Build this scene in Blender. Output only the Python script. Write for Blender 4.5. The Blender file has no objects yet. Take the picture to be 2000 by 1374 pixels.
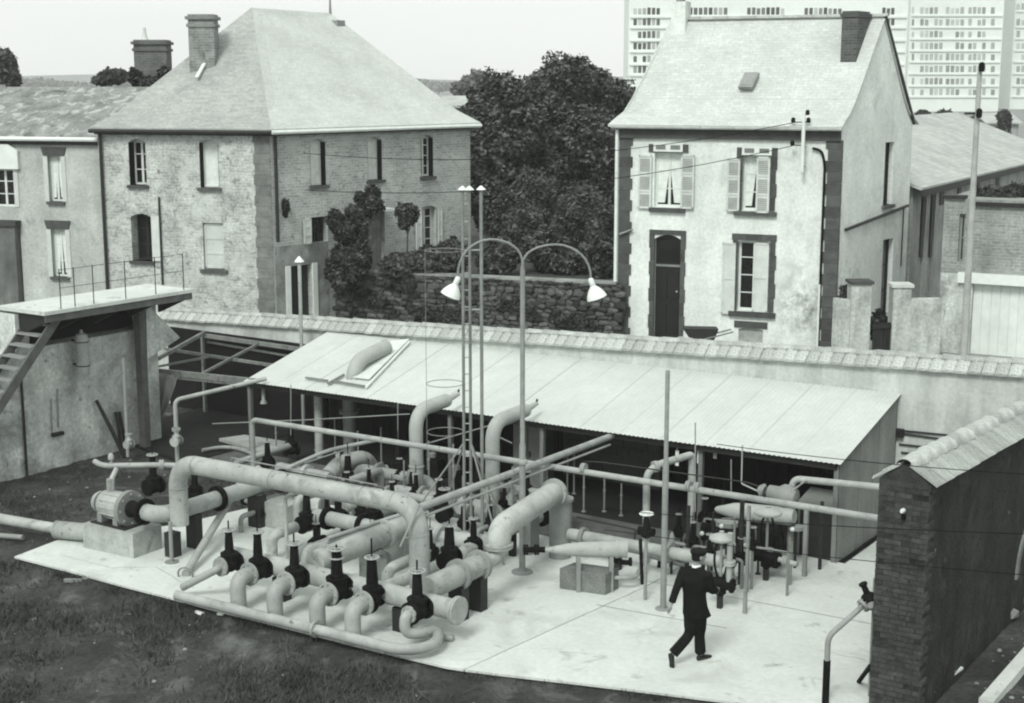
import bpy, bmesh, math, random
import numpy as np
from mathutils import Vector, Matrix

random.seed(7)
rng = np.random.default_rng(7)
SC = bpy.context.scene
COL = SC.collection

# ------------------------------------------------------------------ camera
CAM_H = 8.4
FPX = 2850.0                       # focal length in pixels of the 2000 px wide photograph
YAW = math.radians(34.0)           # heading left of +Y
PITCH = math.atan((687 - 165) / FPX)
cam_data = bpy.data.cameras.new('camera')
cam_data.sensor_fit = 'HORIZONTAL'
cam_data.sensor_width = 36.0
cam_data.lens = 36.0 * FPX / 2000.0
cam_data.clip_start = 0.1
cam_data.clip_end = 6000.0
cam = bpy.data.objects.new('camera', cam_data)
COL.objects.link(cam)
cam.location = (0, 0, CAM_H)
cam.rotation_euler = (math.pi / 2 - PITCH, 0, YAW)
SC.camera = cam

# ------------------------------------------------------------------ sky, sun, exposure
SUN_EL, SUN_AZ = math.radians(46), math.radians(168)   # azimuth the light comes from, clockwise from +Y
world = bpy.data.worlds.new('World')
SC.world = world
world.use_nodes = True
wn = world.node_tree
bg = wn.nodes['Background']
sky = wn.nodes.new('ShaderNodeTexSky')
sky.sky_type = 'NISHITA'
sky.sun_disc = False
sky.sun_elevation = SUN_EL
sky.sun_rotation = SUN_AZ
sky.air_density = 1.0
sky.dust_density = 1.0
sky.ozone_density = 1.0
bw = wn.nodes.new('ShaderNodeRGBToBW')               # the photograph is a green-toned monochrome print
tint = wn.nodes.new('ShaderNodeMixRGB')
tint.blend_type = 'MULTIPLY'
tint.inputs[0].default_value = 1.0
tint.inputs[2].default_value = (0.975, 1.0, 0.978, 1)
wn.links.new(sky.outputs[0], bw.inputs[0])
deck = wn.nodes.new('ShaderNodeMixRGB')               # even overcast deck over the clear sky
deck.inputs[0].default_value = 0.8
deck.inputs[2].default_value = (7.0, 7.0, 7.0, 1)
wn.links.new(bw.outputs[0], deck.inputs[1])
wn.links.new(deck.outputs[0], tint.inputs[1])
wn.links.new(tint.outputs[0], bg.inputs[0])
bg.inputs[1].default_value = 0.10
sun_d = bpy.data.lights.new('sun', 'SUN')
sun_d.energy = 1.5
sun_d.angle = math.radians(18)
sun_d.color = (1.0, 1.0, 0.97)
sun = bpy.data.objects.new('sun', sun_d)
COL.objects.link(sun)
sd = Vector((math.sin(SUN_AZ) * math.cos(SUN_EL), math.cos(SUN_AZ) * math.cos(SUN_EL), math.sin(SUN_EL)))
sun.rotation_euler = sd.to_track_quat('Z', 'Y').to_euler()
sun.location = (0, -20, 40)
SC.view_settings.view_transform = 'Standard'
SC.view_settings.look = 'None'
SC.view_settings.exposure = 0.8
SC.view_settings.gamma = 1.0
SC.view_settings.use_curve_mapping = False
SC.render.engine = 'CYCLES'
SC.cycles.use_denoising = True
SC.cycles.max_bounces = 8
SC.cycles.volume_bounces = 0
SC.render.filter_size = 2.1
SC.cycles.filter_width = 2.1

# ------------------------------------------------------------------ pixel -> place helpers
_f = np.array([-math.sin(YAW), math.cos(YAW), 0.0])
_r = np.array([math.cos(YAW), math.sin(YAW), 0.0])
_z = np.array([0, 0, 1.0])
_F = math.cos(PITCH) * _f - math.sin(PITCH) * _z
_U = math.sin(PITCH) * _f + math.cos(PITCH) * _z
_C = np.array([0, 0, CAM_H])
def ray(x, y): return _F + (x - 1000) / FPX * _r + (687 - y) / FPX * _U
def G(x, y, z=0.0):                 # point of the level z
    d = ray(x, y); return _C + d * (z - CAM_H) / d[2]
def GY(x, y, Y):                    # point of the plane Y = const
    d = ray(x, y); return _C + d * Y / d[1]
def GX(x, y, X):
    d = ray(x, y); return _C + d * X / d[0]
def GD(x, y, dist):                 # point at a horizontal distance ahead
    d = ray(x, y); return _C + d * dist / (d @ _f)
def HZ(x, y, P):                    # height at which plan position P is seen at image row y
    d = ray(x, y); s = (np.array(P[:2]) @ _f[:2]) / (d @ _f); return float((_C + s * d)[2])
def V(*a): return np.array(a, float)
def unit(v):
    v = np.array(v, float); n = np.linalg.norm(v); return v / n if n > 1e-12 else v

# ------------------------------------------------------------------ mesh builder
def frame(axis):
    a = unit(axis)
    h = V(0, 0, 1) if abs(a[2]) < 0.9 else V(1, 0, 0)
    u = unit(np.cross(h, a)); return u, np.cross(a, u), a

class MB:
    def __init__(s): s.v = []; s.f = []; s.sm = []
    def add(s, vs, fs, smooth=False):
        o = len(s.v); s.v.extend([tuple(float(c) for c in p) for p in vs])
        s.f.extend([tuple(i + o for i in f) for f in fs]); s.sm.extend([smooth] * len(fs)); return s
    def obox(s, o, a, b, c):
        o, a, b, c = (np.array(k, float) for k in (o, a, b, c))
        if np.dot(np.cross(a, b), c) < 0: a, b = b, a
        p = [o, o + a, o + a + b, o + b]; p += [q + c for q in p]
        return s.add(p, [(3, 2, 1, 0), (4, 5, 6, 7), (0, 1, 5, 4), (1, 2, 6, 5), (2, 3, 7, 6), (3, 0, 4, 7)])
    def box(s, x0, x1, y0, y1, z0, z1): return s.obox((x0, y0, z0), (x1 - x0, 0, 0), (0, y1 - y0, 0), (0, 0, z1 - z0))
    def cbox(s, c, sx, sy, sz, rz=0.0):
        a = V(math.cos(rz), math.sin(rz), 0) * sx; b = V(-math.sin(rz), math.cos(rz), 0) * sy; d = V(0, 0, sz)
        return s.obox(np.array(c) - a / 2 - b / 2 - d / 2, a, b, d)
    def beam(s, p0, p1, w, h):
        p0 = np.array(p0, float); p1 = np.array(p1, float); u, v, a = frame(p1 - p0)
        return s.obox(p0 - u * w / 2 - v * h / 2, u * w, v * h, p1 - p0)
    def rings(s, rs, n, smooth=True, cap0=True, cap1=True, closed=False):
        o = len(s.v)
        for r in rs: s.v.extend([tuple(float(c) for c in p) for p in r])
        m = len(rs)
        for i in range(m if closed else m - 1):
            a = o + i * n; b = o + ((i + 1) % m) * n
            for k in range(n):
                s.f.append((a + k, a + (k + 1) % n, b + (k + 1) % n, b + k)); s.sm.append(smooth)
        if not closed:
            if cap0: s.f.append(tuple(o + k for k in reversed(range(n)))); s.sm.append(False)
            if cap1: s.f.append(tuple(o + (m - 1) * n + k for k in range(n))); s.sm.append(False)
        return s
    def lathe(s, prof, base, axis=(0, 0, 1), n=16, smooth=True):   # prof: (radius, height along axis)
        u, v, a = frame(axis); base = np.array(base, float); rs = []
        for r, h in prof:
            r = max(r, 1e-4)
            rs.append([base + a * h + (u * math.cos(2 * math.pi * k / n) + v * math.sin(2 * math.pi * k / n)) * r for k in range(n)])
        return s.rings(rs, n, smooth)
    def tube(s, p0, p1, r0, r1=None, n=12, cap=True):
        p0 = np.array(p0, float); p1 = np.array(p1, float); L = np.linalg.norm(p1 - p0)
        return s.lathe([(r0, 0), (r0 if r1 is None else r1, L)], p0, p1 - p0, n)
    def path(s, pts, r, bend=0.0, n=12, steps=6, cap=True):
        pts = [np.array(p, float) for p in pts]; out = [pts[0]]
        for i in range(1, len(pts) - 1):
            a, b, c = pts[i - 1], pts[i], pts[i + 1]
            bb = bend[i - 1] if isinstance(bend, (list, tuple)) else bend
            t = min(bb, 0.48 * np.linalg.norm(b - a), 0.48 * np.linalg.norm(c - b))
            if t <= 1e-4: out.append(b); continue
            q0 = b + unit(a - b) * t; q1 = b + unit(c - b) * t
            for k in range(steps + 1):
                w = k / steps
                out.append((1 - w) ** 2 * q0 + 2 * w * (1 - w) * (b * .83 + (q0 + q1) * .085) + w ** 2 * q1)
        out.append(pts[-1]); pp = out; m = len(pp)
        rr = r if isinstance(r, (list, tuple)) else [r] * m
        if len(rr) != m: rr = list(np.interp(np.linspace(0, 1, m), np.linspace(0, 1, len(rr)), rr))
        tg = [unit(pp[min(i + 1, m - 1)] - pp[max(i - 1, 0)]) for i in range(m)]
        u, v, a = frame(tg[0]); rs = []
        for i in range(m):
            u = unit(u - tg[i] * np.dot(u, tg[i])); v = np.cross(tg[i], u)
            rs.append([pp[i] + (u * math.cos(2 * math.pi * k / n) + v * math.sin(2 * math.pi * k / n)) * rr[i] for k in range(n)])
        return s.rings(rs, n, True, cap, cap)
    def torus(s, c, axis, R, r, n=20, m=6):
        u, v, a = frame(axis); c = np.array(c, float); rs = []
        for i in range(n):
            t = 2 * math.pi * i / n; d = u * math.cos(t) + v * math.sin(t)
            rs.append([c + d * (R + r * math.cos(2 * math.pi * k / m)) + a * r * math.sin(2 * math.pi * k / m) for k in range(m)])
        return s.rings(rs, m, True, closed=True)
    def prism(s, poly, ext):
        poly = [np.array(p, float) for p in poly]; ext = np.array(ext, float); n = len(poly)
        nr = sum((np.cross(poly[i] - poly[0], poly[(i + 1) % n] - poly[0]) for i in range(1, n - 1)), V(0, 0, 0))
        if np.dot(nr, ext) > 0: poly = poly[::-1]
        vs = poly + [p + ext for p in poly]
        return s.add(vs, [tuple(range(n)), tuple(reversed(range(n, 2 * n)))] + [((i + 1) % n, i, n + i, n + (i + 1) % n) for i in range(n)])
    def sphere(s, c, r, n=14, m=8, sc=(1, 1, 1)):
        c = np.array(c, float); rs = []
        for i in range(m + 1):
            t = math.pi * i / m
            rs.append([c + V(max(math.sin(t), 1e-3) * math.cos(2 * math.pi * k / n) * sc[0], max(math.sin(t), 1e-3) * math.sin(2 * math.pi * k / n) * sc[1], -math.cos(t) * sc[2]) * r for k in range(n)])
        return s.rings(rs, n, True)
    def data(s, name, off=(0, 0, 0)):
        me = bpy.data.meshes.new(name)
        o = np.array(off, float)
        vv = (np.array(s.v) - o) if s.v else np.zeros((0, 3))
        me.from_pydata(vv.tolist(), [], s.f)
        me.polygons.foreach_set('use_smooth', s.sm)
        if any(s.sm):
            me.set_sharp_from_angle(angle=math.radians(42))
        me.update(); return me

OFF = {}                                             # world offset of each object that carries parts
def uv_auto(me, off):
    uvl = me.uv_layers.new(name='UVMap'); o = np.array(off)
    for p in me.polygons:
        n = np.array(p.normal)
        if abs(n[2]) > 0.97: t = V(1, 0, 0); b = V(0, 1, 0)
        else:
            t = unit(V(-n[1], n[0], 0)); b = np.cross(n, t)
        for li in p.loop_indices:
            co = np.array(me.vertices[me.loops[li].vertex_index].co) + o
            uvl.data[li].uv = (float(co @ t), float(co @ b))
def link(me, name, mat, parent=None, loc=(0, 0, 0)):
    ob = bpy.data.objects.new(name, me); COL.objects.link(ob)
    if mat is not None and not me.materials: me.materials.append(mat)
    ob.parent = parent; ob.location = [float(c) for c in loc]; return ob
def build(mb, name, mat, parent=None, origin=None, uv=False):
    """world-space builder -> one mesh object; a part keeps the offset of its thing"""
    if parent is not None: off = OFF.get(parent.name, V(0, 0, 0))
    elif origin is not None: off = np.array(origin, float)
    else:
        a = np.array(mb.v); off = V((a[:, 0].min() + a[:, 0].max()) / 2, (a[:, 1].min() + a[:, 1].max()) / 2, a[:, 2].min())
    me = mb.data(name, off)
    if uv: uv_auto(me, off)
    ob = link(me, name, mat, parent, (0, 0, 0) if parent is not None else off)
    OFF[ob.name] = off; return ob
def tag(o, label=None, cat=None, group=None, kind=None):
    if label: o['label'] = label
    if cat: o['category'] = cat
    if group: o['group'] = group
    if kind: o['kind'] = kind
    return o
def thing(name, label, cat, loc, group=None):
    o = bpy.data.objects.new(name, None); COL.objects.link(o)
    o.location = [float(c) for c in loc]; o.empty_display_size = 0.2
    OFF[o.name] = np.array(loc, float); return tag(o, label, cat, group)
def struct(mb, name, mat, **k):
    o = build(mb, name, mat, **k); o['kind'] = 'structure'; return o
def copy_tree(o, loc=None, rz=None, label=None, parent=None, scale=None):
    c = o.copy(); COL.objects.link(c)
    if parent is not None: c.parent = parent
    if loc is not None: c.location = [float(k) for k in loc]
    if rz is not None: c.rotation_euler = (0, 0, rz)
    if scale is not None: c.scale = (scale,) * 3
    if label: c['label'] = label
    for ch in list(o.children): copy_tree(ch, parent=c)
    return c

# ------------------------------------------------------------------ materials
def g(v): return (v * 0.93, v, v * 0.94, 1)
def n1(v): return (v, v, v, 1)
MATS = {}
def mat(name, v, rough=0.8, var=0.25, scale=3.0, fine=0.15, bump=0.25, bscale=40.0, metal=0.0, stain=None, rnd=0.0, spec=0.3,
        streak=0.0, spot=(), coord='Object', brick=None, dist=0.02, trans=0.0):
    """grey procedural surface: broad and fine mottling, optional stains of their own shape, rain streaks, bricks or slates"""
    if name in MATS: return MATS[name]
    m = bpy.data.materials.new(name); m.use_nodes = True; nt = m.node_tree; N = nt.nodes; L = nt.links
    b = N['Principled BSDF']; b.inputs['Roughness'].default_value = rough; b.inputs['Metallic'].default_value = metal
    b.inputs['Specular IOR Level'].default_value = spec
    tc = N.new('ShaderNodeTexCoord'); co = tc.outputs[coord]
    def noise(sc, det=5, r=0.6, c=co, d=0.0):
        n = N.new('ShaderNodeTexNoise'); n.inputs['Scale'].default_value = sc; n.inputs['Detail'].default_value = det
        n.inputs['Roughness'].default_value = r; n.inputs['Distortion'].default_value = d; L.new(c, n.inputs['Vector']); return n.outputs[0]
    def ramp(src, p0, c0, p1, c1):
        r = N.new('ShaderNodeValToRGB'); L.new(src, r.inputs[0]); e = r.color_ramp.elements
        e[0].position = p0; e[0].color = c0; e[1].position = p1; e[1].color = c1; return r.outputs[0]
    def mix(a, bb, fac, mode='MIX'):
        x = N.new('ShaderNodeMixRGB'); x.blend_type = mode
        for i, s in ((0, fac), (1, a), (2, bb)):
            if hasattr(s, 'is_linked') or hasattr(s, 'links'): L.new(s, x.inputs[i])
            else: x.inputs[i].default_value = s
        return x.outputs[0]
    col = ramp(noise(scale), 0.3, g(v * (1 - var)), 0.7, g(v * (1 + var)))
    bh = noise(bscale, 3)
    if brick:
        bt = N.new('ShaderNodeTexBrick'); L.new(tc.outputs['UV'], bt.inputs['Vector'])
        bt.inputs['Scale'].default_value = 1.0; bt.inputs['Brick Width'].default_value = brick['w']; bt.inputs['Row Height'].default_value = brick['h']
        bt.inputs['Mortar Size'].default_value = brick['m']; bt.inputs['Mortar Smooth'].default_value = 0.3
        bt.inputs['Color1'].default_value = n1(1.0 - brick['c']); bt.inputs['Color2'].default_value = n1(1.0 + brick['c']); bt.inputs['Mortar'].default_value = n1(brick['mc'])
        bt.inputs['Bias'].default_value = 0.0
        wob = N.new('ShaderNodeMixRGB'); wob.blend_type = 'ADD'; wob.inputs[0].default_value = brick.get('wob', 0.03)
        nz = N.new('ShaderNodeTexNoise'); nz.inputs['Scale'].default_value = 2.0; L.new(tc.outputs['UV'], nz.inputs['Vector'])
        L.new(tc.outputs['UV'], wob.inputs[1]); L.new(nz.outputs[1], wob.inputs[2]); L.new(wob.outputs[0], bt.inputs['Vector'])
        col = mix(col, bt.outputs['Color'], 1.0, 'MULTIPLY')
    if fine: col = mix(col, ramp(noise(scale * 14, 4, 0.7), 0.25, n1(1 - fine), 0.75, n1(1 + fine)), 1.0, 'MULTIPLY')
    if streak:
        mp = N.new('ShaderNodeMapping'); mp.inputs['Scale'].default_value = (1.1, 1.1, 0.16); L.new(co, mp.inputs['Vector'])
        col = mix(col, ramp(noise(1.6, 5, 0.65, mp.outputs[0]), 0.36, n1(1 - streak), 0.66, n1(1.04)), 1.0, 'MULTIPLY')
    for st in (stain or []):
        sv, ss, p0, p1 = st
        col = mix(col, g(sv), ramp(noise(ss, 6, 0.65, d=0.6), p0, (0, 0, 0, 1), p1, (1, 1, 1, 1)))
    for (sx, sy, sz), rad, sv, p0, p1 in spot:                # a patch of lichen or damp at a place of its own
        ge = N.new('ShaderNodeNewGeometry'); vd = N.new('ShaderNodeVectorMath'); vd.operation = 'DISTANCE'; L.new(ge.outputs['Position'], vd.inputs[0]); vd.inputs[1].default_value = (sx, sy, sz)
        fall = ramp(vd.outputs['Value'], 0.0, (1, 1, 1, 1), 1.0, (0, 0, 0, 1)); sc_ = N.new('ShaderNodeMath'); sc_.operation = 'DIVIDE'; L.new(vd.outputs['Value'], sc_.inputs[0]); sc_.inputs[1].default_value = rad
        L.new(sc_.outputs[0], fall.node.inputs[0]); nn_ = ramp(noise(4.0, 6, .7), p0, (0, 0, 0, 1), p1, (1, 1, 1, 1)); col = mix(col, g(sv), mix(fall, nn_, 1.0, 'MULTIPLY'))
    if rnd:
        oi = N.new('ShaderNodeObjectInfo'); col = mix(col, ramp(oi.outputs['Random'], 0.0, n1(1 - rnd), 1.0, n1(1 + rnd)), 1.0, 'MULTIPLY')
    L.new(col, b.inputs['Base Color'])
    if bump:
        bp = N.new('ShaderNodeBump'); bp.inputs['Strength'].default_value = bump; bp.inputs['Distance'].default_value = dist
        if brick:
            inv = N.new('ShaderNodeMath'); inv.operation = 'MULTIPLY_ADD'; inv.inputs[1].default_value = -1.5; L.new(bt.outputs['Fac'], inv.inputs[0]); L.new(bh, inv.inputs[2]); L.new(inv.outputs[0], bp.inputs['Height'])
        else: L.new(bh, bp.inputs['Height'])
        L.new(bp.outputs[0], b.inputs['Normal'])
    if trans:
        ts = N.new('ShaderNodeBsdfTranslucent'); L.new(col, ts.inputs['Color'])
        ad = N.new('ShaderNodeMixShader'); ad.inputs[0].default_value = trans; L.new(b.outputs[0], ad.inputs[1]); L.new(ts.outputs[0], ad.inputs[2]); L.new(ad.outputs[0], N['Material Output'].inputs['Surface'])
    MATS[name] = m; return m
def glass_mat():
    m = mat('window_glass', 0.012, rough=0.08, var=0.3, scale=1.5, fine=0, bump=0.06, bscale=2.5, spec=0.35); return m

CONC = mat('concrete_slab', 0.57, 0.9, 0.10, 0.7, 0.10, 0.22, 55, stain=[(0.40, 0.7, 0.52, 0.74), (0.30, 1.8, 0.60, 0.72), (0.16, 5.0, 0.66, 0.76)])
CONC2 = mat('concrete_block', 0.36, 0.9, 0.25, 2.5, 0.25, 0.5, 30, stain=[(0.18, 3, 0.58, 0.75)])
PIPE = mat('aluminium_paint', 0.38, 0.5, 0.15, 2.2, 0.10, 0.12, 60, metal=0.0, stain=[(0.23, 3.0, 0.54, 0.70), (0.07, 8, 0.62, 0.69)], rnd=0.14, spec=0.3, streak=.22)
PIPE2 = mat('dull_pipe_paint', 0.24, 0.6, 0.15, 3, 0.15, 0.15, 60, stain=[(0.16, 5, 0.58, 0.75)], rnd=0.1)
VALVE = mat('black_cast_iron', 0.008, 0.75, 0.3, 6, 0.3, 0.4, 45, spec=0.08, stain=[(0.04, 9, 0.62, 0.8)], rnd=.3)
STEEL = mat('grey_painted_steel', 0.20, 0.6, 0.2, 4, 0.2, 0.2, 50, rnd=0.1)
DARK = mat('dark_steel', 0.02, 0.6, 0.3, 4, 0.3, 0.2, 50)
WHITE = mat('white_paint', 0.72, 0.5, 0.08, 3, 0.08, 0.15, 40, stain=[(0.45, 4, 0.62, 0.8)])
WHEEL = mat('handwheel_grey', 0.34, 0.5, 0.2, 8, 0.2, 0.1, 50)
WOODD = mat('weathered_timber', 0.10, 0.85, 0.3, 5, 0.3, 0.4, 30)
GLASS = glass_mat()
# ------------------------------------------------------------------ terrain
SOIL = mat('dark_soil', 0.042, 0.95, 0.55, 0.8, 0.5, 1.0, 14, stain=[(0.13, 1.6, 0.54, 0.72), (0.022, 1.1, 0.54, 0.68), (0.22, 9, 0.70, 0.76)], dist=0.06)
STREET = mat('street_earth', 0.22, 0.95, 0.25, 0.3, 0.2, 0.3, 6)
GRAVEL = mat('shed_gravel', 0.13, 0.95, 0.3, 2.5, 0.45, 0.9, 60, dist=0.03)
YSTEP = 27.1
def terrain():
    xs = np.unique(np.concatenate([np.linspace(-2500, -60, 22), np.linspace(-60, 30, 46), np.linspace(30, 2500, 22)]))
    ys = np.unique(np.concatenate([np.linspace(-400, 0, 8), np.linspace(0, 27.0, 14), [YSTEP], np.linspace(27.2, 80, 20), np.linspace(90, 3000, 40)]))
    X, Y = np.meshgrid(xs, ys)
    d = np.hypot(X, Y)
    Z = np.where(Y < YSTEP - 0.01, -0.45, 1.35)
    far = np.clip((d - 420) / 900, 0, 1)
    Z = Z + np.where(Y > 27, far * (11 + 9 * np.sin(X / 310.0 + 1.2) + 6 * np.sin(X / 130.0 + Y / 210.0)), 0)
    v = np.stack([X, Y, Z], -1).reshape(-1, 3); n = len(xs); f = []
    for j in range(len(ys) - 1):
        for i in range(n - 1):
            a = j * n + i; f.append((a, a + 1, a + n + 1, a + n))
    mb = MB(); mb.add(v, f, False); return mb
struct(terrain(), 'ground', STREET, origin=(0, 0, 0))

def hnoise(x, y, s):
    return (np.sin(x * s + 1.7 * np.sin(y * s * .7)) + np.sin(y * s * 1.3 + 1.1 * np.sin(x * s * .9 + 2)) + np.sin((x + y) * s * .61 + 0.7)) / 3
def soil_z(x, y):
    # the front yard lies below the slab, the left and back yard runs level with it
    front = np.clip((16.0 - y) / 0.6, 0, 1)
    base = -0.055 - 0.16 * front - 0.10 * np.clip((16 - y) / 5, 0, 1)
    right = np.clip((x + 5.6) / 0.4, 0, 1)
    amp = 0.02 + 0.075 * front + 0.05 * right
    return base + 0.045 * right * (y > 18) + amp * (hnoise(x, y, 2.1) * .8 + hnoise(x + 9, y - 4, 5.3) * .45 + hnoise(x - 3, y + 7, 11.0) * .25) - 0.02
def soil():
    xs = np.arange(-40, 4.01, 0.16); ys = np.arange(8, 27.05, 0.16)
    X, Y = np.meshgrid(xs, ys); Z = soil_z(X, Y) + rng.normal(0, 0.008, X.shape)
    v = np.stack([X, Y, Z], -1).reshape(-1, 3); n = len(xs); f = []
    for j in range(len(ys) - 1):
        for i in range(n - 1):
            a = j * n + i; f.append((a, a + 1, a + n + 1, a + n))
    mb = MB(); mb.add(v, f, True); return mb
struct(soil(), 'yard_soil', SOIL, origin=(0, 0, 0))

# concrete slab in two pours with an open joint between them
def slab(poly, z0, z1):
    return MB().prism([V(x, y, z0) for x, y in poly], (0, 0, z1 - z0))
JX0, JX1 = -11.83, -11.36
SL1 = [(-21.6, 15.93), (-20.2, 15.965), (-18.9, 15.97), (-17.4, 16.015), (-16.6, 16.02), (-15.1, 16.09), (-13.4, 16.14), (-12.1, 16.22), (JX0, 16.28), (JX1, 21.0), (JX1, 22.35), (-19.9, 22.3), (-20.6, 19.0), (-21.75, 17.05)]
SL2 = [(JX0 + .022, 16.286), (-11.2, 16.47), (-10.1, 16.83), (-9.0, 17.16), (-7.6, 17.58), (-6.3, 17.95), (-6.3, 26.74), (-9.0, 26.74), (-9.0, 23.95), (-11.0, 23.95), (-11.33, 22.9), (JX1 + .022, 21.0)]
struct(slab(SL1, -0.035, 0.0), 'concrete_slab', CONC, origin=(-16, 19, 0))
struct(slab(SL2, -0.035, 0.002), 'concrete_slab', CONC, origin=(-9, 19, 0))
FOUND = mat('earthy_foundation', 0.05, 0.95, 0.4, 3, 0.4, 0.8, 20)
for sl_ in (SL1, SL2):
    cx_ = sum(p[0] for p in sl_) / len(sl_); cy_ = sum(p[1] for p in sl_) / len(sl_)
    struct(slab([(x + .05 * np.sign(cx_ - x), y + .05 * np.sign(cy_ - y)) for x, y in sl_], -0.4, -0.036), 'slab_foundation', FOUND, origin=(cx_, cy_, -.4))
struct(slab([(-23.9, 22.36), (-11.62, 22.36), (-11.3, 24.0), (-23.9, 24.0)], -0.2, -0.02), 'gravel_floor', GRAVEL, origin=(-16, 24, 0))
struct(slab([(-23.9, 24.005), (-9.12, 24.005), (-9.12, 26.74), (-23.9, 26.74)], -0.2, -0.016), 'shed_floor', mat('shaded_shed_floor', 0.014, 0.9, 0.4, 2, 0.4, 0.4, 40), origin=(-16, 25, 0))  # near-black floor colour carries the shade under the roof

# ------------------------------------------------------------------ boundary wall with tiled coping
WALLR = mat('boundary_render', 0.56, 0.92, 0.18, 0.8, 0.15, 0.3, 30, stain=[(0.28, 1.1, 0.58, 0.76)], streak=0.28)
TILE = mat('pale_cap_tile', 0.38, 0.85, 0.25, 3, 0.45, 0.35, 35, stain=[(0.17, 5, 0.52, 0.70)], rnd=0.16)
MORT = mat('mortar_bed', 0.16, 0.95, 0.3, 4, 0.3, 0.5, 30)
WY0, WY1 = 26.77, 27.15
def wz(x): return 3.12 + 0.0425 * (x + 8.72)
bw_root = thing('boundary_wall', 'long pale rendered wall capped with tiles behind the white lean-to roof', 'wall', (-14, 26.95, 0))
mb = MB()
XL, XR = -29.6, 3.5
mb.add([(XL, WY0, -.5), (XR, WY0, -.5), (XR, WY0, wz(XR)), (XL, WY0, wz(XL)), (XL, WY1, -.5), (XR, WY1, -.5), (XR, WY1, wz(XR)), (XL, WY1, wz(XL))],
       [(0, 1, 2, 3), (5, 4, 7, 6), (3, 2, 6, 7), (1, 5, 6, 2), (4, 0, 3, 7)])
build(mb, 'wall_body', WALLR, bw_root)
mb = MB(); cy = (WY0 + WY1) / 2
mb.add([(XL, WY0 - .05, wz(XL) + .004), (XR, WY0 - .05, wz(XR) + .004), (XR, cy, wz(XR) + .2), (XL, cy, wz(XL) + .2), (XL, WY1 + .05, wz(XL) + .004), (XR, WY1 + .05, wz(XR) + .004)],
       [(0, 1, 2, 3), (3, 2, 5, 4), (0, 3, 4), (1, 5, 2), (1, 0, 4, 5)])
build(mb, 'coping_bed', MORT, bw_root)
# flat coping tile and half-round ridge tile, shared by all
def cap_tile_mesh(sgn, w=0.235, ln=0.40):
    sl = math.atan2(0.2, cy - WY0 + .05)
    dy, dz = math.cos(sl), math.sin(sl); m = MB()
    n = 4
    pts = []
    for k in range(n + 1):
        x = -w / 2 + w * k / n; h = 0.012 + 0.018 * math.cos(math.pi * (k / n - .5))
        for t, hh in ((0, h + .012), (1, h)):
            pts.append((x, sgn * (-(cy - WY0 + .11) + ln * t * dy), -0.022 + ln * t * dz + hh))
    for k in range(n + 1):
        x = -w / 2 + w * k / n
        for t in (0, 1): pts.append((x, sgn * (-(cy - WY0 + .11) + ln * t * dy), -0.022 + ln * t * dz - .012))
    f = []
    b = 2 * (n + 1)
    for k in range(n):
        f.append((2 * k, 2 * k + 2, 2 * k + 3, 2 * k + 1)); f.append((b + 2 * k + 1, b + 2 * k + 3, b + 2 * k + 2, b + 2 * k)); f.append((b + 2 * k, b + 2 * k + 2, 2 * k + 2, 2 * k))
    f.append((b, 0, 1, b + 1)); f.append((2 * n, b + 2 * n, b + 2 * n + 1, 2 * n + 1))
    if sgn < 0: f = [tuple(reversed(q)) for q in f]
    m.add(pts, f); return m
ctile = cap_tile_mesh(1).data('coping_tile'); ctileb = cap_tile_mesh(-1)
def ridge_mesh(ln=0.46, r0=0.105, r1=0.085, axis='x'):
    m = MB(); n = 8; rs = []
    for t in (0, 1):
        for rr in ((r0 if t == 0 else r1),):
            rs.append([(ln * (t - .5), math.cos(math.pi * k / n) * rr, math.sin(math.pi * k / n) * rr * .85) for k in range(n + 1)])
    pts = rs[0] + rs[1] + [(p[0], p[1] * .8, p[2] * .8 - .005) for p in rs[0]]
    f = [(k, k + 1, n + 2 + k, n + 1 + k) for k in range(n)] + [(k + 1, k, 2 * n + 2 + k, 2 * n + 3 + k) for k in range(n)]
    m.add(pts, f, True); return m
rtile = ridge_mesh().data('ridge_tile')
slope_y = -math.atan(0.0425)
x = XL + .1; k = 0
backs = MB()
while x < XR - .1:
    o = link(ctile, 'coping_tile', TILE, bw_root, V(x, cy, wz(x) + random.uniform(-.006, .008)) - OFF[bw_root.name])
    o.rotation_euler = (random.uniform(-.03, .03), slope_y, random.uniform(-.02, .02))
    for vv in ctileb.v: pass
    backs.add([(p[0] + x, p[1] + cy, p[2] + wz(x)) for p in ctileb.v], ctileb.f)
    x += 0.245
x = XL + .2
while x < XR - .1:
    o = link(rtile, 'ridge_tile', TILE, bw_root, V(x, cy, wz(x) + .185 + random.uniform(-.006, .01)) - OFF[bw_root.name])
    o.rotation_euler = (random.uniform(-.05, .05), slope_y + random.uniform(-.02, .02), random.uniform(-.03, .03)); x += 0.425
o = build(backs, 'rear_coping_tiles', TILE, bw_root); o['kind'] = 'stuff'

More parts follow.
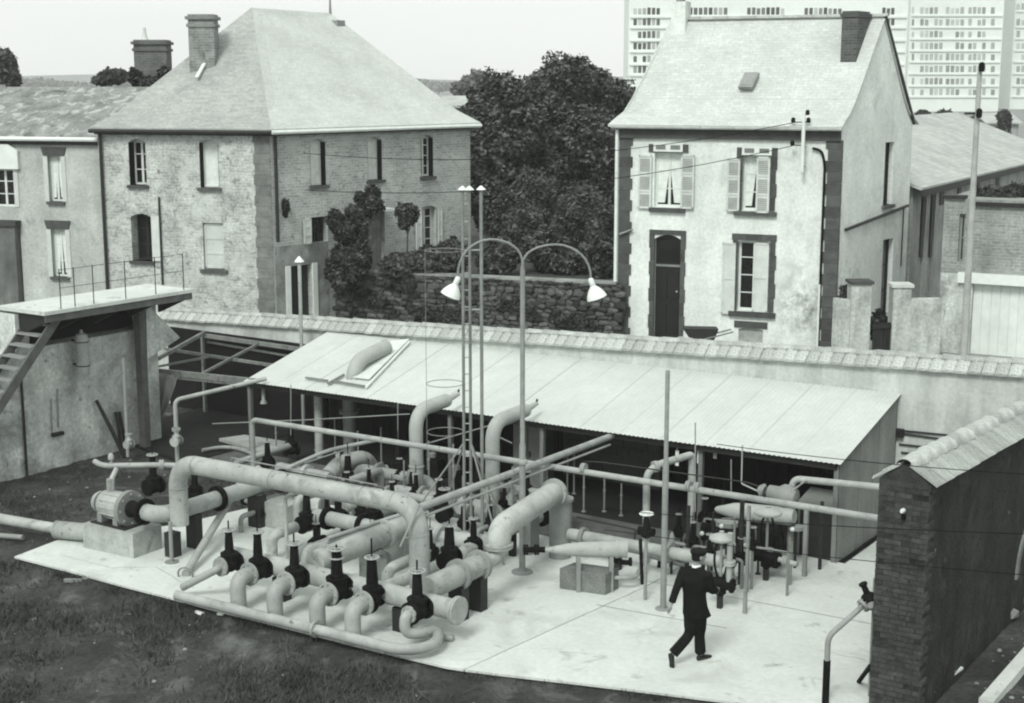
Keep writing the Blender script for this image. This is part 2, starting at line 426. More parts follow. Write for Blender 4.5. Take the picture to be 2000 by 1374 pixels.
# ------------------------------------------------------------------ lean-to shed
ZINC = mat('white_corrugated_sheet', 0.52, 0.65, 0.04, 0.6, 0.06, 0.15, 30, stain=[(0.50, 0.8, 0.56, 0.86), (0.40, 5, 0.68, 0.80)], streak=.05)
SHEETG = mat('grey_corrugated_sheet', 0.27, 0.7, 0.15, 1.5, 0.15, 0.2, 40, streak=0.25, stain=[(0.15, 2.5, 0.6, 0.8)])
SHADE = mat('painted_shade_black', 0.005, 0.9, 0.5, 3, 0.3, 0.4, 30, rnd=0.3)  # near-black paint for the shade in shed, bay and deck recess
SXR, SXL, SYF, SYB = -9.14, -23.45, 23.86, 26.75
def ze(x): return 1.87 + 0.0105 * (x + 9.14)
def zt(x): return 2.585 + 0.009 * (x + 9.14)
shed = thing('lean_to_shed', 'long low lean-to shed with gleaming white corrugated roof against the tiled wall', 'shed', (-16.3, 25.3, 0))
def corr_sheet(w, y0, z0, y1, z1, per=0.10, amp=0.0075):
    m = MB(); n = int(round(w / per)) * 6; nv = 3; pts = []
    sl = unit(V(0, y1 - y0, z1 - z0)); nn = V(0, -sl[2], sl[1])
    for j in range(nv):
        t = j / (nv - 1); c = V(0, y0 + (y1 - y0) * t, z0 + (z1 - z0) * t)
        for i in range(n + 1): pts.append(c + V(w * i / n, 0, 0) + nn * amp * math.sin(2 * math.pi * i / 6))
    f = [(j * (n + 1) + i, j * (n + 1) + i + 1, (j + 1) * (n + 1) + i + 1, (j + 1) * (n + 1) + i) for j in range(nv - 1) for i in range(n)]
    m.add(pts, f, True); return m
NSH = 16; SW = (SXR - SXL) / NSH
for i in range(NSH):
    x0 = SXL + i * SW
    m = corr_sheet(SW + 0.06, SYF - .12 + random.uniform(-.012, .012), ze(x0 + SW / 2) - .02, SYB + .015, zt(x0 + SW / 2))
    m.v = [(p[0] + x0, p[1], p[2] + 0.0108 * (p[0] - SW / 2) + .0015 * (i % 2)) for p in m.v]
    build(m, 'roof_sheet', ZINC, shed)
mb = MB(); mb.beam((SXL, SYF + .03, ze(SXL) - .1), (SXR - .05, SYF + .03, ze(SXR) - .1), .10, .12); build(mb, 'eave_beam', DARK, shed)
for yy in (24.7, 25.7):
    t = (yy - SYF) / (SYB - SYF)
    mb = MB(); mb.beam((SXL, yy, ze(SXL) + t * .73 - .09), (SXR - .05, yy, ze(SXR) + t * .71 - .09), .08, .1); build(mb, 'purlin', DARK, shed)
for px in (490, 880, 1060, 1372):
    x = GY(px, 800, SYF + .1)[0]
    mb = MB(); mb.cbox((x, SYF + .1, (ze(x) - .16 - .02) / 2), .085, .085, ze(x) - .14); build(mb, 'post', STEEL, shed)
mb = MB(); mb.cbox((SXR - .06, SYF + .06, .87), .09, .09, 1.82); build(mb, 'post', STEEL, shed)
# corrugated right end wall, three sheets with raked tops
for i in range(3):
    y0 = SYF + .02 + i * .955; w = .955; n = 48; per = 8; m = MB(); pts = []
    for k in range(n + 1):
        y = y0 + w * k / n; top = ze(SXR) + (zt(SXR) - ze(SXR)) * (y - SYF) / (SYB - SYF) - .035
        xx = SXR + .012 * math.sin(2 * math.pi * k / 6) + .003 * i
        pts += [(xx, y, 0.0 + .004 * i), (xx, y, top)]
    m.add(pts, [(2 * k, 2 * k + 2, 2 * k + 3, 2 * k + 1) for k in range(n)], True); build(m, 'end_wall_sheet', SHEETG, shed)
for i in range(60):                                   # near-black boards added along the back to paint the shed's inner shade
    x = SXL + .05 + i * .238
    if x > SXR - .2: break
    mb = MB(); mb.box(x, x + .226, SYB - .1 - random.uniform(0, .02), SYB - .04, -.02, zt(x) - .06); build(mb, 'back_shade_board', SHADE, shed)
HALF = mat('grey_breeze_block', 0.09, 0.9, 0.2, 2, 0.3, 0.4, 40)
def pxbox(name, label, cat, pxs, y0, y1, z0, z1, material):
    xa = GY(pxs[0], 880, y0)[0]; xb = GY(pxs[1], 880, y0)[0]
    mb = MB(); mb.box(xa, xb, y0, y1, z0, z1); return mb
# breeze block partition inside: blocks set one by one
part = thing('block_partition', 'grey block partition in the gloom under the lean-to roof', 'partition', (GY(1200, 880, 26.3)[0], 26.4, -.02))
xa = GY(1100, 870, 26.35)[0]; xb = GY(1290, 870, 26.35)[0]; nb = 8
for r in range(8):
    for c in range(nb + 1):
        w = (xb - xa) / nb; x0 = max(xa, xa + (c - (r % 2) * .5) * w); x1 = min(xb, xa + (c + 1 - (r % 2) * .5) * w)
        if x1 - x0 < .05: continue
        mb = MB(); mb.box(x0 + .006, x1 - .006, 26.35 + random.uniform(0, .008), 26.55, -.02 + r * .205, .175 + r * .205); build(mb, 'block', HALF, part)
cab = thing('steel_cupboard', 'tall grey steel cupboard in the shed behind the lamp post', 'cupboard', (GY(1042, 940, 24.9)[0], 25.0, -.02))
xa = GY(1003, 900, 24.9)[0]; xb = GY(1062, 900, 24.9)[0]
mb = MB(); mb.box(xa, xb, 24.9, 25.3, -.02, 1.5); build(mb, 'carcass', HALF, cab)
for k in (0, 1):
    mb = MB(); w = (xb - xa) / 2; mb.box(xa + k * w + .012, xa + (k + 1) * w - .012, 24.875, 24.897, .06, 1.44); dd = build(mb, 'door', STEEL, cab)
    mb = MB(); mb.box(xa + w + (-.07 if k == 0 else .04), xa + w + (-.04 if k == 0 else .07), 24.85, 24.873, .7, .82); build(mb, 'handle', DARK, dd)

# hatch boards on the roof, where the duct comes through
def roofpt(px, py, lift=0.0):
    # intersection with the lean-to roof plane
    n = np.cross(V(1, 0, .0105), unit(V(0, SYB - SYF, .71))); p0 = V(-16, SYF, ze(-16) + .03 + lift); d = ray(px, py)
    return _C + d * (np.dot(p0 - _C, n) / np.dot(d, n))
hatch = thing('roof_hatch', 'pale board and batten hatch lying on the white lean-to roof by the bent duct', 'hatch', roofpt(740, 715))
BOARD = mat('pale_board', 0.62, 0.7, 0.1, 3, 0.1, 0.2, 30)
mb = MB(); a, b, c, d = roofpt(765, 668, .02), roofpt(800, 664, .02), roofpt(722, 742, .02), roofpt(684, 738, .02)
mb.prism([a, b, c, d], (0, 0, .03)); build(mb, 'cover_board', BOARD, hatch)
for p, q in (((597, 738), (640, 744)), ((648, 744), (712, 755)), ((640, 750), (672, 732)), ((800, 668), (715, 757))):
    mb = MB(); mb.beam(roofpt(*p, .045), roofpt(*q, .045), .05, .04); build(mb, 'batten', STEEL if p[0] < 700 else BOARD, hatch)

# ------------------------------------------------------------------ roofless bay left of the shed
RUST = mat('rusted_girder', 0.19, 0.8, 0.3, 4, 0.3, 0.3, 40, stain=[(0.09, 5, 0.55, 0.7)])
bay = thing('roofless_frame', 'bare rusty roof frame without sheeting left of the white roof', 'frame', (-25.6, 25.2, 0))
def bm_(name, p0, p1, w=.07, h=.09, m=RUST): mb = MB(); mb.beam(p0, p1, w, h); return build(mb, name, m, bay)
zf0, zf1 = GY(270, 722, 23.9), GY(500, 746, 23.9)
bm_('front_girder', zf0, zf1, .09, .14); bm_('front_girder', zf0 + V(.3, 0, -.1), zf1 + V(0, 0, -.1), .05, .05)
b0, b1 = GY(395, 655, 26.4), GY(610, 686, 26.4); bm_('back_girder', b0, b1, .08, .1)
b2, b3 = GY(405, 668, 26.55), GY(600, 702, 26.55); bm_('wall_plate', b2, b3, .05, .05)
m0, m1 = GY(322, 682, 25.2), GY(545, 716, 25.2); bm_('purlin', m0, m1, .06, .07)
bm_('rafter', GY(400, 650, 26.4), GY(278, 718, 23.9)); bm_('rafter', GY(505, 672, 26.4), GY(395, 733, 23.9) + V(0, 0, .03), .05, .06)
bm_('brace', GY(290, 720, 23.95), GY(410, 697, 25.2), .05, .05)
bm_('post', V(zf1[0] - .25, 23.95, 0), V(zf1[0] - .25, 23.95, zf1[2] - .05), .08, .08, STEEL)
bm_('post', V(zf0[0] + .45, 23.95, -.08), V(zf0[0] + .45, 23.95, zf0[2] - .05), .07, .07, STEEL)
bm_('back_post', V(b0[0], 26.4, -.05), V(b0[0], 26.4, b0[2] - .04), .07, .07)
mb = MB(); mb.box(-29.0, -23.5, 26.6, 26.72, -.1, 2.05); screen = build(mb, 'shade_screen', SHADE)  # added black screen; the bay's shade is put into its colour
tag(screen, 'black shade screen added at the back of the roofless bay', 'screen')
mb = MB(); mb.prism([(-27.9, 23.3, -.2), (-25.4, 22.7, -.2), (-23.95, 22.45, -.2), (-23.95, 26.7, -.2), (-27.9, 26.7, -.2)], (0, 0, .18)); cf = struct(mb, 'bay_shade_floor', mat('bay_shade_ground', 0.012, 0.95, 0.5, 4, 0.5, 0.9, 50, stain=[(0.04, 6, .62, .75)]))  # floor painted near black for the shade in the bay
# tattered sheet hanging at the left of the bay
mb = MB(); pts = []; nX, nZ = 26, 12
xa, xb = GY(283, 800, 23.85)[0], GY(352, 800, 23.85)[0]
for j in range(nZ + 1):
    t = j / nZ; right = xb + (xa - xb) * (0.05 + .85 * (1 - t) ** 1.6) if t < 1 else xb
    for i in range(nX + 1):
        s = i / nX; x = xa + (right - xa) * s; pts.append((x, 23.82 + .045 * math.sin(s * 21 + t) + .02 * math.sin(9 * t + s * 5), .05 + 1.52 * t))
mb.add(pts, [(j * (nX + 1) + i, j * (nX + 1) + i + 1, (j + 1) * (nX + 1) + i + 1, (j + 1) * (nX + 1) + i) for j in range(nZ) for i in range(nX)], True)
o = build(mb, 'hanging_tarpaulin', mat('grey_tarpaulin', 0.30, 0.8, 0.3, 2, 0.2, 0.3, 20, streak=0.4))
tag(o, 'grey tattered tarpaulin hanging at the left of the roofless bay', 'tarpaulin')
sm_ = o.modifiers.new('thickness', 'SOLIDIFY'); sm_.thickness = 0.01

# ------------------------------------------------------------------ loading platform at the left
DIRTY = mat('dirty_whitewash', 0.60, 0.92, 0.3, 0.9, 0.35, 0.4, 25, streak=0.35, stain=[(0.20, 0.8, 0.52, 0.70), (0.08, 2.2, 0.60, 0.74)])
plat = thing('loading_platform', 'dirty whitewashed wall carrying a thin overhanging deck with railings', 'platform', (-26.6, 21, -.1))
mb = MB(); mb.box(-26.8, -26.25, 17.2, 23.75, -.3, 2.72); build(mb, 'wall', DIRTY, plat)
mb = MB(); mb.box(-26.8, -26.25, 19.75, 20.1, 2.722, 3.52); build(mb, 'upper_wall', DIRTY, plat); mb = MB(); mb.box(-26.8, -26.25, 23.45, 23.75, 2.722, 3.52); build(mb, 'upper_wall', DIRTY, plat)
mb = MB(); mb.box(-26.8, -26.74, 20.1, 23.45, 2.722, 3.52); build(mb, 'shade_recess_back', SHADE, plat)  # added recess; the deck's shade is put into its near-black back
mb = MB(); mb.prism([(-26.85, 19.75, 3.58), (-25.25, 19.75, 3.58), (-25.25, 24.05, 3.58), (-26.85, 24.05, 3.58)], (0, 0, .08)); build(mb, 'deck', CONC, plat)  # overhang deepened to shade the wall below
for i, y in enumerate((19.9, 20.9, 21.9, 22.9, 23.85)):
    mb = MB(); mb.prism([(-26.24, y - .05, 3.555), (-25.3, y - .05, 3.555), (-25.3, y - .05, 3.44), (-26.24, y - .05, 3.05)], (0, .1, 0)); build(mb, 'bracket', DARK, plat)
mb = MB(); mb.box(-25.33, -25.27, 19.8, 24.0, 3.42, 3.574); build(mb, 'fascia', WOODD, plat)
zd = 3.66
posts = []
for px in (115, 143, 180, 243, 302, 357):
    y = GX(px, 560, -25.35)[1]; posts.append(y)
    mb = MB(); mb.tube((-25.32, y, zd - .02), (-25.32, y, zd + .86), .012, n=6); build(mb, 'rail_post', DARK, plat)
for h in (.84, .45):
    mb = MB(); mb.tube((-25.32, posts[0], zd + h), (-25.32, posts[-1], zd + h), .006, n=5); build(mb, 'rail', DARK, plat)
# concrete fin and posts under the right end
mb = MB(); a, b, c = GX(285, 592, -25.9), GX(352, 660, -25.9), GX(288, 702, -25.9); mb.prism([a, b, c], (-.28, 0, 0)); build(mb, 'buttress_fin', DIRTY, plat)
mb = MB(); y = GX(276, 700, -25.95)[1]; mb.box(-26.05, -25.85, y - .09, y + .09, -.1, 3.55); build(mb, 'corner_post', WOODD, plat)
mb = MB(); y = GX(45, 800, -26.2)[1]; mb.tube((-26.2, y, -.1), (-26.2, y, 2.2), .03, n=8); build(mb, 'wall_pipe', DARK, plat)
for px, y0, y1 in ((100, 780, 850), (112, 760, 835)):
    p, q = GX(px, y0, -26.22), GX(px + 2, y1, -26.22); mb = MB(); mb.tube(p, q, .018, n=6); build(mb, 'wall_pipe', STEEL, plat)
p = GX(113, 848, -26.18); mb = MB(); mb.cbox(p, .1, .28, .08); build(mb, 'drain_block', DARK, plat)
# stairs down towards the front
st = thing('steel_stairs', 'steep open stairs with dark stringers descending left from the deck', 'stairs', (-25.9, 18.5, 0))
y1, z1 = 20.35, 3.66; y0, z0 = 16.75, -.16
for x in (-26.22, -25.42):
    mb = MB(); mb.beam((x, y1, z1 - .06), (x, y0, z0), .05, .2); build(mb, 'stringer', WOODD, st)
ns = 18
for i in range(ns):
    t = (i + .6) / ns; mb = MB(); yy = y1 + (y0 - y1) * t; zz = z1 + (z0 - z1) * t
    mb.box(-26.19, -25.45, yy - .12, yy + .10, zz, zz + .035); build(mb, 'tread', PIPE2, st)
# grey cylinder hung under the deck
p = GX(163, 650, -25.95); q = GX(163, 735, -25.95)
cyl = thing('hanging_cylinder', 'grey upright gas cylinder hanging on the whitewashed wall under the deck', 'cylinder', q)
mb = MB(); h = p[2] - q[2]; mb.lathe([(.02, 0), (.13, .03), (.145, .1), (.145, h - .1), (.12, h - .03), (.04, h), (.03, h + .07)], q, n=18); build(mb, 'shell', mat('cylinder_grey', 0.36, .6, .15, 3, .2, .2, 40, stain=[(.2, 4, .55, .7)]), cyl)
for t in (.25, .8):
    mb = MB(); mb.torus(q + V(0, 0, h * t), (0, 0, 1), .152, .012, 18, 5); mb.box(q[0] - .32, q[0] - .14, q[1] - .02, q[1] + .02, q[2] + h * t - .02, q[2] + h * t + .02); build(mb, 'bracket', DARK, cyl)
# poles leaning on the wall
for k, (a, b, w, lb) in enumerate((((188, 782), (243, 893), .05, 'long dark pole leaning on the whitewashed wall, leftmost of three'), ((226, 805), (238, 885), .045, 'short dark pole leaning on the wall, middle of three'), ((233, 805), (246, 880), .045, 'short dark pole leaning on the wall, nearest the white riser pipe'))):
    pb = G(b[0], b[1], -.06); pa = GX(a[0], a[1], -26.18)
    mb = MB(); mb.path([pb, (pa + pb) / 2 + V(0, .01, .01), pa], [w, w * .8], 0, 8); tag(build(mb, 'leaning_pole', DARK), lb, 'pole', 'poles leaning on the whitewashed wall')

# ------------------------------------------------------------------ brick pier and wall at the right
BRICK = mat('dark_pier_brick', 0.05, 0.95, 0.4, 7, 0.55, 0.8, 40, rnd=0.25, stain=[(.10, 5, .58, .72)])
RENDER_D = mat('blackened_render', 0.028, 0.95, 0.5, 1.6, 0.6, 0.7, 18, streak=0.35, stain=[(0.06, 1.9, 0.56, 0.70), (0.26, 3.0, 0.66, 0.72), (.006, 2.4, .58, .7)], dist=0.05)
pw = thing('brick_pier_wall', 'dark brick pier and wall under a pale tiled coping at the right', 'wall', (-6.12, 22.5, 0))
PX0, PX1, PY0, PY1 = -6.475, -5.77, 18.36, 26.74
ptop = 3.2
def pz(y): return 3.22 - 0.045 * (y - 18.4)
mb = MB()
mb.add([(PX0 + .03, PY0 - .007, -.3), (PX1 - .02, PY0 - .007, -.3), (PX1 - .02, PY1, -.3), (PX0 + .03, PY1, -.3), (PX0 + .03, PY0 - .007, pz(PY0)), (PX1 - .02, PY0 - .007, pz(PY0)), (PX1 - .02, PY1, pz(PY1)), (PX0 + .03, PY1, pz(PY1))],
       [(3, 2, 1, 0), (4, 5, 6, 7), (0, 1, 5, 4), (1, 2, 6, 5), (2, 3, 7, 6), (3, 0, 4, 7)])
build(mb, 'wall_core', RENDER_D, pw)
hb = 0.0735; row = 0; zz = -.22
while zz < pz(PY0) - .03:
    xs = [PX0, PX0 + .235, PX0 + .47, PX1] if row % 2 == 0 else [PX0, PX0 + .115, PX0 + .35, PX0 + .585, PX1]
    for a, b in zip(xs[:-1], xs[1:]):
        j = random.uniform(-.006, .006); dp = .22 if b == PX1 and row % 2 else .11
        mb = MB(); mb.box(a + .005, b - .005 + (random.uniform(-.02, .015) if b == PX1 else 0), PY0 - .012 + j, PY0 + dp, zz + .004, zz + hb - .006); build(mb, 'brick', BRICK, pw)
    zz += hb; row += 1
# gable of the coping at the pier end, tiles up the coping
pcx = (PX0 + PX1) / 2
mb = MB(); mb.prism([(PX0 - .01, PY0, pz(PY0) + .002), (PX1 + .01, PY0, pz(PY0) + .002), (pcx + .1, PY0, pz(PY0) + .24), (pcx - .1, PY0, pz(PY0) + .24)], (0, PY1 - PY0, pz(PY1) - pz(PY0))); build(mb, 'coping_bed', BRICK, pw)
mt = MB(); sl = math.atan2(.22, .36); ln = .44
tl = mt.obox((0, -.19, 0), (ln * math.cos(sl), 0, -ln * math.sin(sl)), (0, .38, 0), (.02 * math.sin(sl), 0, .02 * math.cos(sl)))
for k in range(5): mt.obox((ln * math.cos(sl) * .02, -.18 + .085 * k, .018), (ln * .98 * math.cos(sl), 0, -ln * .98 * math.sin(sl)), (0, .02, 0), (0, 0, .022))
me_r = mt.data('coping_tile')
ml = MB(); ml.v = [(-p[0], p[1], p[2]) for p in mt.v]; ml.f = [tuple(reversed(q)) for q in mt.f]; ml.sm = mt.sm; me_l = ml.data('coping_tile')
rt2 = ridge_mesh(0.48, .16, .115); rt2.v = [(p[1], -p[0], p[2]) for p in rt2.v]; me_rr = rt2.data('ridge_tile')
PTILE = mat('lichened_cap_tile', 0.38, 0.85, 0.25, 4, 0.3, 0.4, 35, stain=[(0.2, 7, 0.56, 0.7)], rnd=0.18)
y = PY0 + .16
while y < PY1 - .1:
    for me in (me_r, me_l):
        o = link(me, 'coping_tile', PTILE, pw, V(pcx + (.06 if me is me_r else -.06), y, pz(y) + .235 + random.uniform(-.004, .006)) - OFF[pw.name]); o.rotation_euler = (-.045, random.uniform(-.02, .02), random.uniform(-.02, .02))
    y += .385
y = PY0 + .2
while y < PY1 - .1:
    o = link(me_rr, 'ridge_tile', PTILE, pw, V(pcx, y, pz(y) + .225) - OFF[pw.name]); o.rotation_euler = (-.045 + random.uniform(-.02, .02), 0, random.uniform(-.03, .03)); y += .42
# blocked arch ring, holes
ca = GX(2012, 1105, PX1); mb = MB(); rs = []
for k in range(15):
    t = math.pi * k / 14; d = V(0, math.cos(t), math.sin(t)); c0 = ca + V(-.03, 0, 0)
    rs.append([c0 + d * .72, c0 + d * .85, c0 + d * .85 + V(.045, 0, 0), c0 + d * .72 + V(.045, 0, 0)])
mb.rings(rs, 4, False); build(mb, 'blocked_arch', mat('sooty_stone', 0.20, .95, .3, 3, .3, .5, 30), pw)
for i, (ya, yb) in enumerate(((840, 852), (846, 862), (868, 880), (884, 897))):
    p_, q_ = GY(1748 + 4 * i, ya, WY0 - .03), GY(1870, yb, WY0 - .03); mb = MB(); mb.tube(p_, q_, .018, n=6); build(mb, 'wall_conduit', DARK, bw_root)
p_ = GY(1757, 846, WY0 - .06); mb = MB(); mb.cbox(p_, .16, .1, .16); build(mb, 'junction_box', DARK, bw_root)
p = GY(1765, 997, PY0 - .02); mb = MB(); mb.lathe([(.03, 0), (.035, .05), (.02, .09)], p, (0, -1, 0), 10); build(mb, 'insulator', WHITE, pw)
p = GY(1766, 1007, PY0 - .02); mb = MB(); mb.cbox(p + V(0, -.02, -.02), .05, .05, .05); build(mb, 'hook', VALVE, pw)
# ------------------------------------------------------------------ valves
def bolts(mb, c, axis, R, n=8, r=.014, h=.02):
    u, v, a = frame(axis); c = np.array(c, float)
    for k in range(n):
        t = 2 * math.pi * k / n; p = c + (u * math.cos(t) + v * math.sin(t)) * R; mb.tube(p - a * h, p + a * h, r, n=5)
def flange_mb(c, axis, R, th=.035, pair=False):
    mb = MB(); u, v, a = frame(axis); c = np.array(c, float)
    if pair:
        mb.lathe([(R, 0), (R, th * .9)], c - a * th * 1.0, a, 20); mb.lathe([(R, 0), (R, th * .9)], c + a * th * .15, a, 20)
    else: mb.lathe([(R, 0), (R, th)], c - a * th / 2, a, 20)
    bolts(mb, c, axis, R * .82, 8, R * .07, th * .85 + (.012 if not pair else .02)); return mb
def wheel_mb(c, R, r=.013):
    mb = MB(); mb.torus(c, (0, 0, 1), R, r, 20, 6); mb.lathe([(.03, -.015), (.03, .015)], c, n=8)
    for k in range(4):
        t = math.pi * k / 2 + .3; mb.tube(np.array(c), np.array(c) + V(math.cos(t) * R, math.sin(t) * R, 0), .009, n=5)
    return mb
def make_valve(name, s=1.0, stem=.16, wheelR=.125, wm=None, bm=None, tall=1.0, double=False):
    """gate valve, flow along local Y, origin on the flow axis"""
    root = thing(name, 'x', 'valve', (0, 0, 0)); bm = bm or VALVE
    mb = MB(); mb.lathe([(.10, -.15), (.12, -.1), (.15, -.03), (.15, .03), (.12, .1), (.10, .15)], (0, 0, 0), (0, 1, 0), 16)
    mb.lathe([(.13, .0), (.135, .1), (.12, .14)], (0, 0, 0), (0, 0, 1), 14); build(mb, 'body', bm, root)
    for sgn in (-1, 1): build(flange_mb((0, sgn * .165, 0), (0, 1, 0), .175, .04), 'flange', bm, root)
    mb = MB(); t = tall
    mb.lathe([(.15, .13), (.15, .165), (.16, .166), (.16, .20), (.10, .205), (.095, .24), (.075, .26), (.08, .30 * t), (.07, .46 * t), (.058, .55 * t), (.07, .56 * t), (.07, .585 * t)], (0, 0, 0), (0, 0, 1), 14)
    bolts(mb, (0, 0, .166), (0, 0, 1), .135, 8, .012, .045); bo = build(mb, 'bonnet', bm, root)
    for sgn in (-1, 1):
        mb = MB(); mb.beam((sgn * .085, 0, .2), (sgn * .06, 0, .56 * t), .025, .035); build(mb, 'yoke_rib', bm, bo)
    build(wheel_mb((0, 0, .615 * t), wheelR), 'handwheel', wm or WHEEL, root)
    if double: build(wheel_mb((0, 0, .615 * t - .13), wheelR * .8), 'handwheel', wm or WHEEL, root)
    mb = MB(); mb.tube((0, 0, .56 * t), (0, 0, .62 * t + stem), .014, n=6); build(mb, 'stem', bm, root)
    if s != 1.0: root.scale = (s, s, s)
    return root
gate = make_valve('gate_valve')
gate_done = [False]
def put_valve(p, label, rz=0.0, scale=1.0, group=None, proto=None, flag=gate_done):
    proto = proto or gate
    if not flag[0]:
        flag[0] = True; o = proto; o.location = [float(k) for k in p]; o.rotation_euler = (0, 0, rz); o['label'] = label; o.scale = (scale,) * 3
    else: o = copy_tree(proto, p, rz, label, scale=scale)
    if group: o['group'] = group
    elif 'group' in o: del o['group']
    return o
FR_Y = 16.66; FR_Z = .55
FX = [G(438, 1105, .55)[0], G(510, 1113, .55)[0], G(583, 1130, .55)[0], G(660, 1153, .55)[0], G(738, 1166, .55)[0], G(821, 1190, .55)[0]]
words = ['first from the left', 'second from the left', 'third from the left', 'fourth from the left', 'fifth from the left', 'last at the right']
small = make_valve('gate_valve', wheelR=.11, stem=.3, tall=1.1); sf = [False]
dbl = make_valve('gate_valve', double=True, stem=.05); dflag = [False]
for i, x in enumerate(FX):
    lab = 'black gate valve with handwheel in the front row, ' + words[i]
    if i in (1, 4): put_valve(V(x, FR_Y, FR_Z), lab, random.uniform(-.5, .5), [0, .98, 0, 0, 1.0][i], 'front row of gate valves', small, sf)
    elif i == 3: put_valve(V(x, FR_Y, FR_Z), lab, 0.05, 1.12, 'front row of gate valves', dbl, dflag)
    else: put_valve(V(x, FR_Y, FR_Z), lab, random.uniform(-.06, .06), [.95, .98, 1.0, 1.0, 1.0, 1.02][i], 'front row of gate valves')

# ------------------------------------------------------------------ pipe runs
def pipe(name, label, pts, r, bend=0.25, flanges=(), posts=(), material=None, cat='pipe', n=14, group=None, fm=None, fR=1.55, pair=True, pm=None):
    mb = MB(); mb.path(pts, r, bend, n); o = build(mb, name, material or PIPE); tag(o, label, cat, group)
    rr = r if not isinstance(r, (list, tuple)) else max(r)
    for c, ax in flanges: build(flange_mb(c, ax, rr * fR, .035, pair), 'flange', fm or (material or PIPE), o)
    for x, y, z, w in posts:
        mb = MB(); mb.box(x - w / 2, x + w / 2, y - w * .35, y + w * .35, 0.0, z); build(mb, 'support_post', pm or DARK, o)
    return o
HX0, HX1 = FX[0] - .25, G(880, 1200, .55)[0]
HY = 16.99
pipe('manifold_header', 'thick grey manifold pipe lying behind the front row of valves, ending in a blind flange', [(HX0, HY, FR_Z), (HX1, HY, FR_Z)], .165, 0,
     [((HX1, HY, FR_Z), (1, 0, 0))], [((FX[4] + FX[5]) / 2 - .12, HY, .385, .26), ((FX[1] + FX[2]) / 2 - .2, HY, .385, .26)], fR=1.35)
for i, x in enumerate(FX[1:5]):
    pipe('elbow_pipe', 'fat grey elbow bending into the slab below the %s valve of the front row' % ['second', 'third', 'fourth', 'fifth'][i],
         [(x, FR_Y - .17, FR_Z), (x, 16.17, FR_Z), (x, 16.19, 0.0)], .13, .30, [((x, FR_Y - .215, FR_Z), (0, 1, 0))], pair=False, group='elbows below the front valves', fR=1.5)
x = FX[0]
pipe('stub_pipe', 'slender grey pipe slanting down to the left from the leftmost front valve', [(x, FR_Y - .17, FR_Z), (x, FR_Y - .3, FR_Z - .02), G(356, 1148, .16)], .065, .05, [((x, FR_Y - .215, FR_Z), (0, 1, 0))], fR=2.5, pair=False)
# front rail pipe with its U-bend back to the last valve
x6 = FX[5]
pipe('front_rail_pipe', 'long grey pipe along the front edge of the slab ending in a U-bend', [G(345, 1163, .17), G(788, 1272, .17), G(852, 1262, .18), G(858, 1228, .22), (x6 + .12, 16.5, .25), (x6, 16.34, .30), (x6, FR_Y - .30, FR_Z), (x6, FR_Y - .17, FR_Z)], .085,
     [.5, .3, .3, .2, .15, .15], [((x6, FR_Y - .215, FR_Z), (0, 1, 0)), (G(617, 1229, .17), unit(G(788, 1272, .17) - G(345, 1163, .17)))], fR=1.6, pair=False)
p = G(870, 1250, .0); mb = MB(); mb.tube(p + V(-.2, -.1, .05), p + V(.14, .02, .05), .055, n=10); tag(build(mb, 'pipe_offcut', PIPE), 'short grey pipe stub lying on the slab beside the U-bend', 'pipe')

# the big arch
AX0, AX1, AY, AZ = -19.05, -13.70, 17.62, 1.80
arch = pipe('arch_pipe', 'large pale pipe arching high over the manifold from left to right', [(AX0, AY - .05, .62), (AX0, AY - .05, AZ - .02), (AX1, AY + .05, AZ + .02), (AX1, AY + .05, .02)], .165, .42, [], n=18)
mb = MB(); mb.tube((AX0 + .05, AY - .32, 0), (AX0 + .05, AY - .32, .75), .035, n=8); mb.lathe([(.13, 0), (.13, .015)], (AX0 + .05, AY - .32, 0.001), n=12); build(mb, 'prop', PIPE2, arch)
mb = MB(); mb.box(AX0 - .3, AX0 - .08, AY - .16, AY + .04, 0, .45); build(mb, 'support_post', DARK, arch)
mb = MB(); mb.path([(AX0 + 2.6, AY - .03, AZ + .175), (AX0 + 2.6, AY - .03, AZ + .2), (AX1 - .7, AY + .03, AZ + .21), (AX1 - .7, AY + .03, AZ + .18)], .012, 0, 6); build(mb, 'tracer_tube', DARK, arch)
mb = MB(); mb.path([(AX0 + 1.2, AY + .1, AZ + .14), (AX0 + 1.2, AY + .1, AZ + .2), (AX1 - .9, AY + .12, AZ + .21), (AX1 - .9, AY + .12, AZ + .15)], .012, 0, 6); build(mb, 'tracer_tube', PIPE2, arch)
pipe('diagonal_pipe', 'straight grey pipe running from the arch corner back to the white shed roof', [(AX1 - .02, AY + .1, AZ - .02), (AX1 - .05, 23.9, 1.71)], .065, 0)
mb = MB(); mb.tube((AX1 + .1, AY + .1, AZ - .13), (AX1 + .05, 23.6, 1.6), .022, n=6); tag(build(mb, 'conduit', PIPE2), 'thin conduit clipped under the straight pipe from the arch corner', 'conduit')
mb = MB(); mb.path([(AX1 + .12, AY - .1, AZ + .1), (AX1 - .02, AY - .2, AZ - .3), (AX1 - .2, AY - .18, AZ - .62)], .02, .1, 6); tag(build(mb, 'strap_bar', PIPE), 'thin pale bar strapped across the right bend of the arch', 'bar')

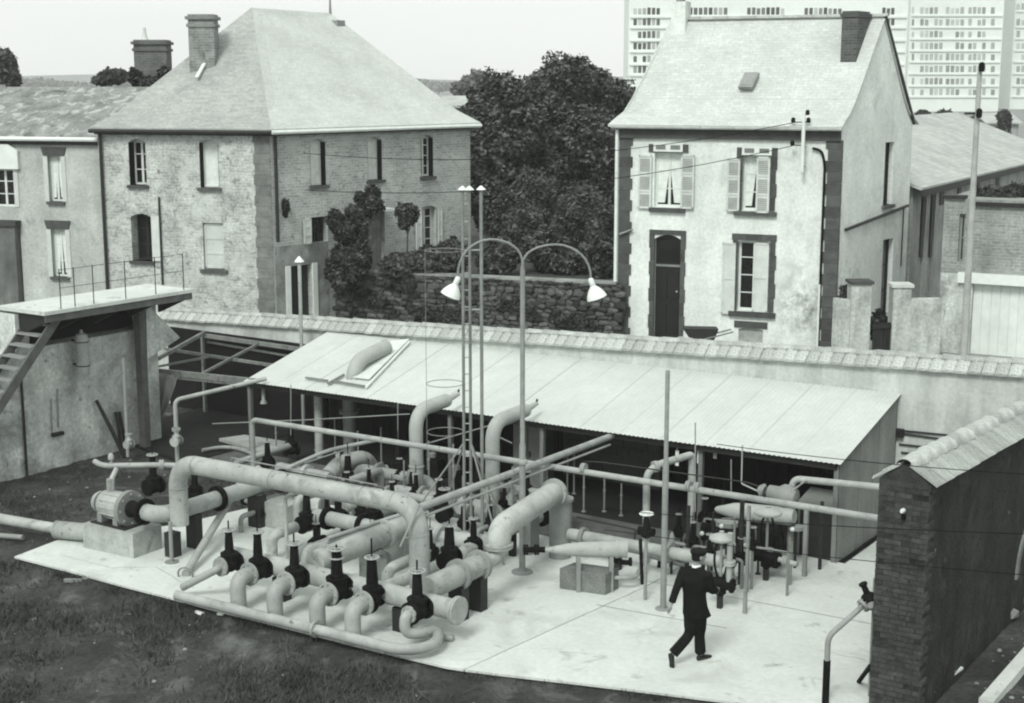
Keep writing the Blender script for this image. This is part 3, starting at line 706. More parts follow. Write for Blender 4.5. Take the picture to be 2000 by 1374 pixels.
# pump set on its concrete plinth
blk = MB(); blk.prism([(-20.98, 16.98, 0), (-19.72, 17.06, 0), (-19.74, 17.76, 0), (-21.0, 17.7, 0)], (0, 0, .46)); tag(build(blk, 'concrete_plinth', CONC2), 'pale concrete plinth under the pump at the left end of the slab', 'plinth')
PZ, PYY = .80, 17.36
pump = thing('pump_set', 'grey motor pump with round flange on the concrete plinth', 'pump', (-20.4, PYY, .462))
mb = MB(); mb.lathe([(.05, 0), (.17, .03), (.20, .09), (.20, .14)], (-21.0, PYY, PZ), (1, 0, 0), 20); build(mb, 'end_cover', PIPE, pump)
mb = MB(); mb.lathe([(.12, 0), (.12, .05), (.21, .07), (.25, .12), (.25, .62), (.22, .68)], (-20.86, PYY, PZ), (1, 0, 0), 22)
for k in range(12):
    t = 2 * math.pi * k / 12; d = V(0, math.cos(t), math.sin(t)); mb.obox(V(-20.70, PYY, PZ) + d * .235 - V(0, -d[2], d[1]) * .008, (.42, 0, 0), d * .03, V(0, -d[2], d[1]) * .016)
build(mb, 'motor', PIPE, pump)
mb = flange_mb((-20.12, PYY, PZ), (1, 0, 0), .33, .10); build(mb, 'casing_flange', PIPE2, pump)
mb = MB(); mb.lathe([(.16, 0), (.14, .12), (.10, .16), (.10, .26)], (-20.07, PYY, PZ), (1, 0, 0), 16); build(mb, 'nozzle', VALVE, pump)
for x in (-20.72, -20.3):
    mb = MB(); mb.box(x - .06, x + .06, PYY - .2, PYY + .2, .462, .66); build(mb, 'foot', PIPE2, pump)
mb = MB(); mb.box(-20.9, -19.98, PYY - .26, PYY + .26, .458, .49); build(mb, 'base_plate', DARK, pump)
mb = MB(); p0 = V(-20.62, PYY, PZ + .2); mb.path([p0, p0 + V(0, 0, .28)], .06, 0, 10); mb.path([p0 + V(.08, 0, .05), p0 + V(.1, 0, .3)], .03, 0, 8); build(mb, 'terminal_box', PIPE, pump)
# small tube manifold above the pump
q0 = V(-20.85, PYY + .05, 1.48); q1 = V(-20.05, PYY + .75, 1.46)
o = pipe('upper_branch_pipe', 'pale slender pipe with small relief cap above the pump', [q0 + V(-.2, -.02, .06), q0, q1, q1 + V(.55, .25, 0)], .05, .1, [(q1, unit(q1 - q0))], fR=1.9)
mb = MB(); mb.tube(p0 + V(0, 0, .2), V(p0[0], PYY + .18, 1.44), .045, n=8); build(mb, 'riser', PIPE, o)
mb = MB(); mb.lathe([(.03, 0), (.03, .06), (.055, .07), (.055, .14), (.03, .18)], q0 + V(.12, .1, .05), n=10); build(mb, 'relief_cap', PIPE, o)
yx = G(450, 968, .78)[0]
pipe('suction_pipe', 'grey flanged pipe running back from the pump past the foot of the arch', [(-19.84, PYY, PZ), (AX0 - .25, PYY, PZ), (yx, 17.9, PZ), (yx, 20.25, PZ)], .155, .3,
     [((yx, 18.72, PZ), (0, 1, 0)), ((-19.72, PYY, PZ), (1, 0, 0))], [(yx - .05, 18.15, .64, .25), (yx, 19.75, .64, .3)], fm=VALVE)
pipe('end_elbow', 'pale rounded pipe elbow with banded flange behind the suction pipe', [(yx, 20.25, PZ), (yx + .1, 20.36, PZ), (yx + .62, 20.1, PZ + .02)], .15, .1, [((yx + .14, 20.3, PZ), (1, -.4, 0))], fm=VALVE)
mb = MB(); mb.prism([(yx - .05, 19.8, 0), (yx + .75, 19.8, 0), (yx + .75, 20.35, 0), (yx - .05, 20.35, 0)], (0, 0, .5)); tag(build(mb, 'support_block', CONC2), 'grey concrete block under the rounded pipe elbow', 'block')
pipe('tee_branch', 'short grey branch rising from the top of the suction pipe', [(yx - .03, 19.5, PZ), (yx - .05, 19.9, PZ + .32)], .075, 0)
pipe('inclined_pipe', 'pale pipe inclined from the slab up to the suction pipe', [G(362, 1122, .04), G(470, 943, .74)], .07, 0)
mb = MB(); mb.torus(G(362, 1122, .05), unit(G(470, 943, .74) - G(362, 1122, .04)), .13, .018, 20, 6); tag(build(mb, 'pipe_clamp', STEEL), 'grey ring clamp at the foot of the inclined pipe', 'clamp')
# pipe entering from the left edge
a, b = G(-60, 1003, .16), G(115, 1034, .16)
pipe('incoming_pipe', 'grey pipe on the soil entering from the left edge of the picture', [a, b], .105, 0)
c = V(-20.93, 17.3, .2); b2 = G(112, 1035, .18)
pipe('pipe_sleeve', 'short thick pale sleeve joining the incoming pipe to the plinth', [b2, c], .165, 0, [(b2, unit(c - b2))], fR=1.06, pair=False)
mb = MB(); mb.path([G(-20, 1045, .0), G(45, 1050, .02)], .05, 0, 8); tag(build(mb, 'buried_pipe', PIPE2), 'half buried grey pipe below the incoming pipe at the left edge', 'pipe')

# middle manifold
pipe('middle_pipe', 'thick pale pipe running back from the manifold between the third and fourth valves', [(-15.42, HY + .12, .72), (-15.42, 19.45, .74)], .2, 0, [((-15.42, 18.9, .73), (0, 1, 0)), ((-15.42, 17.35, .72), (0, 1, 0))], [(-15.42, 18.5, .54, .3)], pm=CONC2, fR=1.3)
pipe('right_pipe', 'thick pale flanged pipe running back from the right end of the manifold', [(-13.1, HY + .1, .74), (-13.1, 18.62, .74)], .185, 0, [((-13.1, 17.9, .74), (0, 1, 0)), ((-13.1, 18.45, .74), (0, 1, 0))], [(-13.1, 17.9, .56, .27), (-13.1, 18.42, .56, .27)], fm=PIPE2, fR=1.35)
pipe('riser_bend', 'big pale pipe rising and bending back to a flanged end right of the mast', [(-13.1, 18.62, .74), (-13.1, 19.0, .74), (-13.08, 19.02, 1.22), (-13.4, 21.2, 1.26)], [.1, .13, .2, .2, .2], .4, [((-13.40, 21.2, 1.26), (-.14, 1, 0)), ((-13.09, 19.0, .93), (0, 0, 1))], fR=1.25, n=18)
mb = MB(); mb.lathe([(.2, 0), (.2, 1.06)], (-13.42, 21.45, 0), n=18); mb.lathe([(.24, 0), (.24, .05)], (-13.42, 21.45, 1.05), n=18); tag(build(mb, 'drum_post', PIPE2), 'stout grey drum under the flanged end of the big bend', 'drum')
mb = MB(); mb.box(-14.1, -13.9, 21.2, 21.5, 0, .95); tag(build(mb, 'support_column', PIPE2), 'square grey column left of the stout drum', 'column')
pipe('cross_pipe', 'long pale pipe running right from the drum towards the regulators', [(-13.2, 21.4, .48), (-10.2, 21.45, .50)], .105, 0, [((-12.9, 21.4, .48), (1, 0, 0)), ((-11.2, 21.43, .49), (1, 0, 0))], [(-12.2, 21.42, .39, .12), (-10.6, 21.45, .39, .12)], fm=PIPE2, fR=1.6)
for dz, lb in ((.16, 'thin dark tube above the long pale pipe right of the drum'),):
    mb = MB(); mb.path([(-13.1, 21.5, .62 + dz), (-11.9, 21.5, .60 + dz), (-11.9, 21.45, .52)], .018, .03, 6); tag(build(mb, 'impulse_tube', DARK), lb, 'tube')
pipe('rear_pipe_run', 'pale pipe under the arch parallel to it in the middle of the field', [(-17.45, 19.35, .62), (-16.05, 19.38, .62)], .135, 0, [((-17.1, 19.35, .62), (1, 0, 0)), ((-16.3, 19.38, .62), (1, 0, 0))], [(-16.7, 19.36, .5, .14)], fm=VALVE)
pipe('twin_pipe', 'slender pale pipe crossing the middle field towards the arch foot, upper of a pair', [G(640, 1052, .95), G(800, 1000, .95)], .035, 0, [], [])
pipe('twin_pipe', 'slender pale pipe crossing the middle field towards the arch foot, lower of a pair', [G(612, 1068, .88), G(795, 1010, .88)], .03, 0)
pipe('low_pipe', 'grey pipe low on the slab behind the fifth and sixth front valves', [(-14.45, 17.35, .32), (-14.35, 19.2, .32)], .11, 0, [((-14.4, 18.6, .32), (0, 1, 0))])
pipe('low_pipe', 'grey pipe low on the slab left of the right pipe', [(-13.85, 17.3, .3), (-13.75, 18.7, .3)], .09, 0)
pipe('bent_stand', 'slender grey stand pipe in the middle field, bent over to the right at its top', [G(562, 1128, 0), V(*G(562, 1128, 0)[:2], HZ(562, 970, G(562, 1128, 0))), G(650, 940, 1.5)], .033, .08)
a = (yx + .75, 20.9, .5)
pipe('far_pipe', 'pale pipe lying behind the arch near its left half', [G(545, 915, .5), G(645, 935, .5)], .13, 0, [(G(600, 926, .5), (1, 0, 0))])
pipe('far_pipe', 'thick pale pipe with rounded end in the rear field below the overhead pipe', [G(640, 930, .45), G(662, 905, .62), G(712, 893, .62), G(728, 915, .3)], .165, .2, [(G(660, 908, .6), (1, .8, 0))])
pipe('far_pipe', 'pale branch pipe in the rear field left of the first roof duct', [G(700, 935, .5), G(762, 915, .5)], .10, 0, [(G(758, 916, .5), (.5, 1, 0))], fm=VALVE)
pipe('far_pipe', 'pale slanting pipe behind the left end of the arch', [G(462, 905, .4), G(568, 870, .4)], .075, 0)
pipe('far_pipe', 'thin pale pipe slanting up to the overhead pipe in the rear field', [G(560, 915, .6), G(640, 880, 1.0), G(745, 858, 1.35)], .04, .2)
pipe('far_pipe', 'pale flanged pipe at the foot of the mast', [G(880, 985, .55), G(962, 1000, .55)], .14, 0, [(G(895, 987, .55), (1, 0, 0)), (G(950, 998, .55), (1, 0, 0))])
pipe('far_pipe', 'second pale pipe at the foot of the mast nearer the arch corner', [G(845, 1050, .5), G(962, 1062, .5)], .15, 0, [(G(862, 1052, .5), (1, 0, 0))])
pipe('far_pipe', 'pale pipe with dark collar in the middle field right of the square block', [G(745, 1045, .5), G(815, 1015, .5)], .13, 0, [(G(770, 1033, .5), (.3, 1, 0))], fm=VALVE)
pipe('far_pipe', 'pale stub behind the middle of the arch', [G(705, 1010, .5), G(775, 985, .6)], .15, 0, [(G(715, 1007, .5), (.3, 1, 0))], fm=PIPE2)
mb = MB(); mb.cbox(G(775, 1092, .0) + V(0, .1, .22), .55, .45, .44); tag(build(mb, 'square_block', CONC2), 'square pale concrete block behind the fifth front valve', 'block')
mb = MB(); mb.prism([G(428, 862, 0), G(478, 855, 0), G(585, 872, 0), G(520, 890, 0)], (0, 0, .07)); tag(build(mb, 'cover_slab', CONC2), 'thin concrete cover slab on the soil in front of the dark bay', 'slab')

# valves in the rear field
for (px, py, z, s, lb, pr_) in (
    (600, 1022, .5, .95, 'black valve with light handwheel under the middle of the arch, nearest the bent stand', 0),
    (661, 1015, .5, .85, 'slim black valve under the middle of the arch', 1),
    (706, 1010, .5, .8, 'black valve beneath the arch near its right half, left of a close pair', 0),
    (727, 1015, .5, .9, 'black valve beneath the arch near its right half, right of a close pair', 0),
    (680, 938, .45, .8, 'black valve rising just behind the arch below the thick rounded pipe', 1),
    (777, 918, .45, .85, 'black valve with light handwheel beside the first roof duct', 1),
    (569, 878, .3, .85, 'black valve with broad light handwheel in front of the dark shed', 1),
    (523, 905, .4, .7, 'small black valve behind the left half of the arch', 1),
    (300, 950, .55, .95, 'black valve with light handwheel just left of the arch foot', 1),
    (381, 965, .4, .8, 'thin black valve on the soil right of the arch foot', 1),
    (878, 1092, .74, .95, 'black valve with handwheel standing on the right pipe', 0),
    (925, 1068, .5, .75, 'black valve at the foot of the mast ladder', 1),
    (806, 960, .4, .7, 'black valve hidden behind the arch corner', 0),
    (868, 1005, .5, .8, 'black valve with light wheel just right of the arch corner', 0)):
    if pr_: put_valve(G(px, py, z), lb, random.uniform(-.8, .8), s, 'valves in the rear field', small, sf)
    else: put_valve(G(px, py, z), lb, random.uniform(-.8, .8), s, 'valves in the rear field')
# light painted globe valves
globe = make_valve('globe_valve', bm=PIPE, wheelR=.15, tall=.7, stem=.02, wm=PIPE); gf = [False]
for (px, py, z, s, lb) in ((345, 862, .62, .62, 'white painted valve below the bent riser left of the dark bay'),
                           (252, 868, .35, .55, 'white painted valve low on the riser pipe beside the whitewashed wall'),
                           (905, 990, .65, .7, 'white painted globe valve beside the mast foot'),
                           (1002, 975, .6, .6, 'white painted globe valve behind the big bend'),
                           (1092, 962, .5, .01, '')):
    if lb: put_valve(G(px, py, z), lb, random.uniform(-.5, .5), s, 'white painted valves', globe, gf)
p = G(345, 858, .62); 
pipe('bent_riser', 'pale riser pipe bent over towards the lower corner of the white roof', [p + V(0, 0, -.6), p, V(p[0], p[1], HZ(345, 782, p)), GY(520, 740, 23.75)], .05, .12, [(p + V(0, 0, .22), (0, 0, 1))], fR=1.9)
p = G(250, 892, 0); pipe('riser_pipe', 'straight pale riser pipe beside the whitewashed wall', [p, V(p[0], p[1], HZ(243, 700, p))], .042, 0)

# overhead pipe and the rear feed
OY = 21.6
a, b = GY(492, 820, OY), GY(1718, 1013, OY)
oh = pipe('overhead_pipe', 'long slender pipe crossing the whole field at head height into the brick pier wall', [(a[0], OY, 0), (a[0], OY, a[2]), (PX0 + .05, OY, b[2] + (PX0 - b[0]) * .012)], .055, .12,
          [(GY(1140, 915, OY), (1, 0, 0)), (GY(1345, 950, OY), (1, 0, 0)), (GY(1362, 953, OY), (1, 0, 0))], fR=1.7)
c0, c1 = GY(1140, 905, OY), GY(1480, 955, OY)
mb = MB(); mb.path([c0 + V(0, .03, .02), c0 + V(.3, .03, .06), c1 + V(-.2, .03, .07), c1 + V(0, .03, .03)], .012, .05, 6); build(mb, 'tracer_tube', DARK, oh)
for px in (1345, 1463):
    q = GY(px, 985, OY); mb = MB(); mb.beam((q[0], OY, 0), (q[0], OY, q[2] - .03), .05, .05); build(mb, 'stand', DARK if px == 1345 else PIPE2, oh)
a, b = GY(1548, 935, 23.3), GY(1718, 946, 23.3)
pipe('rear_feed_pipe', 'short pale pipe leaving the regulator shed towards the brick pier, above the long one', [(a[0], 23.3, 0), (a[0], 23.3, a[2]), (PX0 + .05, 23.3, b[2] + .05)], .06, .14)
pipe('swan_pipe', 'bent pale pipe with a swan neck in front of the dark shed', [GY(1263, 1000, 22.0) * V(1, 1, 0), GY(1263, 925, 22.0), GY(1285, 908, 22.2), GY(1352, 888, 23.1), V(*GY(1352, 888, 23.1)[:2], 0.3)], .065, [.12, .1, .08], [(GY(1280, 912, 22.15), (.5, .9, .1))], fR=1.6)

# bent air ducts in front of and over the lean-to roof
DUCT = mat('duct_paint', 0.36, 0.6, 0.12, 2, 0.12, 0.15, 40, stain=[(0.2, 3, .56, .72)])
def duct(px, py, tip, label, yb=22.35, r=.14):
    x = GY(px, py, yb)[0]; e = GX(tip[0], tip[1], x)
    pts = [(x, yb, -.02), (x, yb, e[2] - .04), (x, e[1] - .35, e[2] + .0)]
    mb = MB(); mb.path(pts + [(x, e[1] + .05, e[2] + .06)], [r, r, r, r, r, r * .95, r * .8, r * .3], [.34, .05], 18, 8)
    # oblique mouth
    o = build(mb, 'air_duct', DUCT); tag(o, label, 'duct', 'bent air ducts over the lean-to roof')
    mb = MB(); mb.tube(V(x, e[1] + .02, e[2] + .03), V(x, e[1] + .06, e[2] + .15), .022, n=6); build(mb, 'mouth_lug', DARK, o)
    mb = MB(); mb.torus(V(x, yb, .9), (0, 0, 1), r, .02, 20, 6); build(mb, 'collar', DUCT, o)
duct(813, 880, (893, 776), 'fat pale duct bending back over the white roof left of the mast')
duct(962, 900, (1046, 795), 'fat pale duct bending back over the white roof beside the lamp post')
p = roofpt(690, 735); e = roofpt(748, 694)
mb = MB(); mb.path([p + V(0, 0, -.5), p + V(0, 0, .30), V(p[0], e[1], e[2] + .2)], .17, .42, 18, 8)
o = build(mb, 'air_duct', DUCT); tag(o, 'fat pale duct rising through the hatch in the white roof', 'duct', 'bent air ducts over the lean-to roof')
mb = MB(); mb.torus(V(p[0], e[1], e[2] + .2), (0, 1, .2), .17, .018, 20, 6); build(mb, 'mouth_rim', DUCT, o)
for px, y0, r, lb in ((622, 24.5, .1, 'pale vertical pipe in the dark shed left of the hatch'), (682, 25.2, .15, 'wide grey pipe in the dark shed right of the hatch')):
    x = GY(px, 800, y0)[0]; zz = ze(x) + (y0 - SYF) * .24 - .1
    if r < .12: pipe('shed_pipe', lb, [(x, y0, -.02), (x, y0, zz - .05), (x - .45, y0 + .1, zz)], r, .25)
    else: pipe('shed_pipe', lb, [(x, y0, -.02), (x, y0, zz)], r, 0, [((x, y0, .95), (0, 0, 1))], material=PIPE2)
for px, y0, zb, lb in ((514, 24.1, 1.15, 'short pale pipe hanging below the lower left corner of the white roof'), ):
    x = GY(px, 750, y0)[0]; mb = MB(); mb.lathe([(.09, 0), (.06, .06), (.045, .08), (.045, ze(x) - zb - .06)], (x, y0, zb), n=12); tag(build(mb, 'vent_stub', PIPE), lb, 'vent')
def rod(px, y0, ya, yb, lb, r=.012, m=None):
    p, q = GY(px, ya, y0), GY(px, yb, y0); mb = MB(); mb.tube(q, p, r, n=6); tag(build(mb, 'thin_rod', m or PIPE2), lb, 'rod', 'thin rods in front of the shed')
rod(568, 23.6, 752, 850, 'thin rod standing above the broad handwheel in front of the dark shed')
rod(777, 23.6, 788, 882, 'thin rod standing left of the first roof duct')
rod(1428, 23.3, 898, 960, 'thin rod behind the overhead pipe, left of the bent thin tube')
rod(1358, 22.6, 826, 1000, 'thin rod rising in front of the white roof right of the tall pole')

# ------------------------------------------------------------------ mast with ladder and vent tubes
MP = G(920, 1085); MH = 6.6
mast = thing('vent_mast', 'tall slender mast of three capped vent tubes with ladder rungs and cage hoops', 'mast', MP)
dx = _r                                               # tubes stand side by side across the view
off = [(-13, 0.0), (0.5, 0.0), (23, .05)]
tubes = []
for k, (o_, dy_) in enumerate(off):
    b_ = MP + V(_r[0], _r[1], 0) * (o_ / 112.0) + V(_f[0], _f[1], 0) * dy_; tubes.append(b_)
    mb = MB(); mb.tube(b_ + V(0, 0, 0 if k < 2 else .3), b_ + V(0, 0, MH), .028 if k != 2 else .032, n=10); t_ = build(mb, 'vent_tube', STEEL, mast)
    mb = MB(); mb.lathe([(.085, 0), (.08, .01), (.03, .055), (.012, .07)], b_ + V(0, 0, MH + .0), n=14); build(mb, 'rain_cap', WHITE, t_)
for i in range(21):
    z = .35 + i * .30; mb = MB(); mb.tube(tubes[0] + V(0, 0, z), tubes[1] + V(0, 0, z), .011, n=6); build(mb, 'rung', PIPE, mast)
for z in (5.55, 4.5):
    mb = MB(); mb.tube(tubes[0] + V(0, 0, z), tubes[2] + V(0, 0, z), .016, n=6); build(mb, 'cross_tie', PIPE, mast)
hc = tubes[0] - V(_r[0], _r[1], 0) * .33
for z in (5.55, 3.18, 2.3):
    mb = MB(); mb.torus(hc + V(0, 0, z), (0, 0, 1), .33, .008, 26, 5); build(mb, 'cage_hoop', STEEL, mast)
mb = MB(); e = hc - V(_r[0], _r[1], 0) * .33; mb.tube(e + V(0, 0, 1.6), e + V(0, 0, 5.55), .005, n=5); build(mb, 'cage_strip', STEEL, mast)
for s_, ft in ((-1.15, .2), (.75, -.55), (.95, .55), (-.55, .5)):
    mb = MB(); e = MP + V(_r[0], _r[1], 0) * s_ * .8 + V(_f[0], _f[1], 0) * ft; mb.tube(e + V(0, 0, .0 if s_ > 0 else .9), tubes[0 if s_ < 0 else 1] + V(0, 0, 2.1), .018, n=6); build(mb, 'brace', PIPE2, mast)

# ------------------------------------------------------------------ double arc lamp
LP = G(1020, 1118); lamp = thing('double_arm_lamp', 'tall lamp post with two arched arms and white enamel shades', 'lamp', LP)
lh = HZ(1024, 520, LP)
mb = MB(); mb.lathe([(.055, 0), (.055, 2.3), (.042, 2.32), (.042, lh - .1), (.03, lh)], LP, n=12); build(mb, 'post', STEEL, lamp)
mb = MB(); mb.lathe([(.19, 0), (.19, .02), (.07, .03), (.07, .08)], LP, n=16); build(mb, 'base_plate', PIPE2, lamp)
mb = MB(); mb.lathe([(.075, 0), (.085, .02), (.085, .07), (.07, .09)], LP + V(0, 0, 1.95), n=12); build(mb, 'collar', PIPE, lamp)
rr2 = V(_r[0], _r[1], 0)
def arm(sgn, yoff, topz, reach, endz, tilt):
    pts = []
    c0 = LP + V(0, 0, lh - .15)
    for k in range(17):
        t = k / 16; ang = math.pi * (1 - t); 
        x_ = sgn * (reach / 2 + reach / 2 * math.cos(ang)); z_ = (topz - lh) * math.sin(ang) ** .8 if t < .999 else 0
        zl = lh + (endz - lh) * max(0, (t - .5) * 2) ** 1.6
        pts.append(LP + rr2 * x_ + V(0, 0, (zl + z_)))
    pts[-1] = LP + rr2 * sgn * (reach) + V(0, 0, endz); pts.insert(0, c0)
    mb = MB(); mb.path(pts, .02, 0, 8); ar = build(mb, 'arm', PIPE2, lamp)
    e = pts[-1]; d = unit(rr2 * sgn * tilt + V(0, 0, -1))
    mb = MB(); mb.lathe([(.03, 0), (.045, .02), (.05, .12), (.035, .16)], e - d * .04, d, 12); build(mb, 'lamp_holder', WHITE, ar)
    mb = MB(); mb.lathe([(.05, .0), (.06, .02), (.10, .06), (.155, .15), (.175, .22), (.168, .22), (.14, .14), (.05, .03)], e + d * .1, d, 20); sh = build(mb, 'lamp_shade', WHITE, ar)
    mb = MB(); mb.sphere(e + d * .2, .06, 10, 6); build(mb, 'bulb', mat('frosted_bulb', .7, .3, .05, 2, 0, 0), sh)
arm(-1, 0, HZ(960, 468, LP), (1022 - 893) / 118.0, HZ(893, 545, LP), .45)
arm(1, 0, HZ(1085, 478, LP), (1160 - 1024) / 118.0, HZ(1160, 548, LP), .35)
# slim capped vent at the back left
p = GY(588, 640, 26.3); vt = thing('capped_vent', 'slim grey vent post with conical cap behind the left end of the white roof', 'vent', (p[0], 26.3, 0))
hz = HZ(588, 512, (p[0], 26.3)); mb = MB(); mb.tube((p[0], 26.3, 0), (p[0], 26.3, hz), .045, n=10); build(mb, 'tube', PIPE, vt)
mb = MB(); mb.lathe([(.12, 0), (.115, .02), (.05, .1), (.015, .14)], (p[0], 26.3, hz), n=14); build(mb, 'conical_cap', WHITE, vt)
# tall plain pole
TP = G(1295, 1190); th = HZ(1295, 725, TP); pole = thing('tall_pole', 'tall plain grey pole standing left of the walking man', 'pole', TP)
mb = MB(); mb.lathe([(.05, 0), (.05, th * .62), (.036, th * .625), (.036, th), (.03, th + .01)], TP, n=12); build(mb, 'shaft', STEEL, pole)
mb = MB(); mb.lathe([(.13, 0), (.13, .015), (.06, .02)], TP + V(0, 0, .003), n=12); build(mb, 'foot_plate', PIPE2, pole)

# ------------------------------------------------------------------ filter tank on stands
t0, t1 = G(1062, 1074, .72), G(1230, 1073, .72); ax = unit(t1 - t0); Lt = np.linalg.norm(t1 - t0)
tk = thing('filter_tank', 'pale torpedo-shaped horizontal tank on two stands', 'tank', V((t0[0] + t1[0]) / 2, (t0[1] + t1[1]) / 2, 0))
mb = MB(); mb.lathe([(.03, 0), (.05, .08 * Lt), (.10, .27 * Lt), (.125, .45 * Lt), (.135, .7 * Lt), (.135, .83 * Lt)], t0, ax, 20); build(mb, 'shell', DUCT, tk)
mb = MB(); mb.lathe([(.152, 0), (.152, .04), (.14, .045), (.14, .16), (.15, .165), (.15, .2), (.06, .21)], t0 + ax * .83 * Lt, ax, 20); build(mb, 'end_flange', DUCT, tk)
sd_ = V(-ax[1], ax[0], 0)
for f_ in (.38, .76):
    c = t0 + ax * Lt * f_; mb = MB(); mb.prism([c - sd_ * .11 + V(0, 0, -c[2]), c + sd_ * .11 + V(0, 0, -c[2]), c + sd_ * .08 + V(0, 0, -.09), c - sd_ * .08 + V(0, 0, -.09)], ax * .07); build(mb, 'saddle', PIPE2, tk)
mb = MB(); e = t0 + ax * Lt * .84 + V(0, 0, -.22); mb.path([e + V(-.15, .0, .1), e, e + ax * .25 - V(0, 0, .02)], .045, .08, 10); mb.lathe([(.075, 0), (.075, .05)], e + ax * .22, ax, 12); build(mb, 'drain_valve', VALVE, tk)
mb = MB(); mb.prism([G(1093, 1150), G(1182, 1163), G(1208, 1150), G(1122, 1138)], (0, 0, .36)); tag(build(mb, 'rough_block', mat('rough_grey_block', .17, .95, .3, 3, .45, .8, 40)), 'rough dark grey concrete block in front of the torpedo-shaped tank', 'block')
w = t0 + V(-.3, -.1, 0); pipe('tank_inlet', 'dark short valve pipe at the pointed end of the torpedo-shaped tank', [t0 + ax * .02, t0 - ax * .35], .05, 0, [(t0 - ax * .12, ax), (t0 - ax * .3, ax)], material=VALVE, fR=1.8)
pipe('hose_pipe', 'pale curved pipe from the tank end running right along the slab', [t0 + ax * Lt * .8 + V(0, 0, -.5), t0 + ax * Lt + V(.1, .05, -.5), G(1262, 1085, .25), G(1380, 1118, .1), G(1440, 1130, .06)], .035, .15)

# ------------------------------------------------------------------ regulator group at the right
p = G(1260, 1172); rs_ = thing('stand_valve', 'black valve with white handwheel on a thin stand pipe left of the tall pole', 'valve', p)
h_ = HZ(1257, 1045, p)
mb = MB(); mb.tube(p, p + V(0, 0, h_), .03, n=8); build(mb, 'stand_pipe', PIPE2, rs_)
mb = MB(); mb.lathe([(.05, 0), (.09, .03), (.10, .12), (.06, .2), (.05, .32), (.04, .36)], p + V(0, 0, h_ - .05), n=12); mb.lathe([(.07, -.14), (.07, .14)], p + V(0, 0, h_ + .06), (1, 0, 0), 12); build(mb, 'body', VALVE, rs_)
build(wheel_mb(p + V(0, 0, h_ + .36), .11), 'handwheel', WHITE, rs_)
mb = MB(); mb.beam(p + V(-.12, .02, h_ - .1), p + V(-.07, .02, .25), .05, .04); build(mb, 'lever', VALVE, rs_)
def regulator(px, py, zb, disc_py, R, label, dome=True):
    b_ = G(px, py, zb); zd_ = HZ(px + 3, disc_py, b_); r_ = thing('pressure_regulator', label, 'regulator', V(b_[0], b_[1], 0)); H_ = zd_ - zb
    mb = MB(); mb.lathe([(.10, -.2), (.07, -.18), (.10, -.1), (.13, 0), (.10, .1), (.07, .18), (.10, .2)], b_, (1, 0, 0), 14); mb.lathe([(.05, -.2), (.1, -.16), (.1, -.05), (.08, .12)], b_, (0, 0, 1), 14); build(mb, 'valve_body', VALVE, r_)
    for s_ in (-1, 1): build(flange_mb(b_ + V(.21 * s_, 0, 0), (1, 0, 0), .12, .03), 'flange', VALVE, r_)
    for s_ in (-1, 1):
        mb = MB(); mb.path([b_ + rr2 * s_ * .05 + V(0, 0, .1), b_ + rr2 * s_ * .11 + V(0, 0, H_ * .45), b_ + rr2 * s_ * .10 + V(0, 0, H_ * .8), b_ + rr2 * s_ * .05 + V(0, 0, H_ - .04)], .02, .08, 8); build(mb, 'yoke_arm', VALVE, r_)
    mb = MB(); mb.tube(b_ + V(0, 0, .1), b_ + V(0, 0, H_), .025, n=8); build(mb, 'spindle', PIPE2, r_)
    mb = MB(); mb.lathe([(.06, -.05), (R * .8, -.03), (R, 0), (R, .025), (R * .85, .05), (R * .4, .085), (.04, .10), (.04, .13)], b_ + V(0, 0, H_), n=22); bolts(mb, b_ + V(0, 0, H_ + .01), (0, 0, 1), R * .92, 12, .012, .03); build(mb, 'diaphragm_cover', DUCT, r_)
    mb = MB(); mb.box(b_[0] - .04, b_[0] + .04, b_[1] - .04, b_[1] + .04, 0, zb - .12); build(mb, 'foot', DARK, r_)
    return b_
r1 = regulator(1407, 1140, .42, 1053, .20, 'pressure regulator with pale mushroom cover just right of the walking man')
r2 = regulator(1497, 1088, .42, 1003, .24, 'large pressure regulator with wide pale cover and dark body below the white tank')
mb = MB(); mb.lathe([(.16, 0), (.19, .1), (.19, .45), (.15, .55)], r2 + V(-.05, .3, -.2), n=14); tag(build(mb, 'black_vessel', VALVE), 'squat black vessel behind the large pressure regulator', 'vessel')
q = G(1465, 1150, .12)
pipe('loop_pipe', 'pale pipe from the nearer regulator turning up beside a dark post', [r1 + V(.2, 0, 0), V(q[0], r1[1], r1[2]), V(q[0], r1[1], 1.3)], .05, .1, [(V(q[0], r1[1], .8), (0, 0, 1))], fR=2.0, posts=[(G(1438, 1210)[0], r1[1], r1[2] - .04, .06)], pm=PIPE2)
pipe('outlet_pipe', 'pale pipe leaving the large regulator to the right towards the grey end wall', [r2 + V(.2, 0, 0), V(SXR - .1, r2[1], r2[2] - .03)], .045, 0, [(r2 + V(.35, 0, 0), (1, 0, 0))], fR=1.9, posts=[(G(1525, 1155)[0], r2[1], r2[2] - .04, .05)], pm=PIPE2)
t0, t1 = GY(1397, 997, 23.1), GY(1552, 1012, 23.1)
wt = thing('white_tank', 'white horizontal tank with slanted nose in the mouth of the regulator shed', 'tank', (t0[0], 23.1, 0))
mb = MB(); ax = unit(t1 - t0); Lw = np.linalg.norm(t1 - t0); mb.lathe([(.03, 0), (.06, .04), (.10, .2), (.15, .38), (.16, .6), (.16, Lw - .1), (.12, Lw)], t0 + V(0, 0, .02), ax, 18); build(mb, 'shell', DUCT, wt)
for f_ in (.3, .8):
    c = t0 + ax * Lw * f_; mb = MB(); mb.box(c[0] - .04, c[0] + .04, 23.0, 23.2, -.02, c[2] - .12); build(mb, 'leg', DARK, wt)
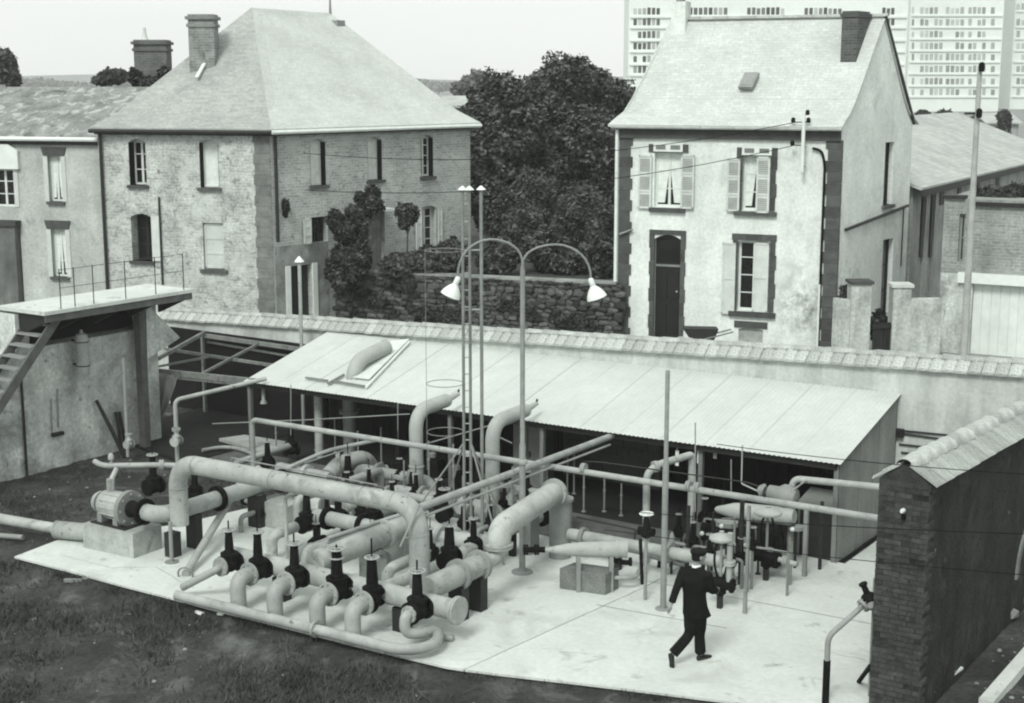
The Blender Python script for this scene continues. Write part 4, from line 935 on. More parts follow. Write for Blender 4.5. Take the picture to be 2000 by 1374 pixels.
p = GY(1530, 968, 23.2); mt_ = thing('motor_head', 'rounded pale motor housing above the white tank', 'motor', p)
mb = MB(); mb.lathe([(.06, -.3), (.12, -.28), (.14, -.1), (.2, -.02), (.22, .1), (.16, .24), (.06, .28)], p, (1, 0, -.1), 18); build(mb, 'housing', PIPE2, mt_)
mb = MB(); mb.lathe([(.1, 0), (.13, .04), (.06, .12)], p + V(-.36, 0, .02), (-1, 0, .2), 12); build(mb, 'inlet_bell', PIPE, mt_)
mb = MB(); mb.box(p[0] - .05, p[0] + .08, 23.14, 23.26, 1.0, p[2] - .1); build(mb, 'bracket', DARK, mt_)
pipe('control_tube', 'thin bent pale tube hanging from the roof edge to the motor housing', [GY(1450, 870, 23.4), GY(1448, 945, 23.4), GY(1485, 962, 23.3)], .014, .04)
pipe('control_tube', 'thin pale tube slanting up from the motor housing to the rear feed pipe', [GY(1520, 980, 23.1), GY(1575, 938, 23.2)], .016, 0)
for i, (px, py0, py1, y_, w_, lb) in enumerate(((1450, 978, 1085, 21.9, .06, 'slim dark post left of the pale upright loop pipe'), (1576, 985, 1090, 22.9, .07, 'grey cabinet post near the end wall of the shed'), (1606, 980, 1075, 23.4, .05, 'dark post against the opening at the end of the shed'))):
    p_ = GY(px, py0, y_); mb = MB(); mb.beam((p_[0], y_, 0), p_, w_, w_); tag(build(mb, 'upright_post', DARK if i != 1 else PIPE2), lb, 'post')
# small instrument stands and boxes among the regulators
for i, (px, py, z, sx, sz, m_, lb) in enumerate(((1420, 1022, .75, .42, .12, PIPE2, 'small grey instrument box behind the mushroom cover'), (1340, 1085, .45, .28, .22, PIPE2, 'small grey valve box left of the walking man'), (1462, 1062, .6, .2, .2, STEEL, 'round grey meter housing beside the dark post'), (1375, 1040, .6, .14, .3, VALVE, 'small black cock valve behind the overhead pipe'), (1312, 1068, .5, .12, .42, PIPE2, 'slim grey bottle stand right of the tall pole'), (1555, 1030, .75, .3, .1, PIPE2, 'flat grey shelf beside the cabinet post'))):
    c = G(px, py, z); r_ = thing('instrument', lb, 'instrument', V(c[0], c[1], 0))
    mb = MB(); mb.lathe([(sx * .3, -sz / 2), (sx * .5, -sz * .35), (sx * .5, sz * .3), (sx * .3, sz / 2), (sx * .15, sz * .6)], c, n=14 if i % 2 else 8); build(mb, 'housing', m_, r_)
    mb = MB(); mb.tube((c[0], c[1], 0), c - V(0, 0, sz * .45), .025, n=8); build(mb, 'stand', DARK, r_)
    mb = MB(); mb.lathe([(.04, 0), (.04, .03), (.02, .05)], c + V(0, -sx * .5, 0), (0, -1, 0), 10); build(mb, 'gauge', WHITE, r_)
ck = thing('hose_cock', 'small black hydrant cock standing on the slab left of the walking man', 'cock', G(1288, 1108))
mb = MB(); mb.lathe([(.05, 0), (.04, .03), (.035, .14), (.05, .16), (.05, .22), (.02, .25)], G(1288, 1108), n=10); build(mb, 'body', VALVE, ck)
mb = MB(); mb.tube(G(1288, 1108) + V(-.06, 0, .19), G(1288, 1108) + V(.06, 0, .19), .015, n=6); build(mb, 'lug', VALVE, ck)
for i, (px, a_, b_, m_) in enumerate(((1323, 880, 910, WHITE), (1366, 872, 906, WHITE), (1397, 880, 896, PIPE2))):
    p_, q_ = GY(px, a_, 23.95), GY(px, b_, 23.95); mb = MB(); mb.box(p_[0] - .035, p_[0] + .035, 23.94, 23.95, q_[2], p_[2]); mb.tube((p_[0], 23.945, p_[2]), (p_[0], 23.945, ze(p_[0]) - .16), .006, n=5)
    tag(build(mb, 'hanging_plate', m_), ['narrow white plate hanging under the eave, left of two', 'narrow white plate hanging under the eave, right of two', 'small grey plate hanging under the eave right of the white ones'][i], 'plate')
bx = GY(1572, 990, 23.9); cabn = thing('meter_cabinet', 'dark lidded cabinet at the right end of the shed', 'cabinet', (bx[0] + .2, 24.0, 0))
mb = MB(); mb.box(bx[0] - .1, bx[0] + .5, 23.95, 24.5, 0, .95); build(mb, 'carcass', DARK, cabn)
mb = MB(); mb.prism([(bx[0] - .16, 23.88, .955), (bx[0] + .56, 23.88, .955), (bx[0] + .56, 24.55, 1.1), (bx[0] - .16, 24.55, 1.1)], (0, 0, .03)); build(mb, 'lid', PIPE2, cabn)

# stand pipe and valve beside the pier
b_ = G(1612, 1374); b_ = V(b_[0] , b_[1], 0); zt_ = HZ(1612, 1244, b_); e_ = V(-6.62, 18.62, HZ(1690, 1172, (-6.62, 18.62)))
sp = thing('stand_pipe', 'bent stand pipe with black foot at the lower right, ending in a black valve', 'pipe', b_)
mb = MB(); mb.lathe([(.05, -.15), (.05, HZ(1612, 1290, b_))], b_, n=12); build(mb, 'tarred_foot', VALVE, sp)
mb = MB(); mb.path([b_ + V(0, 0, .05), b_ + V(0, 0, zt_), e_ + unit(b_ + V(0, 0, zt_) - e_) * .12], .04, .1, 12); build(mb, 'pipe', PIPE2, sp)
d_ = unit(e_ - (b_ + V(0, 0, zt_))); build(flange_mb(e_ - d_ * .12, d_, .10, .04), 'flange', PIPE2, sp)
mb = MB(); mb.lathe([(.06, -.1), (.11, -.06), (.12, 0), (.11, .06), (.06, .1)], e_, d_, 14); mb.lathe([(.05, 0), (.04, .22), (.06, .23), (.06, .26)], e_, V(-.35, -.2, .9), 12); build(mb, 'valve', VALVE, sp)
mb = MB(); mb.box(-6.60, -6.5, 18.66, 18.76, 0.0, 1.72); build(mb, 'backing_post', PIPE2, sp)
mb = MB(); mb.lathe([(.05, 0), (.07, .02), (.07, .1), (.04, .14)], V(-6.56, 18.62, 1.35), (0, -1, .3), 12); build(mb, 'union', PIPE2, sp)
o_ = G(1688, 1330); mb = MB(); mb.beam(o_ + V(-.05, -.1, .0), V(PX0 - .03, PY0 + .1, .55), .05, .04); tag(build(mb, 'leaning_bar', VALVE), 'dark iron bar leaning against the foot of the brick pier', 'bar')
# ------------------------------------------------------------------ the thicket of lesser pipes, valves and uprights
def welds(o, pts, r):
    for c, ax in pts: mb = MB(); mb.torus(c, ax, r, .009, 18, 5); build(mb, 'weld_seam', PIPE2, o)
welds(arch, [((AX0 + .02, AY - .05, 1.32), (0, 0, 1)), ((AX0 + .48, AY - .05, AZ - .02), (1, 0, 0)), ((AX0 + 2.3, AY - .01, AZ), (1, 0, 0)), ((AX1 - 1.1, AY + .03, AZ + .015), (1, 0, 0)), ((AX1 - .46, AY + .045, AZ + .018), (1, 0, 0)), ((AX1, AY + .05, 1.36), (0, 0, 1))], .163)
UPR = ['below the hatch of the white roof', 'midway between hatch and first duct', 'just right of the first roof duct', 'left of the mast ladder', 'between mast and lamp post', 'left of a close pair right of the lamp post', 'right of a close pair right of the lamp post', 'before the grey gravel, third right of the lamp post', 'below the wide pipe in the dark shed', 'beside the overhead pipe left bend', 'right of the broad light handwheel', 'at the mast foot on its left', 'at the mast foot on its right', 'directly before the steel cupboard', 'before the block partition on its left', 'before the block partition on its right', 'left of the first roof duct foot']
for ui, (px, yt, yb) in enumerate(((617, 792, 880), (745, 835, 905), (838, 862, 960), (886, 868, 985), (1001, 912, 1040), (1108, 888, 965), (1121, 884, 965), (1140, 925, 1000), (700, 842, 915), (540, 825, 885), (655, 820, 885), (905, 930, 1050), (955, 940, 1045), (1068, 905, 985), (1180, 935, 1000), (1213, 945, 1008), (790, 900, 985))):
    b_ = G(px, yb); h_ = HZ(px, yt, b_); mb = MB(); mb.lathe([(.05, 0), (.05, .02), (.02, .03), (.02, h_ * .6), (.03, h_ * .6 + .01), (.03, h_ * .6 + .05), (.018, h_ * .6 + .06), (.018, h_)], b_, n=8)
    tag(build(mb, 'slender_upright', PIPE2), 'slender grey upright ' + UPR[ui], 'upright', 'slender uprights in the pipe thicket')
# low flanged runs behind the arch, parallel to the shed
runs = ((-18.6, -16.9, 20.9, .38, .09, 'low pale pipe behind the arch, nearest the pump side'), (-18.2, -15.6, 21.5, .55, .08, 'low pale pipe behind the arch, right below the overhead pipe'), (-17.8, -15.2, 22.1, .42, .11, 'low pale pipe close to the gravel before the shed'),
        (-16.6, -14.4, 20.3, .34, .10, 'low pale pipe between the mast and the arch'), (-19.2, -17.3, 22.7, .5, .12, 'pale pipe on the gravel left of the first roof duct'), (-16.0, -14.2, 22.9, .6, .10, 'pale pipe between the two roof ducts'))
for x0, x1, y, z, r, lb in runs:
    pipe('low_run', lb, [(x0, y, 0), (x0, y, z), (x1, y + .04, z), (x1, y + .04, 0)], r, r * 1.6, [((x0 * .7 + x1 * .3, y, z), (1, 0, 0)), ((x0 * .25 + x1 * .75, y + .03, z), (1, 0, 0))], [((x0 + x1) / 2, y, z - r * .8, .12)], fm=PIPE2, fR=1.7)
# runs square to them
for x, y0, y1, z, r, lb in ((-17.6, 18.4, 20.8, .45, .10, 'pale pipe running back under the left half of the arch'), (-16.7, 18.3, 21.4, .36, .09, 'pale pipe running back under the middle of the arch'), (-14.8, 18.2, 20.6, .40, .10, 'pale pipe running back left of the mast foot'), (-14.15, 19.4, 22.6, .5, .11, 'pale pipe running back between mast and lamp post'), (-18.45, 20.0, 22.6, .6, .08, 'pale pipe running back behind the rounded elbow')):
    pipe('back_run', lb, [(x, y0, 0), (x, y0, z), (x - .04, y1, z), (x - .04, y1, 0)], r, r * 1.6, [((x, y0 * .6 + y1 * .4, z), (0, 1, 0)), ((x, y0 * .2 + y1 * .8, z), (0, 1, 0))], [(x, (y0 + y1) / 2, z - r * .8, .12)], fm=VALVE if x in (-16.7, -14.15) else PIPE2, fR=1.7)
for x, y, z, s, lb in ((-17.9, 21.5, .55, .62, 'black valve on the low pipe below the overhead pipe, left of two'), (-16.2, 21.52, .55, .66, 'black valve on the low pipe below the overhead pipe, right of two'), (-17.2, 22.1, .42, .6, 'black valve close to the gravel before the shed, left of two'), (-15.9, 22.12, .42, .6, 'black valve close to the gravel before the shed, right of two'),
                       (-15.6, 20.3, .34, .62, 'black valve on the low pipe between the mast and the arch'), (-18.1, 22.72, .5, .55, 'black valve on the gravel left of the first roof duct'), (-15.1, 22.92, .6, .6, 'black valve between the two roof ducts'), (-17.6, 19.9, .45, .6, 'black valve under the left half of the arch'), (-14.8, 19.4, .40, .62, 'black valve left of the mast foot'), (-14.17, 21.3, .5, .66, 'black valve between mast and lamp post')):
    put_valve(V(x, y, z), lb, random.choice((0, math.pi / 2)) + random.uniform(-.1, .1), s, 'valves in the rear field', small, sf)
for px, py, w, h, d, lb in ((842, 935, .36, .38, .3, 'black machine box behind the arch corner, left of three'), (880, 920, .34, .30, .3, 'black machine box behind the arch corner, farthest of three'), (888, 957, .30, .34, .3, 'black machine box behind the arch corner, right of three'), (1045, 900, .3, .5, .25, 'black machine box in front of the steel cupboard')):
    c = G(px, py); r_ = thing('machine_box', lb, 'machine', c)
    mb = MB(); mb.box(c[0] - w / 2, c[0] + w / 2, c[1], c[1] + d, .04, .04 + h); build(mb, 'casing', VALVE, r_)
    mb = MB(); mb.lathe([(.06, 0), (.09, .02), (.09, .1), (.04, .13)], c + V(-w * .2, d / 2, h + .04), n=12); build(mb, 'filler_cap', PIPE2, r_)
    mb = MB(); mb.box(c[0] - w / 2 - .04, c[0] + w / 2 + .04, c[1] - .03, c[1] + d + .03, 0, .045); build(mb, 'bed_plate', DARK, r_)
# sagging hose and thin tie tubes
for a_, b_, sg, lb in ((GY(415, 828, 22.6), GY(800, 809, 23.3), .02, 'thin tube strung across the dark shed front from the left to the first duct'), (G(595, 905, .9), G(725, 862, 1.2), .0, 'thin tube slanting up behind the middle of the arch'), (G(830, 868, 1.3), G(955, 832, 1.6), .0, 'thin tube slanting up behind the mast'), (G(955, 845, 1.5), G(1000, 866, 1.3), .0, 'thin tube slanting down between second duct and lamp post')):
    mb = MB(); mb.path([a_, (a_ + b_) / 2 - V(0, 0, sg), b_], .014, .2, 6); tag(build(mb, 'tie_tube', PIPE2), lb, 'tube')
pipe('curved_hose', 'pale curved hose lying on the soil behind the left end of the arch', [G(395, 880, .05), G(440, 872, .05), G(480, 880, .05), G(500, 893, .05)], .045, .4)

# denser regulator group
for px, py, z, s, lb in ((1385, 1085, .5, .55, 'black cock valve right of the man’s beret, nearest him'), (1428, 1098, .5, .5, 'black cock valve between the two pale upright pipes'), (1447, 1092, .45, .55, 'black cock valve at the foot of the slim dark post'), (1470, 1068, .75, .5, 'black cock valve on the pale upright loop pipe'), (1376, 1012, .6, .55, 'black cock valve below the overhead pipe flange'), (1520, 1052, .5, .55, 'black cock valve right of the large regulator body'),
                         (1545, 1020, .75, .45, 'black cock valve under the rear feed pipe'), (1352, 1060, .5, .55, 'black cock valve above the valve box left of the man'), (1412, 1000, .75, .45, 'black cock valve below the nose of the white tank'), (1325, 1040, .5, .5, 'black cock valve right of the tall pole')):
    put_valve(G(px, py, z), lb.replace('’', "'").replace("the man's beret", 'the beret'), random.uniform(0, 3), s, 'small valves among the regulators', small, sf)
for pts, r, lb in (([(1310, 1060, .45), (1385, 1072, .45)], .05, 'pale pipe crossing left of the beret'), ([(1385, 1085, .5), (1450, 1095, .5)], .045, 'pale pipe linking the two regulators, lower'), ([(1376, 1012, .62), (1475, 1030, .62)], .04, 'pale pipe linking the two regulators, upper'), ([(1470, 1068, .75), (1540, 1080, .75)], .035, 'pale tube right of the pale loop pipe'), ([(1345, 1060, .5), (1352, 1000, .9)], .03, 'thin riser beside the slanting dark stand')):
    p_ = [G(*q) for q in pts]; pipe('link_pipe', lb.replace('pale', 'grey'), [V(p_[0][0], p_[0][1], 0)] + p_ + [V(p_[-1][0], p_[-1][1], 0.0)], r * .65, r * 1.4, [((p_[0] + p_[1]) / 2 * V(1, 1, 1), p_[1] - p_[0])] and [((p_[0] + p_[1]) / 2, unit(p_[1] - p_[0]))], fR=1.7, material=STEEL)
for ui, (px, yt, yb) in enumerate(((1390, 1000, 1120), (1432, 1010, 1128), (1480, 1040, 1122), (1508, 1020, 1108), (1558, 985, 1085), (1330, 1000, 1092))):
    b_ = G(px, yb); h_ = HZ(px, yt, b_); mb = MB(); mb.lathe([(.05, 0), (.05, .02), (.022, .03), (.022, h_ * .5), (.035, h_ * .5 + .01), (.035, h_ * .5 + .06), (.02, h_ * .5 + .07), (.02, h_)], b_, n=8)
    tag(build(mb, 'thin_riser', DARK if px in (1390, 1480, 1330) else PIPE2), 'thin ' + ['dark riser just behind the beret', 'pale riser between the two regulators', 'dark riser left of the large regulator body', 'pale riser right of the large regulator body', 'pale riser left of the lidded cabinet', 'dark riser between tall pole and beret'][ui], 'riser', 'thin risers among the regulators')
# lesser bore lines, cocks and risers in the middle of the field
for px0, py0, px1, py1, z, r, lb in ((470, 1010, 545, 985, .3, .05, 'small bore grey line left of the bent stand'), (585, 1075, 650, 1050, .35, .06, 'small bore grey line in front of the thick middle pipe'), (690, 1060, 760, 1085, .3, .05, 'small bore grey line running up to the square block'), (640, 965, 720, 945, .6, .05, 'small bore grey line just below the arch centre'), (845, 1075, 905, 1055, .4, .06, 'small bore grey line right of the arch right leg'), (930, 1040, 985, 1012, .5, .05, 'small bore grey line between mast foot and big bend'), (735, 965, 800, 985, .7, .05, 'small bore grey line beneath the right bend of the arch'), (430, 960, 500, 985, .3, .05, 'small bore grey line beside the suction pipe')):
    p_, q_ = G(px0, py0, z), G(px1, py1, z); pipe('small_bore_line', lb, [p_ * V(1, 1, 0), p_, q_, q_ * V(1, 1, 0)], r, r * 2, [((p_ * .6 + q_ * .4), unit(q_ - p_)), ((p_ * .3 + q_ * .7), unit(q_ - p_))], material=PIPE2, fR=1.9, fm=VALVE)
for px, py, z, s, lb in ((507, 1000, .3, .5, 'small black cock on the line left of the bent stand'), (618, 1062, .35, .55, 'small black cock before the thick middle pipe'), (724, 1070, .3, .55, 'small black cock beside the square block'), (678, 955, .6, .5, 'small black cock below the arch centre'), (875, 1064, .4, .0, ''), (957, 1025, .5, .55, 'small black cock between mast foot and big bend'), (766, 975, .7, .5, 'small black cock beneath the right bend of the arch'), (905, 1025, .5, .55, 'small black cock left of the mast foot'), (985, 985, .5, .5, 'small black cock behind the big bend'), (1035, 1010, .4, .5, 'small black cock under the big bend')):
    if s: put_valve(G(px, py, z), lb, random.uniform(0, 3), s, 'small cocks in the middle field', small, sf)
# faint joints and drains in the slab
JT = mat('slab_joint_grit', .16, .95, .3, 6, .3, .3, 40)
for a_, b_ in ((G(1225, 1128), G(1715, 1222)), (G(1165, 1182), G(1420, 1228))):
    d_ = unit(b_ - a_); n_ = V(-d_[1], d_[0], 0) * .007; mb = MB(); mb.add([a_ - n_ + V(0, 0, .006), b_ - n_ + V(0, 0, .006), b_ + n_ + V(0, 0, .006), a_ + n_ + V(0, 0, .006)], [(0, 1, 2, 3)]); struct(mb, 'slab_joint', JT)
# ------------------------------------------------------------------ house kit
class WP:
    """a vertical wall plane from P0 to P1; s runs along it, n points out to the viewer"""
    def __init__(s, P0, P1):
        s.P = V(P0[0], P0[1], 0); d = V(P1[0] - P0[0], P1[1] - P0[1], 0); s.L = float(np.linalg.norm(d)); s.D = d / s.L
        n = V(s.D[1], -s.D[0], 0); s.N = n if np.dot(n, -s.P) > 0 else -n
    def pix(s, px, py):
        d = ray(px, py); k = np.dot(s.P - _C, s.N) / np.dot(d, s.N); q = _C + d * k
        return float(np.dot(q - s.P, s.D)), float(q[2])
    def at(s, a, n, z): return s.P + s.D * a + s.N * n + V(0, 0, z)
    def box(s, mb, s0, s1, n0, n1, z0, z1):
        mb.obox(s.at(s0, n0, z0), s.D * (s1 - s0), s.N * (n1 - n0), V(0, 0, z1 - z0)); return mb
    def rect(s, x0, x1, y0, y1):
        a = s.pix(x0, (y0 + y1) / 2)[0]; b = s.pix(x1, (y0 + y1) / 2)[0]; xm = (x0 + x1) / 2
        return dict(s0=a, s1=b, z0=s.pix(xm, y1)[1], z1=s.pix(xm, y0)[1], arch=0.0)
def wall_mesh(W, L, z0, z1, ops, t=.28, s_start=0.0):
    mb = MB(); ss = sorted({s_start, L} | {o['s0'] for o in ops} | {o['s1'] for o in ops}); zs = sorted({z0, z1} | {o['z0'] for o in ops} | {o['z1'] for o in ops})
    ss = [a for a in ss if s_start <= a <= L]; zs = [a for a in zs if z0 <= a <= z1]
    def quad(p): mb.add(p, [(0, 1, 2, 3)])
    for a, b in zip(ss[:-1], ss[1:]):
        for c, d in zip(zs[:-1], zs[1:]):
            m, q = (a + b) / 2, (c + d) / 2
            if any(o['s0'] < m < o['s1'] and o['z0'] < q < o['z1'] for o in ops): continue
            quad([W.at(a, 0, c), W.at(b, 0, c), W.at(b, 0, d), W.at(a, 0, d)])
    for o in ops:
        a, b, c, d = o['s0'], o['s1'], o['z0'], o['z1']; r = o['arch']
        quad([W.at(a, 0, c), W.at(a, -t, c), W.at(a, -t, d), W.at(a, 0, d)]); quad([W.at(b, 0, c), W.at(b, 0, d), W.at(b, -t, d), W.at(b, -t, c)])
        quad([W.at(a, 0, c), W.at(b, 0, c), W.at(b, -t, c), W.at(a, -t, c)])
        if r <= 0: quad([W.at(a, 0, d), W.at(a, -t, d), W.at(b, -t, d), W.at(b, 0, d)])
        else:
            n = 8; pr = None
            for k in range(n + 1):
                u = k / n; sx = a + (b - a) * u; zz = d - r * (2 * u - 1) ** 2
                if pr: quad([W.at(pr[0], 0, pr[1]), W.at(sx, 0, zz), W.at(sx, 0, d), W.at(pr[0], 0, d)]); quad([W.at(pr[0], 0, pr[1]), W.at(pr[0], -t, pr[1]), W.at(sx, -t, zz), W.at(sx, 0, zz)])
                pr = (sx, zz)
    # make every face look outward or into the openings consistently
    return mb
FRAMEW = mat('white_window_frame', 0.68, 0.5, 0.08, 3, 0.08, 0.1, 40)
CURT = mat('lace_curtain', 0.75, 0.9, 0.12, 6, 0.2, 0.3, 30)
LOUV = mat('weathered_louvre', 0.30, 0.7, 0.2, 4, 0.2, 0.2, 40)
SHUT = mat('pale_shutter', 0.58, 0.65, 0.12, 3, 0.15, 0.2, 40, rnd=0.08)
DOORM = mat('dark_door_paint', 0.012, 0.45, 0.2, 3, 0.15, 0.2, 40)
def window(house, W, o, depth=.16, cols=2, rows=3, curtain=0.0, fm=None, sill=None, fw=.06, blind=False, shade_jambs=False):
    a, b, c, d = o['s0'], o['s1'], o['z0'], o['z1']; fm = fm or FRAMEW; mb = MB()
    W.box(mb, a, b, -depth - .05, -depth, c, c + fw); W.box(mb, a, b, -depth - .05, -depth, d - fw - o['arch'] * .6, d)
    W.box(mb, a, a + fw, -depth - .05, -depth + .002, c, d); W.box(mb, b - fw, b, -depth - .05, -depth + .002, c, d)
    for k in range(1, cols): m = a + (b - a) * k / cols; W.box(mb, m - .035, m + .035, -depth - .04, -depth + .006, c + fw, d - fw)
    for k in range(1, rows): m = c + (d - c) * k / rows; W.box(mb, a + fw, b - fw, -depth - .035, -depth - .006, m - .014, m + .014)
    w = build(mb, 'window', fm, house)
    for i in range(cols):
        for j in range(rows):
            m = MB(); x0 = a + (b - a) * i / cols; x1 = a + (b - a) * (i + 1) / cols; z0 = c + (d - c) * j / rows; z1 = c + (d - c) * (j + 1) / rows
            m.add([W.at(x0, -depth - .03, z0), W.at(x1, -depth - .03, z0), W.at(x1, -depth - .03, z1), W.at(x0, -depth - .03, z1)], [(0, 1, 2, 3)]); build(m, 'pane', GLASS if not blind else CURT, w)
    if curtain:
        for sd in (0, 1):
            n = 9; pts = []
            for k in range(n):
                u = k / (n - 1); wd = (b - a) * .5 * curtain
                for t in (0, 1):
                    taper = 1.0 if t else (0.55 if curtain < 1.02 else 1)
                    x = (a + fw + wd * u * taper) if sd == 0 else (b - fw - wd * u * taper)
                    pts.append(W.at(x, -depth - .015 + .004 * math.sin(k * 2.4), c + fw + .05 if t == 0 else d - fw))
            m = MB(); m.add(pts, [(2 * k, 2 * k + 2, 2 * k + 3, 2 * k + 1) for k in range(n - 1)], True); build(m, 'curtain', CURT, w)
    if shade_jambs:
        for s0_, s1_ in ((a, a + .015), (b - .015, b)): m = MB(); W.box(m, s0_, s1_, -depth, -.004, c, d - o['arch']); build(m, 'jamb_shade', VALVE, w)  # black strips paint the shade of the window reveal
    if sill is not None:
        m = MB(); W.box(m, a - .07, b + .07, -depth, .09, c - .09, c); build(m, 'sill', sill, w)
    return w
def shutter(house, W, s0, s1, z0, z1, n=.05, panels=3, m=None, ang=0.0, brace=False):
    m = m or SHUT; mb = MB(); fr = .05
    W.box(mb, s0, s1, n, n + .022, z0, z1)
    for a, b, c, d in ((s0, s1, z0, z0 + fr), (s0, s1, z1 - fr, z1), (s0, s0 + fr, z0, z1), (s1 - fr, s1, z0, z1)): W.box(mb, a, b, n + .023, n + .038, c, d)
    for k in range(1, panels): zz = z0 + (z1 - z0) * k / panels; W.box(mb, s0 + fr, s1 - fr, n + .0231, n + .037, zz - .03, zz + .03)
    o = build(mb, 'shutter', m, house)
    if not brace:
        for k in range(panels):
            za = z0 + (z1 - z0) * k / panels + .06; zb = z0 + (z1 - z0) * (k + 1) / panels - .06; nl = 7; mm = MB()
            for q in range(nl):
                zz = za + (zb - za) * q / nl; mm.obox(W.at(s0 + fr, n + .024, zz), W.D * (s1 - s0 - 2 * fr), W.N * .012 + V(0, 0, -.02), V(0, 0, .01))
            build(mm, 'louvre_panel', LOUV, o)
    return o
def surround(house, W, o, w, m, proud=.03, sides=True, top=None, arch=0.0, name='stone_surround'):
    a, b, c, d = o['s0'], o['s1'], o['z0'], o['z1']; top = top or w; mb = MB(); k = 0; nst = max(3, int((d - c) / .34))
    if sides:
        for sd in (0, 1):
            for q in range(nst):
                z0 = c + (d - c) * q / nst; z1 = c + (d - c) * (q + 1) / nst; ww = w * (1.0 if q % 2 else .82)
                m_ = MB(); W.box(m_, a - ww if sd == 0 else b, a if sd == 0 else b + ww, -.1, proud, z0 + .004, z1 - .004); build(m_, name, m, house)
    m_ = MB(); n = 3
    for q in range(n):
        x0 = a - w + (b - a + 2 * w) * q / n; x1 = a - w + (b - a + 2 * w) * (q + 1) / n
        m_ = MB(); W.box(m_, x0 + .003, x1 - .003, -.02, proud + .006, d, d + top); build(m_, 'lintel_stone', m, house)

# ------------------------------------------------------------------ right house
RHW = mat('pale_house_render', 0.72, 0.92, 0.12, 0.8, 0.18, 0.3, 30, stain=[(0.50, 1.0, 0.54, 0.74), (0.24, 2.6, 0.68, 0.80)], streak=0.10, spot=[(tuple(GD(1575, 605, 38.6)), 1.1, .10, .40, .60), (tuple(GD(1255, 600, 39.5)), .8, .16, .45, .6), (tuple(GD(1400, 640, 38.8)), .8, .22, .5, .62), (tuple(GD(1690, 560, 38.8)), 1.3, .25, .48, .64)])
STONE = mat('dark_granite_quoin', 0.075, 0.9, 0.25, 5, 0.3, 0.4, 40, rnd=0.22)
SLATE = mat('sky_sheen_slate', 0.52, 0.45, 0.10, 0.9, 0.17, 0.5, 40, brick=dict(w=.21, h=.10, m=.005, c=.06, mc=.84), spec=0.3, stain=[(.44, 1.1, .56, .76), (.60, 3.5, .64, .76)])  # sky sheen on the slates put into the pale base colour
SLATE2 = mat('shaded_slate', 0.35, 0.55, 0.14, 0.8, 0.22, 0.5, 40, brick=dict(w=.21, h=.10, m=.005, c=.10, mc=.8), spec=0.3, stain=[(.25, 1.3, .55, .74), (.42, 4, .64, .74)])  # darker copy of the slate, painting the less lit roof faces
BASEZ = 1.35
A = GD(1645, 251, 38.5); zE = float(A[2]); B = G(1206, 246, zE); Cg = G(1783, 243, zE)
rh = thing('white_house', 'white rendered two-storey house with steep slate roof and granite quoins', 'house', V((A[0] + B[0]) / 2, (A[1] + B[1]) / 2 + 2, BASEZ))
WF = WP(B, A); WS = WP(A, Cg)
ow = [WF.rect(1278, 1332, 298, 405), WF.rect(1450, 1505, 305, 412), WF.rect(1277, 1328, 459, 668), WF.rect(1440, 1503, 470, 608), WF.rect(1442, 1490, 641, 670)]
ow[2]['arch'] = .12; ow[3]['arch'] = .05; ow[4]['arch'] = .05
build(wall_mesh(WF, WF.L, BASEZ - .3, zE - .02, ow), 'front_wall', RHW, rh)
os_ = [WS.rect(1727, 1744, 278, 400), WS.rect(1722, 1742, 468, 620)]
build(wall_mesh(WS, WS.L, BASEZ - .3, zE - .02, os_), 'side_wall', RHW, rh)
Mr = (A + Cg) / 2; zR = HZ(1716, 36, Mr); R1 = V(Mr[0], Mr[1], zR); sh_ = B - A; R0 = R1 + V(sh_[0], sh_[1], 0); Dg = Cg + V(sh_[0], sh_[1], 0)
R0 = R0 + V(.25, 0.05, 0)
def gp(a, t, sag): a = V(a[0], a[1], zE); q = a + (R1 - a) * t; return q + V(0, 0, sag - .06)
mb = MB(); mb.prism([V(A[0], A[1], zE - .02), V(Cg[0], Cg[1], zE - .02), gp(Cg, .16, -.12), gp(Cg, .3, -.17), gp(Cg, .5, -.14), gp(Cg, .75, -.06), R1 - V(0, 0, .06), gp(A, .75, -.06), gp(A, .5, -.14), gp(A, .3, -.17), gp(A, .16, -.12)], -WS.N * .25); build(mb, 'gable', RHW, rh)
mb = MB(); mb.add([V(B[0], B[1], BASEZ - .3), V(Dg[0], Dg[1], BASEZ - .3), V(Dg[0], Dg[1], zE), V(B[0], B[1], zE), R0, V(Cg[0], Cg[1], BASEZ - .3), V(Cg[0], Cg[1], zE)], [(1, 0, 3, 2), (3, 4, 2), (5, 1, 2, 6)]); build(mb, 'rear_wall', RHW, rh)
